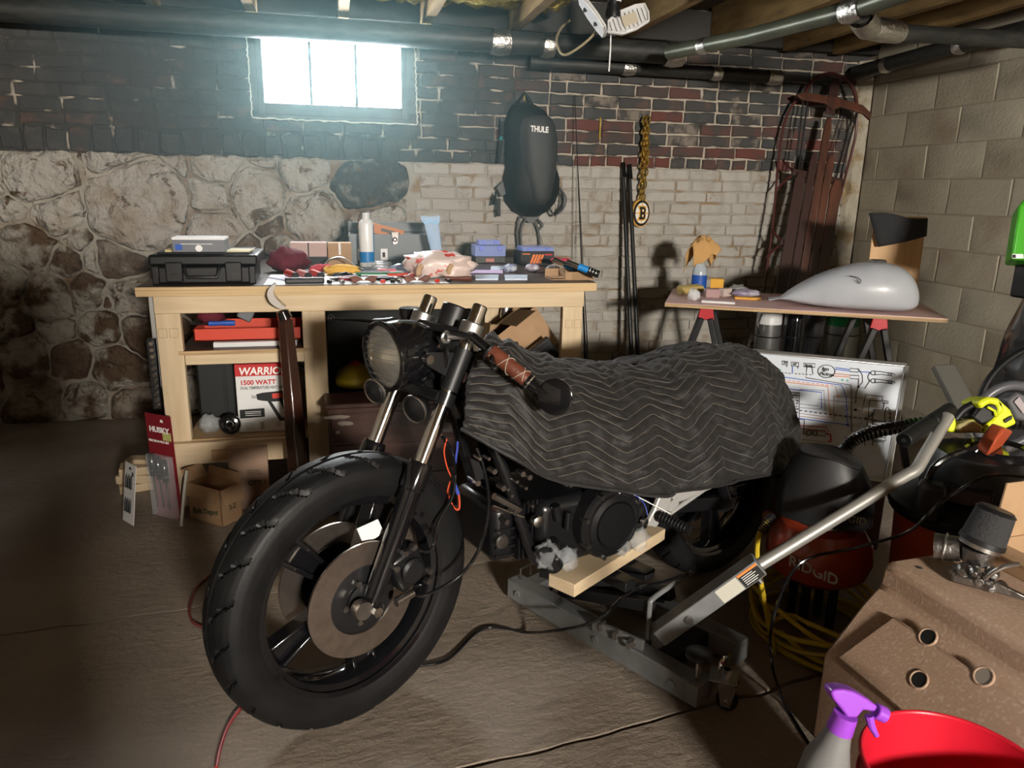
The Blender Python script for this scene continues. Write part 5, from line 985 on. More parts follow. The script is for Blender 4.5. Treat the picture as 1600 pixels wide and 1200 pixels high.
# ================================================================ motorcycle lift (jack)
P1, P2 = PZ(792, 938), PZ(1072, 1106); rd = (P2-P1); RL = rd.length; rd.normalize(); pd2 = V((-rd.y, rd.x, 0)); pd2 = pd2 if pd2.x > 0 else -pd2
jack = thing('motorcycle_jack', 'grey steel motorcycle jack with a long bent handle under the engine', 'jack', (P1+P2)/2+pd2*.2)
def JP(l, w, z): return P1+rd*l+pd2*w+ZU*z
for w in (.028, .27):
    B().bar(JP(0, w, .045), JP(RL, w, .045), .056, .066).put('side_rail', MT['grey_paint'], jack, bevel=.004)
    for l in (.05, RL*.55, RL*.93): q = JP(l, w-.029, .045); B().cyl(q, q-pd2*.004, .011, n=18).put('rail_bolt', MT['grey_paint'], jack)
B().bar(JP(.06, .05, .05), JP(.06, .24, .05), .06, .05).put('front_crossbeam', MT['grey_paint'], jack, bevel=.004); B().bar(JP(RL-.12, .05, .045), JP(RL-.12, .24, .045), .05, .05).put('rear_crossbeam', MT['black_satin'], jack, bevel=.004)
a = JP(.03, .03, .078); B().tube([a, a+ZU*.035, a+ZU*.035-rd*.0+pd2*.045, a+pd2*.045], .0035, 8).put('wire_loop', MT['steel'], jack)
for w in (.09, .18):
    B().bar(JP(.15, w, .07), JP(.5, w, .175), .03, .035).put('lift_arm', MT['black_satin'], jack, bevel=.003); B().bar(JP(.1, w, .20), JP(.42, w, .20), .045, .03).put('support_arm', MT['black_satin'], jack, bevel=.003)
    B().bar(JP(.2, w, .075), JP(.28, w, .19), .025, .03).put('lift_link', MT['black_satin'], jack)
B().bar(JP(.1, .05, .13), JP(.45, .22, .13), .03, .03).put('cross_arm', MT['black_satin'], jack)
q0, q1 = PZ(926, 976, .09), PZ(1006, 1010, .09); B().bar(q0, q1, .012, .035).put('lock_bar', MT['grey_paint'], jack, bevel=.002); B().cyl(q1+V((0, 0, 0))-rd*.03-pd2*.008, q1-rd*.03-pd2*.016, .011, n=14).put('pivot_bolt', MT['steel'], jack)
for k in range(3): q = PZ(938+22*k, 985+14*k, .085); B().tube([q, q+ZU*.018-pd2*.006, q+ZU*.02+pd2*.018], .006, 8).put('rail_hook', MT['steel'], jack)
b0 = PZ(1010, 1022, .03); b1 = V((b0.x, b0.y, PY(1012, 938, b0.y).z)); b2 = PD(1082, 893, (b1-CO).dot(CF)+.12); B().tube(smooth_path([b0, b0.lerp(b1, .6), b1-ZU*.02, b1+(b2-b1).normalized()*.02, b2], 5), .0075, 10).put('pedal_rod', MT['grey_paint'], jack); B().tube([b0, b0+ZU*.05], .012, 12).put('pedal_socket', MT['steel'], jack)
h0, h1 = PZ(1028, 992, .13), PD(1186, 880, 1.93); hd2 = (h1-h0).normalized(); B().bar(h0, h1, .05, .05).put('handle_socket', MT['grey_paint'], jack, bevel=.003)
hup = hd2.cross(ZU).normalized().cross(hd2); hs = hd2.cross(hup)
if hs.dot(CF) > 0: hs = -hs
def onsock(t0, t1, w, off_, name, m, lift): p, q = h0.lerp(h1, t0), h0.lerp(h1, t1); B().prism([p+hs*.0255+hup*(off_-w/2), q+hs*.0255+hup*(off_-w/2), q+hs*.0255+hup*(off_+w/2), p+hs*.0255+hup*(off_+w/2)], hs*lift).put(name, m, jack)
onsock(.60, .80, .042, 0, 'silver_label', mat('label_silver', (.5, .49, .42), .4), .001); onsock(.81, .99, .042, 0, 'warning_label', MT['ink_black'], .001); onsock(.81, .99, .007, .018, 'orange_stripe', mat('warn_orange', (.7, .22, .05), .5), .0016)
for k in range(5): onsock(.83, .93+.02*(k % 2), .0018, .009-.006*k, 'printed_line', MT['ink_white'], .0016)
h2 = PD(1432, 733, 2.0); h3 = PD(1482, 650, 2.06); hb = h1-hd2*.06
B().tube(smooth_path([hb, hb.lerp(h2, .5), h2-(h2-hb).normalized()*.04], 3)+smooth_path([h2-(h2-hb).normalized()*.03, h2, h2+(h3-h2).normalized()*.05, h3], 4), .0165, 16).put('handle_tube', mat('handle_silver', (.42, .41, .38), .35, .6), jack)
gA, gB = PD(1412, 688, 1.93), PD(1484, 640, 2.14); gdv = (gB-gA).normalized(); gl = (gB-gA).length; gr = B().tube([gA, gB], .017, 18).put('handle_bar', MT['rubber'], jack)
B().tube([gA, gA+gdv*gl*.47], .0205, 18).put('grip', MT['rubber'], jack, bevel=.003); B().tube([gA+gdv*gl*.58, gB], .0205, 18).put('grip', MT['rubber'], jack, bevel=.003); B().cyl(gA-gdv*.0008, gA, .006, n=12).put('grip_hole', MT['ink_black'], jack)
q = h0.lerp(h1, .3); B().cyl(q+hs*.026, q+hs*.034, .012, n=6).put('socket_bolt', MT['steel'], jack); q = h1; B().tube([q-hup*.02-hd2*.03, q-hup*.045-hd2*.03], .01, 10).put('clamp_bolt', MT['steel'], jack)
# caster and screw foot at the near end
ce = JP(RL, .028, 0); B().box(JP(RL+.015, .028, .05), (.035, .07, .06), M.Rotation(math.atan2(rd.y, rd.x), 3, 'Z')).put('caster_block', MT['grey_paint'], jack, bevel=.003)
cp = JP(RL+.055, .075, .088); B().box(cp, (.07, .06, .005), M.Rotation(math.atan2(rd.y, rd.x)+.5, 3, 'Z')).put('caster_plate', MT['steel'], jack, bevel=.001); wc = cp+rd*.015-ZU*.056
wc.z = .0285; wa = (pd2*.9-rd*.3).normalized(); B().lathe(wc-wa*.011, wa, [(.01, 0), (.026, 0), (.028, .004), (.028, .018), (.026, .022), (.01, .022)], 28).put('caster_wheel', MT['rubber'], jack)
for sg in (-1, 1): B().prism([wc+wa*.015*sg+V((0, 0, -.012))+wa.cross(ZU)*x for x in (-.012, .012)]+[wc+wa*.015*sg+V((0, 0, .052))+wa.cross(ZU)*x for x in (.024, -.024)], wa*.003*sg).put('caster_fork', MT['chrome'], jack); B().cyl(wc+wa*.018*sg, wc+wa*.024*sg, .008, n=6).put('caster_nut', MT['steel'], jack)
B().tube([wc+ZU*.052, wc+ZU*.06], .022, 20).put('caster_swivel', MT['chrome'], jack); B().tube([cp+pd2*.015, cp+pd2*.015+ZU*.014], .01, 8).put('plate_bolt', MT['chrome'], jack)
a = cp-pd2*.02; B().tube(smooth_path([a, a+ZU*.05, a+ZU*.055+pd2*.03, a+ZU*.04+pd2*.035], 4), .005, 8).put('brake_lever', MT['chrome'], jack)
a = JP(RL-.0, .0, .02); a = JP(RL+.012, .02, .08); B().tube([a, a+ZU*.06], .008, 10).put('screw_foot', MT['chrome'], jack); B().lathe(a+ZU*.06, ZU, [(.02, 0), (.034, .008), (.034, .02), (.022, .026)], 20).put('screw_knob', MT['black_plastic'], jack)
# 2x4 between jack and engine
zt = .262; A_, B_, F_ = PZ(862, 902, zt), PZ(898, 914, zt), PZ(1040, 826, zt); ld2 = (F_-B_); LL = ld2.length; ld2.normalize(); wv = (A_-B_); wv = (wv-ld2*wv.dot(ld2)); wv = wv.normalized()*.089
tag(B().prism([B_, B_+ld2*LL, B_+ld2*LL+wv, B_+wv], (0, 0, -.038)).put('wood_block', MT['pine'], bevel=.002), 'pale pine board wedged between the jack and the engine', 'wood block')
# ================================================================ things on the brick wall
def loftrows(rows, Y, depth, n=14, ex=2.4):
    """rows of (v, uL, uR, depthscale) read on the plane y=Y; bulges towards -y"""
    vs = []
    for v, a, b, k in rows:
        p, q = PY(a, v, Y), PY(b, v, Y)
        for i in range(n+1):
            t = i/n; x = 2*t-1; vs.append(p.lerp(q, t) + V((0, -depth*k*(1-abs(x)**ex)**(1/ex), 0)))
        vs.append(p.lerp(q, .5)+V((0, .01, 0)))
    w = n+2; N = len(rows); fs = [(i*w+j, i*w+(j+1) % w, (i+1)*w+(j+1) % w, (i+1)*w+j) for i in range(N-1) for j in range(w)] + [tuple(range(w)), tuple(reversed(range((N-1)*w, N*w)))]
    return B().add(vs, fs)
YB = 4.372
bp = thing('backpack', 'black and grey hiking backpack hanging by its loop on the brick wall', 'backpack', PY(828, 340, YB))
mb = mat('nylon_black', (.005, .005, .0055), .6, bump=.2, bscale=120); mgy = mat('nylon_grey', (.03, .03, .03), .6, col2=(.038, .038, .037), scale=9, bump=.15, bscale=90); mst = mat('strap_grey', (.11, .11, .115), .6)
loftrows([(163, 800, 832, .45), (168, 797, 840, .6), (176, 793, 851, .8), (190, 789, 859, .95), (212, 788, 866, 1), (240, 789, 868, 1), (262, 789, 867, 1), (280, 785, 874, 1), (300, 785, 873, .95), (316, 789, 867, .85), (329, 799, 856, .7), (338, 814, 840, .4)], YB, .15).put('main_bag', mb, bp, ang=1.4)
loftrows([(182, 812, 846, .9), (187, 804, 857, 1), (200, 801, 863, 1.06), (220, 800, 867, 1.1), (250, 803, 866, 1.1), (270, 808, 863, 1.08), (290, 814, 860, 1.04), (308, 819, 855, .98), (319, 826, 846, .88)], YB-.012, .148, ex=3.2).put('front_panel', mgy, bp, ang=1.4)
for z_ in ((800, 240), (806, 262)): pass
B().tube([PY(806, 167, YB-.05), PY(815, 152, YB-.03), PY(820, 145, YB-.02), PY(826, 152, YB-.03), PY(834, 167, YB-.05)], .006, 8).put('hang_loop', mb, bp)
tx = PY(829, 205, YB-.178); text('THULE', .042, tx, V((1, 0, -.04)), ZU, MT['ink_white'], bp, bold=.0018, sx=.8)
q0, q1 = PY(786, 190, YB-.04), PY(779, 255, YB-.03); B().bar(q0, q1, .012, .02).put('side_strap', mb, bp); B().tube([PY(784, 185, YB-.03), PY(783, 215, YB-.03)], .007, 8).put('side_strap', mst, bp); B().tor(PY(783, 216, YB-.045), (0, 1, 0), .007, .003, 14, 6).put('whistle_clip', mat('teal', (.03, .35, .4), .4), bp)
B().prism([PY(*p, YB-.06) for p in ((776, 293), (786, 282), (791, 303), (783, 308))], (0, .02, 0)).put('hip_pad', mst, bp, bevel=.004); B().tube([PY(772, 305, YB-.06), PY(770, 320, YB-.06), PY(774, 318, YB-.06), PY(774, 300, YB-.06)], .006, 8).put('hip_buckle', mb, bp); B().bar(PY(779, 310, YB-.06), PY(779, 338, YB-.06), .022, .006, V((0, 1, 0))).put('belt_end', mb, bp)
for k in range(2): B().tube(smooth_path([PY(872, 290, YB-.05), PY(884-4*k, 308, YB-.07), PY(880-3*k, 326, YB-.08), PY(866, 336, YB-.07), PY(859, 326, YB-.05)], 5), .006, 8).put('hip_belt', mb if k else mst, bp)
for pts in (((812, 338), (808, 360), (810, 388)), ((822, 340), (814, 360), (815, 386)), ((836, 345), (842, 365), (844, 388)), ((840, 342), (848, 352), (841, 360))): B().tube(smooth_path([PY(*p, YB-.03) for p in pts], 5), .006, 8).put('lower_strap', mst, bp)
B().prism([PY(*p, YB-.03) for p in ((814, 336), (846, 336), (834, 348), (826, 348))], (0, .02, 0)).put('strap_yoke', mst, bp)
# gold chain with medallion
ch = thing('chain_medallion', 'oversized gold chain with a round lettered medallion hanging on the brick wall', 'necklace', PY(1001, 355, 4.34))
lk = None
def strand(pts, n, sz, y):
    for i in range(n):
        t = i/(n-1)*(len(pts)-1); k = min(int(t), len(pts)-2); f = t-k; u = pts[k][0]*(1-f)+pts[k+1][0]*f; v = pts[k][1]*(1-f)+pts[k+1][1]*f
        c = PY(u, v, y); a = i % 2; ax = V((.85, -.5, 0)) if a else V((.25, -1, 0)); ring = []
        for j in range(14): b = 2*PI*j/14; sd_ = ax.cross(ZU).normalized(); ring.append(c+ZU*(math.cos(b)*sz*1.25)+sd_*(math.sin(b)*sz*.85))
        B().tube(ring, sz*.3, 7, closed=True).put('chain_link', MT['gold'], ch)
strand([(1007, 188), (1005, 230), (1003, 270), (1001, 308)], 15, .017, 4.35); strand([(1013, 187), (1011, 230), (1010, 262), (1005, 308)], 15, .017, 4.345)
strand([(1008, 192), (1009, 240)], 7, .016, 4.33)
mc = PY(1002, 333, 4.345); mx = (V((1, .3, 0))).normalized(); mn = mx.cross(ZU).normalized(); mn = mn if mn.y < 0 else -mn; mr = .062
ms = 1.5
def med(pts, th, lift, name, m): B().prism([mc+mx*x*mr+ZU*z*mr*ms*.83+mn*lift for x, z in pts], mn*th).put(name, m, ch)
circ = lambda r, n=40: [(math.cos(2*PI*i/n)*r, math.sin(2*PI*i/n)*r) for i in range(n)]
mgold = mat('medal_gold', (.75, .42, .08), .35); med(circ(1.08), .02, -.02, 'medal_edge', mgold); med(circ(1.0), .004, 0, 'medal_ring', MT['ink_black']); med(circ(.8), .003, .003, 'medal_field', MT['ink_white'])
for k in range(8):
    a = PI*k/4; c, s = math.cos(a), math.sin(a); med([(c*.2-s*.05, s*.2+c*.05), (c*.2+s*.05, s*.2-c*.05), (c*.81+s*.05, s*.81-c*.05), (c*.81-s*.05, s*.81+c*.05)], .003, .0045, 'medal_spoke', mgold)
def Bshape(g): return [(-.36-g, -.48-g), (.2+g, -.48-g), (.38+g, -.34), (.38+g, -.08), (.28+g, 0), (.38+g, .1), (.38+g, .34), (.2+g, .48+g), (-.36-g, .48+g), (-.36-g, .32), (-.25-g, .3), (-.25-g, -.3), (-.36-g, -.32)]
med(Bshape(.1), .003, .006, 'letter_outline', mgold); med(Bshape(0), .003, .008, 'letter_b', MT['ink_black'])
med([(-.06, .1), (.16, .1), (.16, .3), (-.06, .3)], .002, .010, 'letter_counter', mgold); med([(-.06, -.3), (.16, -.3), (.16, -.1), (-.06, -.1)], .002, .010, 'letter_counter', mgold)
med([(0, .13), (.12, .13), (.12, .27), (0, .27)], .002, .0115, 'letter_counter_fill', MT['ink_white']); med([(0, -.27), (.12, -.27), (.12, -.13), (0, -.13)], .002, .0115, 'letter_counter_fill', MT['ink_white'])
# fishing rods and poles
for k, (top, bot, r0, r1) in enumerate((((898, 148), (909, 420), .002, .006), ((903, 260), (914, 470), .0015, .004))):
    a, b_ = PY(*top, 4.36), PY(*bot, 4.18); e = a+(b_-a)*((a.z-.02)/(a.z-b_.z)); e = e if e.y > 3.9 else V((e.x, 4.0, .02))
    t = thing('fishing_rod', ['taller thin black fishing rod leaning on the wall by the backpack', 'shorter thin fishing rod leaning behind the bench end'][k], 'fishing rod', e, 'rods leaning on the wall')
    B().tube([a, a.lerp(e, .5), e], [r0, (r0+r1)/2, r1*1.3], 8).put('blank', MT['black_gloss'], t); B().tube([a.lerp(e, .78), a.lerp(e, .92)], .009, 10).put('grip', MT['black_satin'], t)
    for f in (.2, .4, .55, .68): B().tor(a.lerp(e, f)+V((0, -.008, 0)), (0, 0, 1), .006, .001, 10, 5).put('line_guide', MT['steel'], t)
for k in range(2):
    a, b_ = PY(974+10*k, 254+3*k, 4.37), PY(982+10*k, 440, 4.22); e = a+(b_-a)*((a.z-.01)/(a.z-b_.z)); t = thing('extension_pole', ['left black pole of the pair leaning on the whitewashed wall', 'right black pole of the pair leaning on the whitewashed wall'][k], 'pole', e, 'black poles on the wall')
    B().tube([a-ZU*.05, e], [.012, .014], 12).put('pole_tube', MT['black_satin'], t); B().tube([a, a.lerp(e, .06)], [.012, .0155], 12).put('pole_cap', MT['black_gloss'], t)
for k, (u, v0, v1) in enumerate(((938, 184, 218), (820, 147, 157))): tag(B().tube([PY(u, v0, 4.385), PY(u-1, v1, 4.383)], .0035, 6).put('wall_nail', MT['yellow']), ['yellow wire strip hanging on the dark brick between backpack and chain', 'yellow hook holding the backpack loop'][k], 'hook')
# ================================================================ wooden runner sled in the corner
top, bot = PY(1306, 118, 4.27), PY(1252, 440, 4.02); e1 = (top-bot).normalized(); bot = bot - e1*((bot.z-.03)/e1.z); SL = (top-bot).length
e2 = V((1, -.1, 0)); e2 = (e2-e1*e2.dot(e1)).normalized(); e3 = e1.cross(e2); e3 = e3 if e3.y < 0 else -e3
sled = thing('runner_sled', 'old wooden runner sled with red brown slats leaning in the corner', 'sled', bot)
def SP(l, w, d=0): return bot+e1*l+e2*w+e3*d
mred = mat('sled_wood', (.1, .032, .015), .45, col2=(.035, .013, .008), scale=5, stretch=(3, 3, .6), coat=.15); mdk = mat('sled_dark', (.035, .013, .01), .45); mrun = mat('runner_red', (.07, .015, .012), .4)
def plank(w0, w1, l0, l1, m, taper=.0, name='slat'):
    B().prism([SP(l0, w0, 0), SP(l0, w1, 0), SP(l1-.06, w1, 0), SP(l1, w1-taper, 0), SP(l1, w0+taper, 0), SP(l1-.06, w0, 0)], e3*.012).put(name, m, sled, bevel=.003)
t1 = SL
plank(-.155, -.085, .15, t1-.62, mdk, .015); plank(-.078, -.03, .12, t1-.48, mdk, .012); plank(-.024, .024, .1, t1-.26, mred, .012); plank(.03, .078, .12, t1-.48, mred, .012); plank(.085, .155, .15, t1-.62, mred, .015)  # left slats take the dark tone to paint in their shade
for l in (.45, t1-1.05, t1-.62): B().bar(SP(l, -.17, -.012), SP(l, .17, -.012), .04, .02, e3).put('cross_beam', mdk, sled, bevel=.003)
B().prism([SP(t1-.18, -.24, .012), SP(t1-.2, -.2, .012), SP(t1-.19, -.05, .012), SP(t1-.22, 0, .012), SP(t1-.19, .05, .012), SP(t1-.2, .2, .012), SP(t1-.23, .25, .012), SP(t1-.19, .255, .012), SP(t1-.15, .19, .012), SP(t1-.14, 0, .012), SP(t1-.15, -.19, .012)], e3*.018).put('steering_bar', mred, sled, bevel=.004)
plank(-.03, .03, t1-.24, t1-.02, mdk, .01, 'neck_board')
B().tube([SP(t1-.16, math.cos(PI*i/16)*.17, -.01)+e1*math.sin(PI*i/16)*.17 for i in range(17)], .011, 10).put('front_bow', mrun, sled)
for sg in (-1, 1):
    B().tube(smooth_path([SP(t1-.17, .2*sg, -.05), SP(t1-.3, .235*sg, -.08), SP(t1-.55, .225*sg, -.1), SP(t1-1.0, .19*sg, -.1), SP(.3, .17*sg, -.1), SP(.05, .16*sg, -.08)], 6), .008, 8).put('runner', mrun, sled)
    for k in (.0, .03): B().tube(smooth_path([SP(t1-.18, (.15+k)*sg, 0), SP(t1-.5, (.13+k*.8)*sg, -.02), SP(t1-.75, (.115+k)*sg, -.02)], 5), .005, 7).put('brace_rod', MT['black_metal'], sled)
    for l in (t1-.62, t1-1.05, .45):
        for dl in (-.09, .09): B().tube(smooth_path([SP(l, .14*sg, -.01), SP(l+dl*.4, .175*sg, -.05), SP(l+dl, .2*sg, -.1)], 4), .007, 8).put('strut', mrun, sled)
# ================================================================ plywood table on sawhorses
TBZ = .76; tq = [PZ(1039, 473, TBZ), PZ(1482, 498, TBZ), None, None]; te = (tq[1]-tq[0]); TL_ = te.length; te.normalize(); tn_ = V((-te.y, te.x, 0)); TD = .60
def TP_(l, w, z=0): return tq[0]+te*l+tn_*w+ZU*z
table = thing('plywood_table', 'pink tinted plywood sheet laid across two sawhorses', 'table top', TP_(TL_/2, TD/2, -.018))
B().prism([TP_(0, 0), TP_(TL_, 0), TP_(TL_, TD), TP_(0, TD)], (0, 0, -.003)).put('pink_face', mat('pink_face', (.72, .5, .48), .5, col2=(.64, .42, .4), scale=4), table)
B().prism([TP_(0, 0, -.003), TP_(TL_, 0, -.003), TP_(TL_, TD, -.003), TP_(0, TD, -.003)], (0, 0, -.016)).put('plywood', MT['ply'], table)
def sawhorse(l, label):
    t = thing('sawhorse', label, 'sawhorse', V((TP_(l, TD/2).x, TP_(l, TD/2).y, 0)), 'folding sawhorses'); zt_ = -.020
    B().bar(TP_(l, .05, zt_-.03), TP_(l, TD-.05, zt_-.03), .05, .055).put('top_beam', MT['black_plastic'], t, bevel=.004)
    for w in (.04, TD-.04):
        B().prism([TP_(l-.03, w, zt_), TP_(l+.03, w, zt_), TP_(l+.04, w, zt_-.06), TP_(l-.04, w, zt_-.06)], tn_*.03).put('red_bracket', mat('bracket_red', (.5, .03, .04), .4), t, bevel=.003)
        for sg in (-1, 1):
            f = TP_(l+.21*sg, w, 0); f.z = .02; B().bar(TP_(l+.02*sg, w, zt_-.05), f, .028, .05, tn_).put('leg', MT['black_plastic'], t, bevel=.004)
    for sg in (-1, 1): B().bar(TP_(l+.12*sg, .06, -.42), TP_(l+.12*sg, TD-.06, -.42), .02, .05).put('stretcher', MT['black_plastic'], t, bevel=.003)
    return t
sawhorse(.20, 'black folding sawhorse under the left end of the pink table'); sawhorse(TL_-.27, 'black folding sawhorse under the fuel tank end of the pink table')
# fuel tank
tank = thing('fuel_tank', 'bare grey primered motorcycle fuel tank lying on the pink table', 'fuel tank', TP_(.75, .2)); tkA = PZ(1206, 470, TBZ+.004); w0 = .17; l0 = (PP(1206, 466, TP_(0, w0), tn_)-tq[0]).dot(te); l1_ = (PP(1437, 450, TP_(0, w0), tn_)-tq[0]).dot(te)
TT = [(0, .018, .035, .028), (.03, .026, .045, .034), (.06, .03, .04, .03), (.09, .05, .055, .03), (.16, .085, .08, .02), (.28, .13, .11, .01), (.42, .168, .135, .004), (.58, .195, .148, .002), (.72, .202, .148, .002), (.84, .19, .138, .002), (.92, .16, .115, .006), (.97, .12, .085, .02), (1.0, .07, .04, .04)]
TKL = l1_-l0; TT = [(a, b*1.14, c*1.05, d) for a, b, c, d in TT]; n = 28
def tsec(t, hgt, hw, lo):
    c = TP_(l0+t*TKL, w0); out = []
    for i in range(n):
        a = 2*PI*i/n; x = math.copysign(abs(math.cos(a))**.8, math.cos(a))*hw; y = math.sin(a); z = lo+(hgt-lo)*(.42+.58*y if y > 0 else .42+.42*math.copysign(abs(y)**.45, y))
        out.append(c+tn_*x+ZU*z)
    return out
bb = B(); rows = [tsec(*r) for r in TT]; bb.v = [p for r in rows for p in r]; N = len(rows); bb.f = [(i*n+k, i*n+(k+1) % n, (i+1)*n+(k+1) % n, (i+1)*n+k) for i in range(N-1) for k in range(n)]+[tuple(range(n)), tuple(range((N-1)*n, N*n))]
MT['primer'] = mat('primer_grey', (.46, .48, .52), .36, col2=(.43, .445, .48), scale=7, coat=.15); bb.put('tank_shell', MT['primer'], tank, sub=2, ang=2)
B().tor(TP_(l0+.70*TKL, w0, .23), (0, 0, 1), .032, .006, 28, 8).put('filler_neck', MT['steel'], tank); B().cyl(TP_(l0+.7*TKL, w0, .222), TP_(l0+.7*TKL, w0, .232), .028, n=24).put('filler_opening', MT['ink_black'], tank)
B().prism([TP_(l0-.015, w0-.04, .02), TP_(l0+.03, w0-.035, .03), TP_(l0+.03, w0+.035, .03), TP_(l0-.015, w0+.04, .02)], (0, 0, .006)).put('mount_tab', MT['primer'], tank, bevel=.002)
def onT(u, v, w): return PP(u, v, TP_(0, w), tn_)
B().tube(smooth_path([onT(1327, 431, .022), onT(1338, 433, .02), onT(1345, 438, .016), onT(1343, 443, .013), onT(1338, 437, .018)], 4), .0018, 5).put('pen_mark', MT['ink_black'], tank)
# plywood offcut and black paper behind the tank
bd = [TP_(l1_-.18, .47, .001), TP_(l1_+.06, .47, .001), TP_(l1_+.06, .5, .43), TP_(l1_-.18, .5, .43)]; nn = (bd[1]-bd[0]).cross(bd[3]-bd[0]).normalized()
tag(B().prism(bd, nn*.012 if nn.y > 0 else -nn*.012).put('plywood_offcut', mat('offcut', (.62, .38, .18), .55, col2=(.52, .3, .13), scale=3, stretch=(8, 8, 1)), bevel=.001), 'orange plywood offcut standing behind the fuel tank', 'board')
def paper(s, t): a = onT(1357, 333, .462).lerp(onT(1450, 341, .462), s); b_ = onT(1372, 386, .455).lerp(onT(1448, 369, .455), s); return a.lerp(b_, t)+V((0, -.02*math.sin(PI*s)-.0, .008*math.sin(2*PI*s)*(1-t)))
pb = B().grid(paper, 12, 6).put('sandpaper_sheet', mat('sandpaper', (.022, .022, .024), .85, bump=.4, bscale=400), solid=.001); tag(pb, 'curled black sandpaper sheet pinned to the plywood offcut', 'sandpaper')
# spray bottle with rag
c = PZ(1091, 455, TBZ); c = V((c.x, c.y, TBZ+.001)); t = thing('spray_bottle', 'clear and blue spray bottle capped with a tan rag on the pink table', 'spray bottle', c)
B().lathe(c, ZU, [(.036, 0), (.04, .006), (.04, .1), (.034, .13), (.018, .155), (.014, .18)], 22).put('bottle_body', mat('bottle_clear', (.5, .56, .62), .15, alpha=.75), t); B().lathe(c+V((0, 0, .02)), ZU, [(.041, 0), (.041, .07)], 22, caps=False).put('blue_label', mat('lab_blue', (.02, .09, .4), .4), t)
B().lathe(c+V((0, 0, .17)), ZU, [(.016, 0), (.017, .03), (.012, .04)], 14).put('collar', MT['white_plastic'], t); B().bar(c+V((-.05, -.01, .225)), c+V((.04, .0, .23)), .022, .03).put('spray_head', MT['white_plastic'], t, bevel=.005)
def rag(s, q):
    x, y = 2*s-1, 2*q-1; r_ = math.hypot(x, y); z = .288-.035*r_*r_-.09*max(0, r_-.55)*(1+.9*math.sin(3*math.atan2(y, x)+.6)) + .035*NZ.noise(V((x*2.6, y*2.6, 2)))+.016*NZ.noise(V((x*7, y*7, 5)))
    return c+V((x*.082*(1+.2*NZ.noise(V((y*2, 1, 0))))+.008, y*.06, z))
tag(B().grid(rag, 24, 24).put('tan_rag', mat('rag_tan', (.55, .32, .12), .85, bump=.3, bscale=90), ang=1.2, solid=.002), 'tan rag draped over the spray bottle on the pink table', 'rag')
c = PZ(1078, 460, TBZ); t = thing('rolled_cloth', 'rolled yellow cloth at the left end of the pink table', 'cloth', c)
for k in range(2): B().tube([V((c.x-.07+.02*k, c.y-.02+.05*k, TBZ+.022)), V((c.x+.08, c.y+.03+.05*k, TBZ+.026))], [.022, .02], 14).put('roll', mat('cloth_y%d' % k, (.5, .38, .14), .9, bump=.4, bscale=60), t)
def blockitem(u, v, d, rz, m, name, label, cat, z=TBZ, ry=0):
    q = PZ(u, v, z); c = V((q.x, q.y, z+d[2]/2+.001)); return tag(B().box(c, d, M.Rotation(rz, 3, 'Z') @ M.Rotation(ry, 3, 'Y')).put(name, m, bevel=.003), label, cat)
blockitem(1119, 457, (.07, .04, .075), -.5, mat('sponge_orange', (.75, .4, .06), .8), 'sanding_sponge', 'bright orange sanding sponge beside the spray bottle', 'sponge', TBZ)
blockitem(1112, 465, (.07, .05, .045), -.3, mat('block_mauve', (.42, .27, .27), .8), 'sanding_block', 'mauve sanding block in front of the orange sponge', 'sanding block')
blockitem(1132, 463, (.06, .045, .042), .3, mat('block_pinkgrey', (.52, .42, .38), .8), 'sanding_block', 'pinkish grey sanding block right of the mauve one', 'sanding block')
blockitem(1122, 474, (.16, .03, .01), -.5, MT['paper'], 'sandpaper_strip', 'white box strip lying in front of the sanding blocks', 'strip')
blockitem(1168, 468, (.13, .05, .012), -.45, mat('pack_orange', (.75, .38, .05), .5), 'orange_packet', 'orange packet lying at the front edge of the pink table', 'packet')
c = PZ(1084, 470, TBZ); tag(crumple((c.x, c.y, TBZ+.03), (.034, .03, .03), 120, .3, 16, flat=TBZ).put('plastic_cup', mat('cup_clear', (.8, .82, .84), .15, alpha=.6), ang=2), 'small cloudy crumpled cup at the table corner', 'cup')
c = PZ(1164, 464, TBZ); tag(crumple((c.x, c.y, TBZ+.02), (.08, .045, .02), 123, .4, 18, flat=TBZ).put('plastic_pouch', mat('pouch_violet', (.25, .2, .32), .25, col2=(.5, .48, .55), scale=18), ang=2), 'purple grey plastic pouch between the sanding blocks and the tank', 'pouch')
c = PZ(1152, 457, TBZ); tag(crumple((c.x, c.y, TBZ+.02), (.06, .04, .022), 127, .5, 16, flat=TBZ).put('plastic_pouch', mat('pouch_grey', (.35, .35, .35), .2, alpha=.8), ang=2), 'crumpled grey clear pouch behind the purple one', 'pouch')
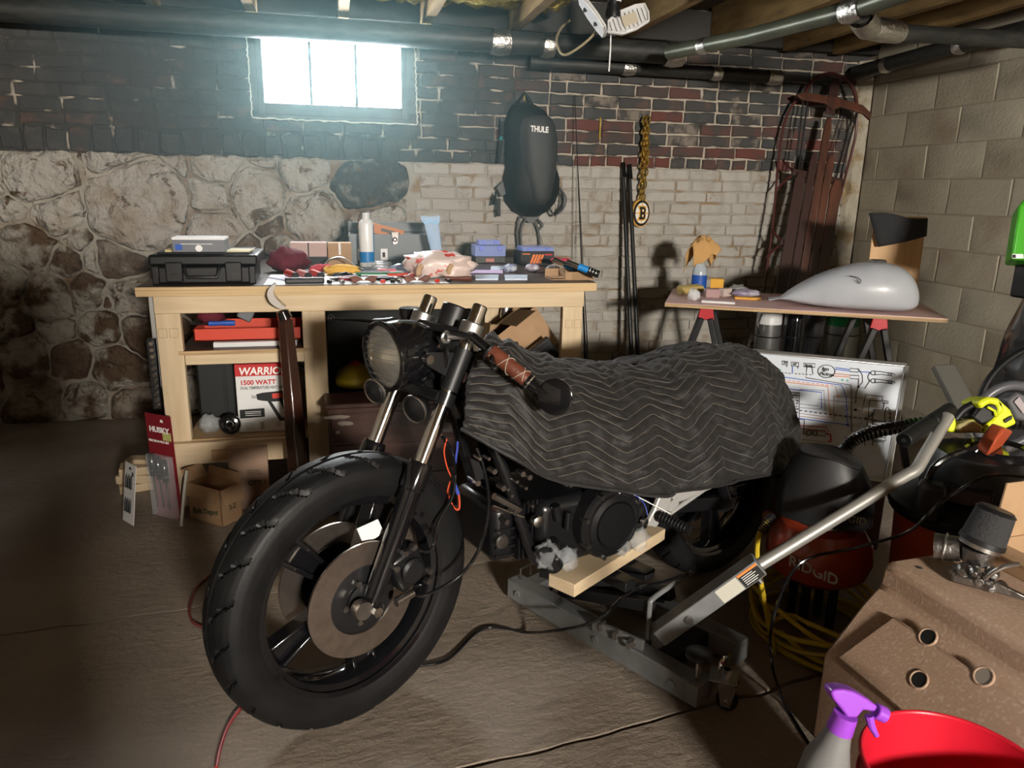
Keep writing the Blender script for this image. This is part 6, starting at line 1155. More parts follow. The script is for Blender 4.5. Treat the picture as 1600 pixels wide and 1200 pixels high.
# gas cylinders behind the sawhorses
for k, (u, Yc, r_, m_, h_, lab) in enumerate(((1200, 3.72, .07, mat('cyl_grey', (.22, .22, .22), .3, .7), .70, 'grey metal cylinder with a handled white collar under the pink table'), (1240, 3.62, .055, MT['black_gloss'], .70, 'slim black cylinder between the grey and the green topped ones'), (1270, 3.7, .06, mat('cyl_dark', (.03, .03, .032), .35), .69, 'dark charcoal cylinder left of the green topped one'), (1316, 3.95, .095, mat('cyl_silver', (.34, .36, .34), .33, .6), .70, 'silver cylinder with a green shoulder under the fuel tank'))):
    p = PY(u, 520, Yc); c = V((p.x, Yc, 0)); h_ = CAM_H-(CAM_H-h_)*Yc/(3.45 if k == 3 else 3.6); t = thing('gas_cylinder', lab, 'cylinder', c, 'cylinders under the table')
    B().lathe(c, ZU, [(r_*.9, 0), (r_, .01), (r_, h_-.1)], 26).put('cylinder_body', m_, t); B().lathe(c+ZU*(h_-.1), ZU, [(r_, 0), (r_*.98, .05), (r_*.6, .085), (.02, .1)], 26).put('shoulder', mat('green_shoulder', (.01, .16, .05), .3) if k == 3 else (MT['white_plastic'] if k == 0 else m_), t)
    if k == 0: B().tube(smooth_path([c+V((-.07, -.03, h_-.04)), c+V((-.1, -.05, h_-.1)), c+V((-.075, -.04, h_-.15))], 4), .006, 8).put('carry_handle', MT['steel'], t)
    B().tor(c+ZU*(h_*.75), ZU, r_+.002, .004, 28, 6).put('band', MT['black_metal'], t)
# ================================================================ whiteboard with wiring diagram
bTL, bTR, bBR = PD(1098, 541, 3.10), PD(1417, 571, 2.86), PD(1386, 752, 2.74)
wn = (bTR-bTL).cross(bBR-bTR).normalized(); wn = wn if wn.dot(CF) < 0 else -wn; bBL = bTL+(bBR-bTR)
wbd = thing('whiteboard', 'whiteboard with a hand drawn wiring diagram leaning behind the motorcycle', 'whiteboard', (bBL+bBR)/2)
B().prism([bTL, bTR, bBR, bBL], -wn*.012).put('board', mat('board_white', (.7, .75, .82), .22, col2=(.64, .69, .76), scale=3), wbd)
for a, b_ in ((bTL, bTR), (bTR, bBR), (bBR, bBL), (bBL, bTL)): B().bar(a-wn*.004, b_-wn*.004, .018, .022, wn).put('frame_bar', MT['alu'], wbd, bevel=.003)
def wb(x, y): return PP(1080+x/4.444, 530+y/4.444, bTL, wn)+wn*.0015
INK = {'k': MT['ink_black'], 'b': mat('ink_blue', (.02, .1, .5), .5), 'o': mat('ink_orange', (.65, .2, .06), .5), 'r': mat('ink_red2', (.5, .02, .04), .5), 'g': mat('ink_greyline', (.3, .3, .33), .6), 't': mat('ink_teal', (.1, .45, .4), .5), 'n': mat('ink_brown', (.35, .24, .2), .6)}
def dline(c, *pts, w=.0016): B().tube([wb(*p) for p in pts], w, 4).put('marker_line', INK[c], wbd)
def dash(c, p, q, n=9, w=.0014):
    for i in range(n): a, b_ = i/n, (i+.6)/n; dline(c, (p[0]+(q[0]-p[0])*a, p[1]+(q[1]-p[1])*a), (p[0]+(q[0]-p[0])*b_, p[1]+(q[1]-p[1])*b_), w=w)
def ell(c, x, y, rx, ry, w=.0016, n=20): B().tube([wb(x+rx*math.cos(2*PI*i/n), y+ry*math.sin(2*PI*i/n)) for i in range(n)], w, 4, closed=True).put('marker_line', INK[c], wbd)
def rect(c, x0, y0, x1, y1, sk=0, w=.0016): B().tube([wb(x0, y0), wb(x1, y0+sk), wb(x1, y1+sk), wb(x0, y1)], w, 4, closed=True).put('marker_line', INK[c], wbd)
def dot(c, x, y, r=9): B().cyl(wb(x, y)-wn*.001, wb(x, y)+wn*.0012, r/4.444/FPX*2.9, n=10).put('marker_dot', INK[c], wbd)
ell('k', 345, 160, 44, 40); dline('k', (330, 170), (358, 138)); rect('k', 390, 155, 490, 162, 3); dline('k', (455, 165), (460, 275)); dline('b', (428, 165), (432, 250)); dline('b', (395, 165), (395, 205)); dline('o', (474, 168), (478, 232), (540, 240)); dot('o', 543, 238); dot('b', 610, 255); dot('o', 574, 272)
dash('t', (400, 180), (640, 215)); dash('k', (400, 205), (700, 240), 12); dash('k', (720, 240), (845, 248), 5); dline('k', (845, 245), (838, 195)); rect('k', 632, 152, 668, 176, 4); rect('k', 695, 160, 746, 186, 4); dline('b', (703, 188), (702, 240)); dline('k', (660, 180), (666, 195)); dline('k', (738, 188), (742, 204))
rect('k', 780, 168, 860, 192, 4); dline('k', (803, 195), (795, 268), (1110, 320), (1115, 660), (1200, 690), (1225, 690)); ell('k', 938, 224, 60, 44); dline('b', (1000, 198), (1100, 212)); dline('b', (1000, 210), (1100, 222)); dline('o', (998, 240), (1098, 250)); dline('o', (990, 256), (1098, 264)); dot('t', 1048, 284, 7); dot('t', 1085, 288, 7)
rect('k', 1102, 204, 1160, 226, 4); rect('k', 1102, 250, 1164, 274, 4); dline('k', (1160, 206), (1188, 250), (1190, 300), (1160, 332)); dline('b', (1165, 226), (1245, 232)); dline('k', (1162, 278), (1160, 332), (1205, 342), (1240, 290)); dot('k', 1160, 332, 8); dline('k', (1160, 335), (1145, 375), (1142, 445))
for y in (235, 290): ell('k', 1262, y, 16, 14); dline('k', (1262, y-14), (1320, y-8), (1410, y+8), (1415, y+16)); dline('k', (1262, y+14), (1320, y+10), (1400, y+22)); rect('k', 1365, y-2, 1395, y+10, 4); dline('k', (1240, y), (1225, 262), (1235, 290))
dline('b', (480, 245), (600, 258), (900, 300), (1045, 320), (1075, 400), (1085, 590)); dash('o', (470, 265), (1000, 325), 16); dline('n', (1000, 325), (1020, 395)); dot('o', 1020, 398, 8); dline('o', (460, 278), (950, 330), (965, 545)); dline('n', (750, 515), (965, 545)); dline('n', (990, 395), (990, 565)); dline('n', (990, 395), (1190, 412))
dline('b', (510, 330), (905, 370), (903, 485)); dline('g', (510, 318), (640, 330)); dline('g', (750, 350), (922, 356), (930, 500)); dline('g', (750, 450), (885, 465), (885, 418), (1142, 445)); dash('k', (750, 495), (1300, 565), 16, .002); dline('g', (750, 475), (900, 488)); dline('n', (750, 535), (960, 560))
rect('k', 612, 362, 754, 384, 10); rect('k', 608, 384, 750, 560, 10); rect('k', 584, 556, 740, 580, 16); ell('k', 680, 404, 11, 10)
for k in range(8):
    for x in (622, 645, 700, 728): dline('k', (x, 405+k*20), (x+8+6*((k*x) % 3), 403+k*20+(k % 2)*8), (x+4, 412+k*20), w=.0018)
dline('k', (660, 570), (690, 572)); ell('k', 655, 572, 10, 9); ell('k', 725, 584, 12, 10)
for k in range(4): dline('g', (560, 460+k*25), (610, 462+k*25))
dline('b', (745, 550), (1085, 595)); dash('g', (1085, 595), (1330, 628), 9); dot('b', 1086, 595, 9); dline('k', (745, 555), (785, 560), (780, 660)); dline('r', (560, 585), (940, 612), (958, 645)); dline('r', (560, 600), (930, 640)); dline('r', (935, 655), (968, 662), (970, 712), (945, 710), w=.003); rect('k', 870, 632, 932, 668, 6); ell('k', 858, 652, 16, 18); ell('k', 815, 650, 16, 18); dline('g', (560, 630), (780, 660)); dline('n', (720, 600), (722, 690), (930, 715)); dline('g', (560, 700), (970, 745), (980, 800)); dline('g', (840, 735), (950, 770), (945, 800))
dline('r', (560, 780), (756, 792), (758, 826), w=.003); dline('k', (735, 855), (738, 820), (860, 822)); dline('k', (848, 820), (848, 780), (838, 795), (848, 776), (860, 795)); dline('k', (990, 800), (1000, 762), (1120, 775)); dline('g', (1005, 800), (1012, 772), (1110, 785)); dline('k', (570, 800), (565, 850))
dline('k', (1140, 490), (1185, 500), (1212, 385), (1330, 400), (1325, 425)); dot('k', 1140, 491, 9); rect('k', 1325, 428, 1368, 442, 4); dline('k', (1240, 425), (1320, 430)); dline('k', (1240, 420), (1222, 600), (1320, 625)); dline('k', (1340, 445), (1330, 490), (1270, 490), (1265, 520), (1215, 552), w=.002); dot('k', 1262, 520, 7); dot('k', 1212, 552, 8); dline('k', (1262, 520), (1258, 590), (1320, 598), (1322, 622), w=.002); rect('k', 1322, 622, 1360, 636, 4); ell('k', 1362, 540, 20, 66); dline('k', (1345, 575), (1262, 565))
for y in (490, 515, 545, 575): dline('k', (1368, y), (1390, y+4))
dline('k', (1240, 600), (1232, 690), w=.002); dot('k', 1197, 690, 7); dline('k', (1085, 682), (1195, 692)); dline('k', (1072, 678), (1074, 690)); dline('k', (1200, 695), (1208, 740)); dline('k', (1258, 740), (1262, 655), (1318, 662), (1320, 640)); rect('k', 1262, 678, 1350, 700, 6); dline('g', (1185, 515), (1180, 640)); dline('k', (1190, 650), (1255, 658)); dline('k', (1262, 710), (1340, 716))
wx_ = (bTR-bTL).normalized(); wy_ = wn.cross(wx_); wy_ = wy_ if wy_.z > 0 else -wy_
for s_, x, y, sz in (('Ign', 905, 218, .022), ('Pickup', 888, 250, .02), ('Keys', 395, 138, .015), ('oil', 703, 180, .014), ('N', 642, 172, .014), ('diode', 785, 188, .013)): text(s_, sz, wb(x, y), wx_, wy_, MT['ink_black'], wbd, lift=.001, font_shear=.2, bold=.0002)
cz = min(bBL.z, bBR.z)-.027; tag(B().prism([V((p.x, p.y, 0)) for p in (bBL.lerp(bBR, .4)+wn*.02, bBR+wn*.02, bBR-wn*.2, bBL.lerp(bBR, .4)-wn*.2)], (0, 0, cz)).put('storage_crate', mat('crate_brown', (.06, .03, .02), .7), bevel=.005), 'dark brown crate on the floor carrying the whiteboard', 'crate')
# ================================================================ right edge: film wrapped machine, plank
pw = PD(1590, 640, 2.95); c = V((pw.x+.06, pw.y, 0)); t = thing('wrapped_machine', 'tall black machine wrapped in shiny plastic with a green top', 'machine', c)
def wrap(s, q):
    a = 2*PI*s; zz = .02+.98*q; r_ = .19-.06*q**3+.012*NZ.noise(V((s*9, q*6, 1)))+.006*NZ.noise(V((s*25, q*12, 3))); ex = .75
    return c+V((math.copysign(abs(math.cos(a))**ex, math.cos(a))*r_+.07*q, math.copysign(abs(math.sin(a))**ex, math.sin(a))*r_*.8, zz))
B().grid(wrap, 48, 40).put('wrapped_body', mat('wrap_black', (.02, .02, .022), .22, coat=.6, col2=(.05, .05, .052), scale=6), t, ang=2); cg = c+V((.1, -.02, 1.0)); B().box(cg+V((.03, 0, .0)), (.2, .16, .1)).put('shroud', MT['black_plastic'], t, bevel=.02)
g0 = B().prism([PD(*p, 2.86) for p in ((1579, 405), (1592, 322), (1604, 305), (1660, 300), (1660, 410))], (CF+CR*.5)*.16).put('green_cover', mat('machine_green', (.06, .38, .02), .4), t, bevel=.012); gp = PD(1625, 412, 2.96); B().mm((gp.x-.07, gp.y-.05, .9), (gp.x+.07, gp.y+.05, gp.z+.03)).put('column', MT['black_plastic'], t, bevel=.01); lq = [PD(*p, 2.852) for p in ((1581, 397), (1598, 397), (1599, 404), (1581, 404))]; B().prism(lq, -CF*.002).put('label_plate', MT['paper'], t); B().prism([PD(*p, 2.849) for p in ((1582, 398), (1587, 398), (1587, 403), (1582, 403))], -CF*.001).put('label_print', MT['ink_black'], t)
a, b_ = PD(1473, 572, 3.1), PD(1514, 650, 2.98); e = b_+(b_-a)*((b_.z-.02)/(a.z-b_.z)); tag(B().bar(a, e, .1, .03, V((0, -.7, .7))).put('grey_plank', mat('plank_grey', (.12, .115, .1), .6), bevel=.006), 'grey plank leaning in the dark between whiteboard and vacuum', 'plank')
pts = [PD(1530+90*(1-math.cos(PI*i/24))*.9, 640-105*math.sin(PI*i/24*.75), 2.6) for i in range(25)]; tag(B().tube(pts, .012, 10).put('dark_hose', MT['rubber']), 'thick dark hose arching in front of the wrapped machine', 'hose')
# ================================================================ shop vacuum
vc = PD(1522, 785, 2.14); vc = V((vc.x, vc.y, 0)); zr = PD(1522, 785, 2.14).z; vac = thing('shop_vacuum', 'orange drum shop vacuum with a black motor head', 'vacuum', vc); R_ = .205
B().lathe(vc, ZU, [(R_*.86, 0), (R_*.88, .01), (R_*.98, zr-.02), (R_*1.0, zr)], 48).put('drum', MT['orange_plastic'], vac)
B().lathe(vc+ZU*zr, ZU, [(R_*1.06, -.035), (R_*1.09, -.02), (R_*1.09, .0), (R_*1.02, .012), (R_*.8, .03), (R_*.72, .04), (R_*.66, .12), (R_*.58, .155), (R_*.3, .165), (.01, .168)], 48).put('motor_head', MT['black_plastic'], vac)
B().lathe(vc+ZU*(zr+.155)+V((.03, -.02, 0)), ZU, [(.085, 0), (.088, .012), (.08, .02), (.07, .012)], 32).put('top_ring', MT['black_gloss'], vac)
q = vc+ZU*(zr+.165)+V((.0, -.03, 0)); B().prism([q+V(p) for p in ((-.055, -.035, 0), (-.05, -.05, .055), (.0, -.02, .075), (.06, .0, .055), (.06, .03, 0))], (.005, .05, 0)).put('orange_port', mat('port_orange', (.4, .07, .025), .45), vac, bevel=.008)
vl = (CO-vc); vl.z = 0; vl.normalize(); vs_ = V((-vl.y, vl.x, 0)); vs_ = vs_ if vs_.x > 0 else -vs_
B().tube(smooth_path([vc+vl*R_*.9-vs_*.12+ZU*(zr+.0), vc+vl*R_*.72-vs_*.11+ZU*(zr+.12), vc+vl*R_*.5-vs_*.06+ZU*(zr+.165), vc+vl*.02+ZU*(zr+.175)], 5), .009, 8).put('head_rib', MT['black_gloss'], vac)
B().box(vc+vl*R_*.72-vs_*.02+ZU*(zr+.065), (.12, .02, .05), M((vs_, -vl, ZU)).transposed()).put('name_panel', MT['black_satin'], vac, bevel=.003); B().prism([vc+vl*(R_*.72+.0135)-vs_*.02+ZU*(zr+.065)+vs_*x+ZU*z for x, z in ((-.055, -.02), (.055, -.02), (.055, .02), (-.055, .02))], vl*.0008).put('panel_frame', mat('panel_line', (.06, .04, .035), .5), vac)
B().box(vc+vl*R_*1.06+vs_*.03+ZU*(zr-.012), (.09, .012, .012), M((vs_, -vl, ZU)).transposed()).put('yellow_mark', mat('mark_y', (.3, .26, .05), .5), vac)
B().box(vc+vl*R_*.95-vs_*.1+ZU*(zr+.045), (.07, .06, .11), M((vs_, -vl, ZU)).transposed()).put('side_latch', MT['black_plastic'], vac, bevel=.012)
# ribbed hose from the vacuum
hs_ = smooth_path([PD(1322, 700, 2.62), PD(1345, 682, 2.6), PD(1400, 668, 2.58), PD(1460, 660, 2.56), PD(1540, 658, 2.54), PD(1610, 662, 2.5)], 16); rr = [.021+.003*(i % 2) for i in range(len(hs_))]
t = thing('vacuum_hose', 'black ribbed vacuum hose crossing in front of the whiteboard', 'hose', hs_[0]); B().tube(hs_, rr, 14).put('ribbed_tube', MT['black_gloss'], t, ang=.2)
hz_ = PD(1312, 715, 2.62); B().tube([hs_[0], hz_, PD(1268, 722, 2.6)], [.026, .034, .036], 14).put('nozzle', MT['black_plastic'], t)
# pancake compressor
cp_ = PD(1280, 850, 2.25); cp_ = V((cp_.x, cp_.y, 0)); zc = PD(1280, 850, 2.25).z; t = thing('air_compressor', 'red orange air compressor with a black shroud and lettered tank', 'compressor', cp_)
B().lathe(cp_+ZU*(zc-.13), ZU, [(.05, .02), (.1, .03), (.14, .06), (.152, .10), (.146, .15), (.115, .2), (.055, .225), (.01, .23)], 44).put('tank', mat('tank_orange', (.34, .045, .018), .3, coat=.4), t)
for a in range(4): q = cp_+V((math.cos(a*PI/2+.6)*.06, math.sin(a*PI/2+.6)*.06, 0)); B().tube([q, q+ZU*(zc-.1)], .014, 10).put('foot', MT['rubber'], t)
cl = (CO-cp_); cl.z = 0; cl.normalize(); cs = V((-cl.y, cl.x, 0)); cs = cs if cs.x > 0 else -cs
def shroud(s, q):
    a = 2*PI*s; x = math.cos(a); y = math.sin(a); ex = .7; w = (1-.35*q**2.5); return cp_+cs*(math.copysign(abs(x)**ex, x)*.135*w+.0)+cl*(math.copysign(abs(y)**ex, y)*.1*w)+ZU*(zc+.1+.19*q-.03*q*max(0, x))
sh = B().grid(shroud, 40, 14); sh.put('shroud', MT['black_plastic'], t, ang=1.2); B().prism([shroud(i/40, 1) for i in range(40)], (0, 0, .006)).put('shroud_top', MT['black_plastic'], t, bevel=.004)
text('RIDGID', .042, cp_+cl*.148-cs*.075+ZU*(zc-.015), cs-cl*-.0+ZU*-.25, ZU*.9-cl*.25, mat('ink_pale', (.5, .48, .45), .5), t, bold=.001, lift=.006); text('RIDGID', .028, cp_+cs*.02+cl*.1035+ZU*(zc+.13), cs, ZU, mat('ink_tan', (.3, .28, .2), .5), t, bold=.0006)
B().tor(cp_+ZU*(zc+.085), ZU, .08, .008, 24, 6).put('gauge_ring', MT['steel'], t); q = cp_-cs*.15+cl*.06+ZU*(zc+.09); B().lathe(q, cl, [(.014, 0), (.016, .015), (.01, .02)], 14).put('pressure_knob', MT['brown_leather'], t)
# yellow air hose: lead from the compressor and coil on the floor
MT['hose_y'] = mat('hose_yellow', (.5, .36, .02), .4); yc = PZ(1262, 965); rr_ = random.Random(11); pts = []
lead = [PD(1208, 806, 2.13), PD(1198, 816, 2.12), PD(1186, 835, 2.12), PD(1183, 870, 2.1), PD(1190, 915, 2.1)]
cen = V((1.37, 1.715, 0)); loops = []
for i in range(7*18):
    a = 2*PI*i/18+3.4; lp = i//18; r_ = .185+.014*math.sin(lp*2.1)+.01*NZ.noise(V((i*.2, 3, 0))); loops.append(cen+V((math.cos(a)*r_*.92+.012*math.sin(lp*1.7), math.sin(a)*r_*1.15+.012*math.cos(lp*2.3), .009+.014*lp*.8+.03*(1+math.sin(a*2+lp*1.3))*(lp > 1))))
t = thing('air_hose', 'yellow air hose coiled on the floor around the compressor', 'hose', V((cen.x, cen.y, 0))); B().tube(smooth_path(lead+[loops[0]+V((-.02, -.02, .01))]+loops, 3), .0072, 8).put('hose_line', MT['hose_y'], t)
sp_ = smooth_path(lead[:3], 12)
for i in range(2, 22, 2): B().tor(sp_[i], (sp_[i+1]-sp_[i]), .0095, .0028, 14, 6).put('guard_coil', MT['black_metal'], t)
# yellow green sander resting on the vacuum
MT['lime'] = mat('lime_plastic', (.62, .68, .02), .45); sd0 = PD(1535, 655, 2.16)
def onS(u, v, d=2.16): return PD(u, v, d)
t = thing('power_sander', 'lime yellow and black power tool resting on top of the vacuum', 'power tool', onS(1530, 690)); back = CF*.09
B().prism([onS(*p) for p in ((1497, 664), (1522, 654), (1536, 668), (1552, 655), (1567, 640), (1560, 622), (1580, 640), (1590, 662), (1568, 672), (1557, 680), (1540, 676), (1497, 677))], back).put('body_shell', MT['lime'], t, bevel=.01)
B().prism([onS(*p, 2.15) for p in ((1497, 664), (1520, 655), (1538, 665), (1534, 676), (1497, 677))], back*.6).put('dust_bag', mat('dust_tan', (.42, .36, .16), .7), t, bevel=.008); B().prism([onS(*p) for p in ((1528, 628), (1545, 620), (1562, 622), (1572, 640), (1558, 650), (1560, 634), (1548, 630), (1534, 640))], back).put('upper_shell', MT['lime'], t, bevel=.008); B().prism([onS(*p, 2.165) for p in ((1520, 652), (1536, 632), (1556, 630), (1562, 645), (1550, 658), (1534, 664))], back*.8).put('motor_cover', MT['black_plastic'], t, bevel=.006)
B().tube(smooth_path([onS(1492, 656, 2.2), onS(1505, 641, 2.2), onS(1525, 630, 2.2), onS(1538, 626, 2.2)], 5), .012, 12).put('handle', MT['black_plastic'], t); B().prism([onS(*p) for p in ((1477, 668), (1482, 655), (1494, 651), (1495, 662), (1493, 676), (1484, 675))], back).put('nose', MT['lime'], t, bevel=.006); B().prism([onS(*p, 2.155) for p in ((1569, 656), (1581, 649), (1580, 655), (1570, 661))], -CF*.003).put('vent_slot', MT['ink_black'], t); B().tube([onS(1543, 636, 2.155), onS(1554, 642, 2.155), onS(1556, 650, 2.155)], .004, 6).put('lime_trim', MT['lime'], t); B().prism([onS(*p, 2.3) for p in ((1574, 625), (1590, 612), (1620, 625), (1610, 660), (1588, 655))], CF*.06).put('battery_pack', mat('battery_grey', (.1, .1, .105), .5), t, bevel=.008); B().prism([onS(*p, 2.295) for p in ((1584, 628), (1592, 620), (1606, 640), (1598, 646))], -CF*.002).put('battery_label', mat('bat_lab', (.35, .3, .32), .5), t)
c = PD(1575, 650, 2.33); tag(B().tor(c, (CF*.9+ZU*.25).normalized(), .1, .015, 40, 12).put('grey_hose_loop', mat('hose_grey', (.09, .09, .1), .35)), 'grey hose loop behind the lime power tool', 'hose')
# cords
cord = smooth_path([PD(1600, 745, 1.85), PD(1540, 745, 1.86), PD(1470, 785, 1.82), PD(1420, 830, 1.88), PD(1340, 855, 2.0), PD(1250, 880, 2.05), PZ(1210, 960, .2), PZ(1205, 1030, .16), PZ(1222, 1090, .03), PZ(1232, 1110, .006), PZ(1275, 1180, .006)], 8); tag(B().tube(cord, .004, 7).put('vacuum_cable', MT['black_gloss']), 'black power cord trailing from the vacuum down past the tan bin', 'cord')
bc = smooth_path([PZ(655, 1040, .005), PZ(700, 1030, .005), PZ(745, 988, .005), PZ(775, 980, .005), PZ(820, 988, .006), PZ(870, 985, .095), PZ(930, 970, .16), PZ(985, 925, .235), PZ(1035, 910, .24), PZ(1075, 897, .24)], 8); tag(B().tube(bc, .0045, 8).put('black_cable', MT['black_gloss']), 'black extension cord snaking over the jack rail', 'cord')
rcd = smooth_path([PZ(338, 1199, .005), PZ(345, 1165, .005), PZ(362, 1125, .005), PZ(400, 1085, .005), PZ(470, 1060, .005), PZ(535, 1045, .005), PZ(560, 1030, .005), PZ(610, 990, .005), PZ(640, 940, .005)], 7); tag(B().tube(rcd, .0045, 7).put('red_cable', mat('cord_red', (.28, .03, .03), .45)), 'red cord running on the floor under the front wheel', 'cord'); rc2 = smooth_path([PZ(345, 985, .005), PZ(305, 975, .005), PZ(296, 950, .005), PZ(310, 915, .005), PZ(335, 895, .005)], 6); tag(B().tube(rc2, .0045, 7).put('red_cable', mat('cord_red2', (.15, .03, .025), .5)), 'loop of dark red cord left of the front tyre', 'cord')
# ================================================================ tan moulded bin with holes
BZ = .45; T0 = PZ(1390, 876, BZ); be = (PZ(1600, 1003, BZ)-T0).normalized(); bo = V((be.y, -be.x, 0)); bo = bo if bo.x < 0 else -bo; BLn = .8
def BP(l, o_, z): return T0+be*l+bo*o_+ZU*(z-BZ)
MT['speckle'] = mat('speckled_tan', (.42, .285, .2), .5, col2=(.52, .38, .29), scale=120, mid=.6, soft=.06, bump=.12, bscale=160)
t = thing('plastic_bin', 'large speckled tan moulded bin with round holes in its sloping side', 'bin', BP(BLn/2, -.2, 0))
prof = [(0, .45), (.012, .44), (.02, .39), (.06, .35), (.15, .235), (.155, .22), (.155, .0)]
bb = B(); nl = 24; n = len(prof)
for i in range(nl+1):
    l = BLn*i/nl
    for o_, z in prof: bb.v.append(BP(l, o_, z))
    bb.v.append(BP(l, -.55, 0)); bb.v.append(BP(l, -.55, .45))
w = n+2; bb.f = [(i*w+j, i*w+(j+1) % w, (i+1)*w+(j+1) % w, (i+1)*w+j) for i in range(nl) for j in range(w)]+[tuple(range(w)), tuple(range(nl*w, nl*w+w))]
body = bb.put('bin_body', MT['speckle'], t, bevel=.012, smooth=True); sdir = (BP(0, .15, .235)-BP(0, .06, .35)).normalized(); fnrm = be.cross(sdir); fnrm = fnrm if fnrm.dot(bo) > 0 else -fnrm
rp = B().prism([BP(.09, .052, .362)+fnrm*.0, BP(BLn, .052, .362), BP(BLn, .148, .238), BP(.04, .148, .238)], fnrm*.012).put('raised_panel', MT['speckle'], t, bevel=.008)
Pq = BP(0, .06, .35)+fnrm*.0125
for u, v, col in ((1450, 995, 'ink_black'), (1436, 1062, 'ink_black'), (1537, 1057, None)):
    c = PP(u, v, Pq, fnrm); B().tor(c, fnrm, .0185, .003, 28, 8).put('hole_lip', MT['speckle'], t); B().cyl(c-fnrm*.004, c+fnrm*.0012, .0175, n=26).put('hole', MT['ink_black'] if col else mat('hole_grey', (.25, .22, .18), .7), t)
q = PZ(1437, 888, BZ); B().lathe(q, ZU, [(.006, 0), (.006, .002), (.002, .003)], 12).put('rivet', MT['steel'], t)
# carburettor with air filter on the bin
q = PZ(1515, 912, BZ); q = V((q.x+.03, q.y+.02, BZ+.001)); vl2 = (CO-q); vl2.z = 0; vl2.normalize(); cs2 = V((-vl2.y, vl2.x, 0)); cs2 = cs2 if cs2.x > 0 else -cs2
t = thing('carburettor', 'cast metal carburettor with a black cone air filter on the tan bin', 'carburettor', q); fa_ = (ZU*.95+cs2*.2+vl2*-.2).normalized()
mcst = mat('cast_alloy', (.36, .35, .34), .35, 1, col2=(.26, .25, .24), scale=30, bump=.3, bscale=90)
B().tube([q+ZU*.04, q+ZU*.075], [.032, .036], 22).put('throttle_body', mcst, t); b0 = q+ZU*.075; B().tube([b0, b0+fa_*.012], .043, 26).put('hose_clamp', MT['steel'], t); B().tube([b0+fa_*.012, b0+fa_*.085, b0+fa_*.09], [.046, .040, .036], 28).put('air_filter', mat('filter_foam', (.03, .03, .031), .9, bump=.5, bscale=150), t); B().tube([b0+fa_*.088, b0+fa_*.096], [.042, .034], 28).put('filter_cap', MT['black_plastic'], t); B().tube([b0+fa_*.01, b0+fa_*.022], .0475, 28).put('filter_band', MT['black_satin'], t)
p = q-cs2*.035+ZU*.06; B().tube([p, p-cs2*.05-ZU*.008], [.028, .031], 24).put('intake_flange', mcst, t); B().tor(p-cs2*.03-ZU*.004, cs2, .031, .003, 24, 6).put('flange_ring', MT['steel'], t)
for dx, dy, dz, r_ in ((-.02, .045, .03, .016), (.01, .05, .02, .018), (.03, .035, .035, .014), (-.035, .03, .018, .012), (.05, .04, .012, .012), (0, .06, .04, .011), (.03, .06, .014, .012)):
    c = q+cs2*dx+vl2*dy+ZU*dz; B().lathe(c-vl2*.012, vl2+cs2*dx*8, [(r_, 0), (r_*1.05, .012), (r_*.7, .018), (r_*.5, .026)], 14).put('carburettor_fitting', mcst, t, bevel=.001)
B().box(q+vl2*.035+ZU*.012, (.08, .05, .022), M((cs2, -vl2, ZU)).transposed()).put('float_bowl', mcst, t, bevel=.005); B().tube(smooth_path([q+vl2*.06+ZU*.03+cs2*.02, q+vl2*.06+ZU*.065+cs2*.045, q+vl2*.04+ZU*.075+cs2*.075], 5), .005, 8).put('throttle_lever', MT['steel'], t); B().prism([q+vl2*.05+cs2*x+ZU*z for x, z in ((.03, .006), (.1, .004), (.105, .012), (.04, .03))], vl2*.012).put('linkage_plate', mcst, t, bevel=.002)
# cardboard carton at the right frame edge
q0 = PZ(1604, 958, BZ); q0 = V((q0.x+.115, q0.y, BZ+.001)); ex_, ey_ = -bo, -be
t = thing('carton', 'brown carton with an open flap at the right edge on the tan bin', 'box', q0+ex_*.14+ey_*.1)
def CB(x, y, z): return q0+ex_*x+ey_*y+ZU*z
ch_ = .06
B().prism([CB(0, 0, 0), CB(.28, 0, 0), CB(.28, .2, 0), CB(0, .2, 0)], ZU*.004).put('bottom', MT['card_in'], t)
for a, b_, nn_ in (((0, 0), (.28, 0), ey_), ((0, .2), (.28, .2), -ey_), ((0, 0), (0, .2), ex_), ((.28, 0), (.28, .2), -ex_)): B().prism([CB(*a, .004), CB(*b_, .004), CB(*b_, ch_), CB(*a, ch_)], nn_*.004).put('side', MT['card'], t)
B().prism([CB(0, .0, ch_), CB(0, .2, ch_), CB(-.05, .185, ch_-.004), CB(-.05, .015, ch_-.004)], ZU*.004).put('flap', MT['card'], t)
B().prism([CB(0, .2, ch_), CB(.28, .2, ch_), CB(.27, .215, ch_+.13), CB(.035, .215, ch_+.13)], ey_*.004).put('flap', MT['card'], t)
B().prism([CB(0, .0, ch_-.002), CB(.28, 0, ch_-.002), CB(.27, -.03, ch_-.05), CB(.01, -.03, ch_-.05)], ey_*-.004).put('flap', mat('card_light', (.5, .33, .19), .75), t)
B().prism([CB(-.03, .06, ch_+.004), CB(-.005, .05, ch_+.004), CB(-.01, .08, ch_+.004)], ZU*.001).put('paper_label', MT['paper'], t)
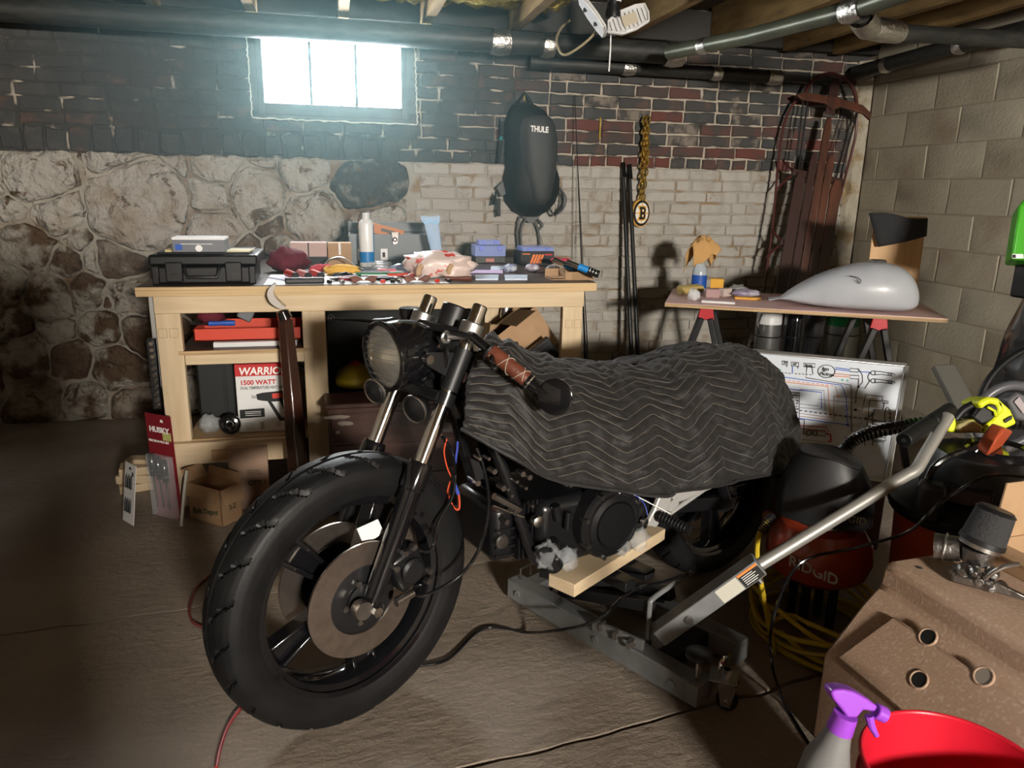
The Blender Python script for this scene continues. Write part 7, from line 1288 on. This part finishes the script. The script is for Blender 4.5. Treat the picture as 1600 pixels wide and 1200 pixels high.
# ================================================================ red bucket and purple spray bottle
bkc = V((.955, .815, 0)); t = thing('bucket', 'bright red plastic bucket in the near right corner', 'bucket', bkc); mrd = mat('bucket_red', (.62, .012, .03), .35, col2=(.5, .01, .025), scale=5)
B().lathe(bkc, ZU, [(.118, .0), (.146, .375), (.146, .38), (.143, .38), (.115, .008), (.001, .008)], 64, caps=False).put('bucket_wall', mrd, t); B().lathe(bkc, ZU, [(.001, 0), (.118, 0)], 48, caps=False).put('bucket_base', mrd, t)
B().tor(bkc+ZU*.379, ZU, .1465, .004, 64, 8).put('rim', mrd, t); B().tor(bkc+ZU*.33, ZU, .146, .003, 64, 6).put('band', mrd, t)
hp_ = PD(1338, 1108, 1.16); t = thing('spray_bottle', 'grey bottle with a purple trigger head hooked on the red bucket', 'spray bottle', hp_-ZU*.3)
mpu = mat('purple_plastic', (.3, .06, .55), .3); R3 = CR; bd2 = CF*.03
def SPp(u, v, d=1.15): return PD(u, v, d)
B().prism([SPp(*p) for p in ((1298, 1083), (1303, 1078), (1318, 1077), (1335, 1081), (1355, 1092), (1372, 1104), (1368, 1113), (1350, 1110), (1340, 1122), (1325, 1122), (1314, 1107), (1303, 1094))], bd2).put('trigger_head', mpu, t, bevel=.005, seg=3)
B().tube([SPp(1368, 1110, 1.165), SPp(1384, 1118, 1.165)], .0125, 18).put('nozzle', mpu, t, bevel=.002); B().tube([SPp(1358, 1118, 1.165), SPp(1362, 1135, 1.165), SPp(1370, 1150, 1.165)], [.007, .006, .004], 10).put('trigger', mpu, t); nk2 = SPp(1320, 1120, 1.165); dn = (SPp(1288, 1200, 1.19)-nk2).normalized(); B().tube([nk2-dn*.005, nk2+dn*.025], [.018, .02], 18).put('collar', mpu, t); B().tube([nk2+dn*.02, nk2+dn*.05, nk2+dn*.085, nk2+dn*.2], [.017, .024, .036, .036], 24).put('bottle_body', mat('bottle_grey', (.2, .2, .2), .3, alpha=.92), t)
# ================================================================ scattering volume added for the glare veil around the window
hz = bpy.data.materials.new('glare_haze'); hz.use_nodes = True; nt = hz.node_tree; nt.nodes.clear()
o_ = nt.nodes.new('ShaderNodeOutputMaterial'); vs_n = nt.nodes.new('ShaderNodeVolumeScatter'); vs_n.inputs['Color'].default_value = (.5, .82, .86, 1); vs_n.inputs['Density'].default_value = .06; vs_n.inputs['Anisotropy'].default_value = .45
nt.links.new(vs_n.outputs[0], o_.inputs['Volume'])
hazeo = B().mm((-1.0, 2.95, .92), (1.1, WY-.06, 2.1)).put('haze', hz, smooth=False); tag(hazeo, 'pale haze volume added for the glare under the window', 'haze', kind='stuff')
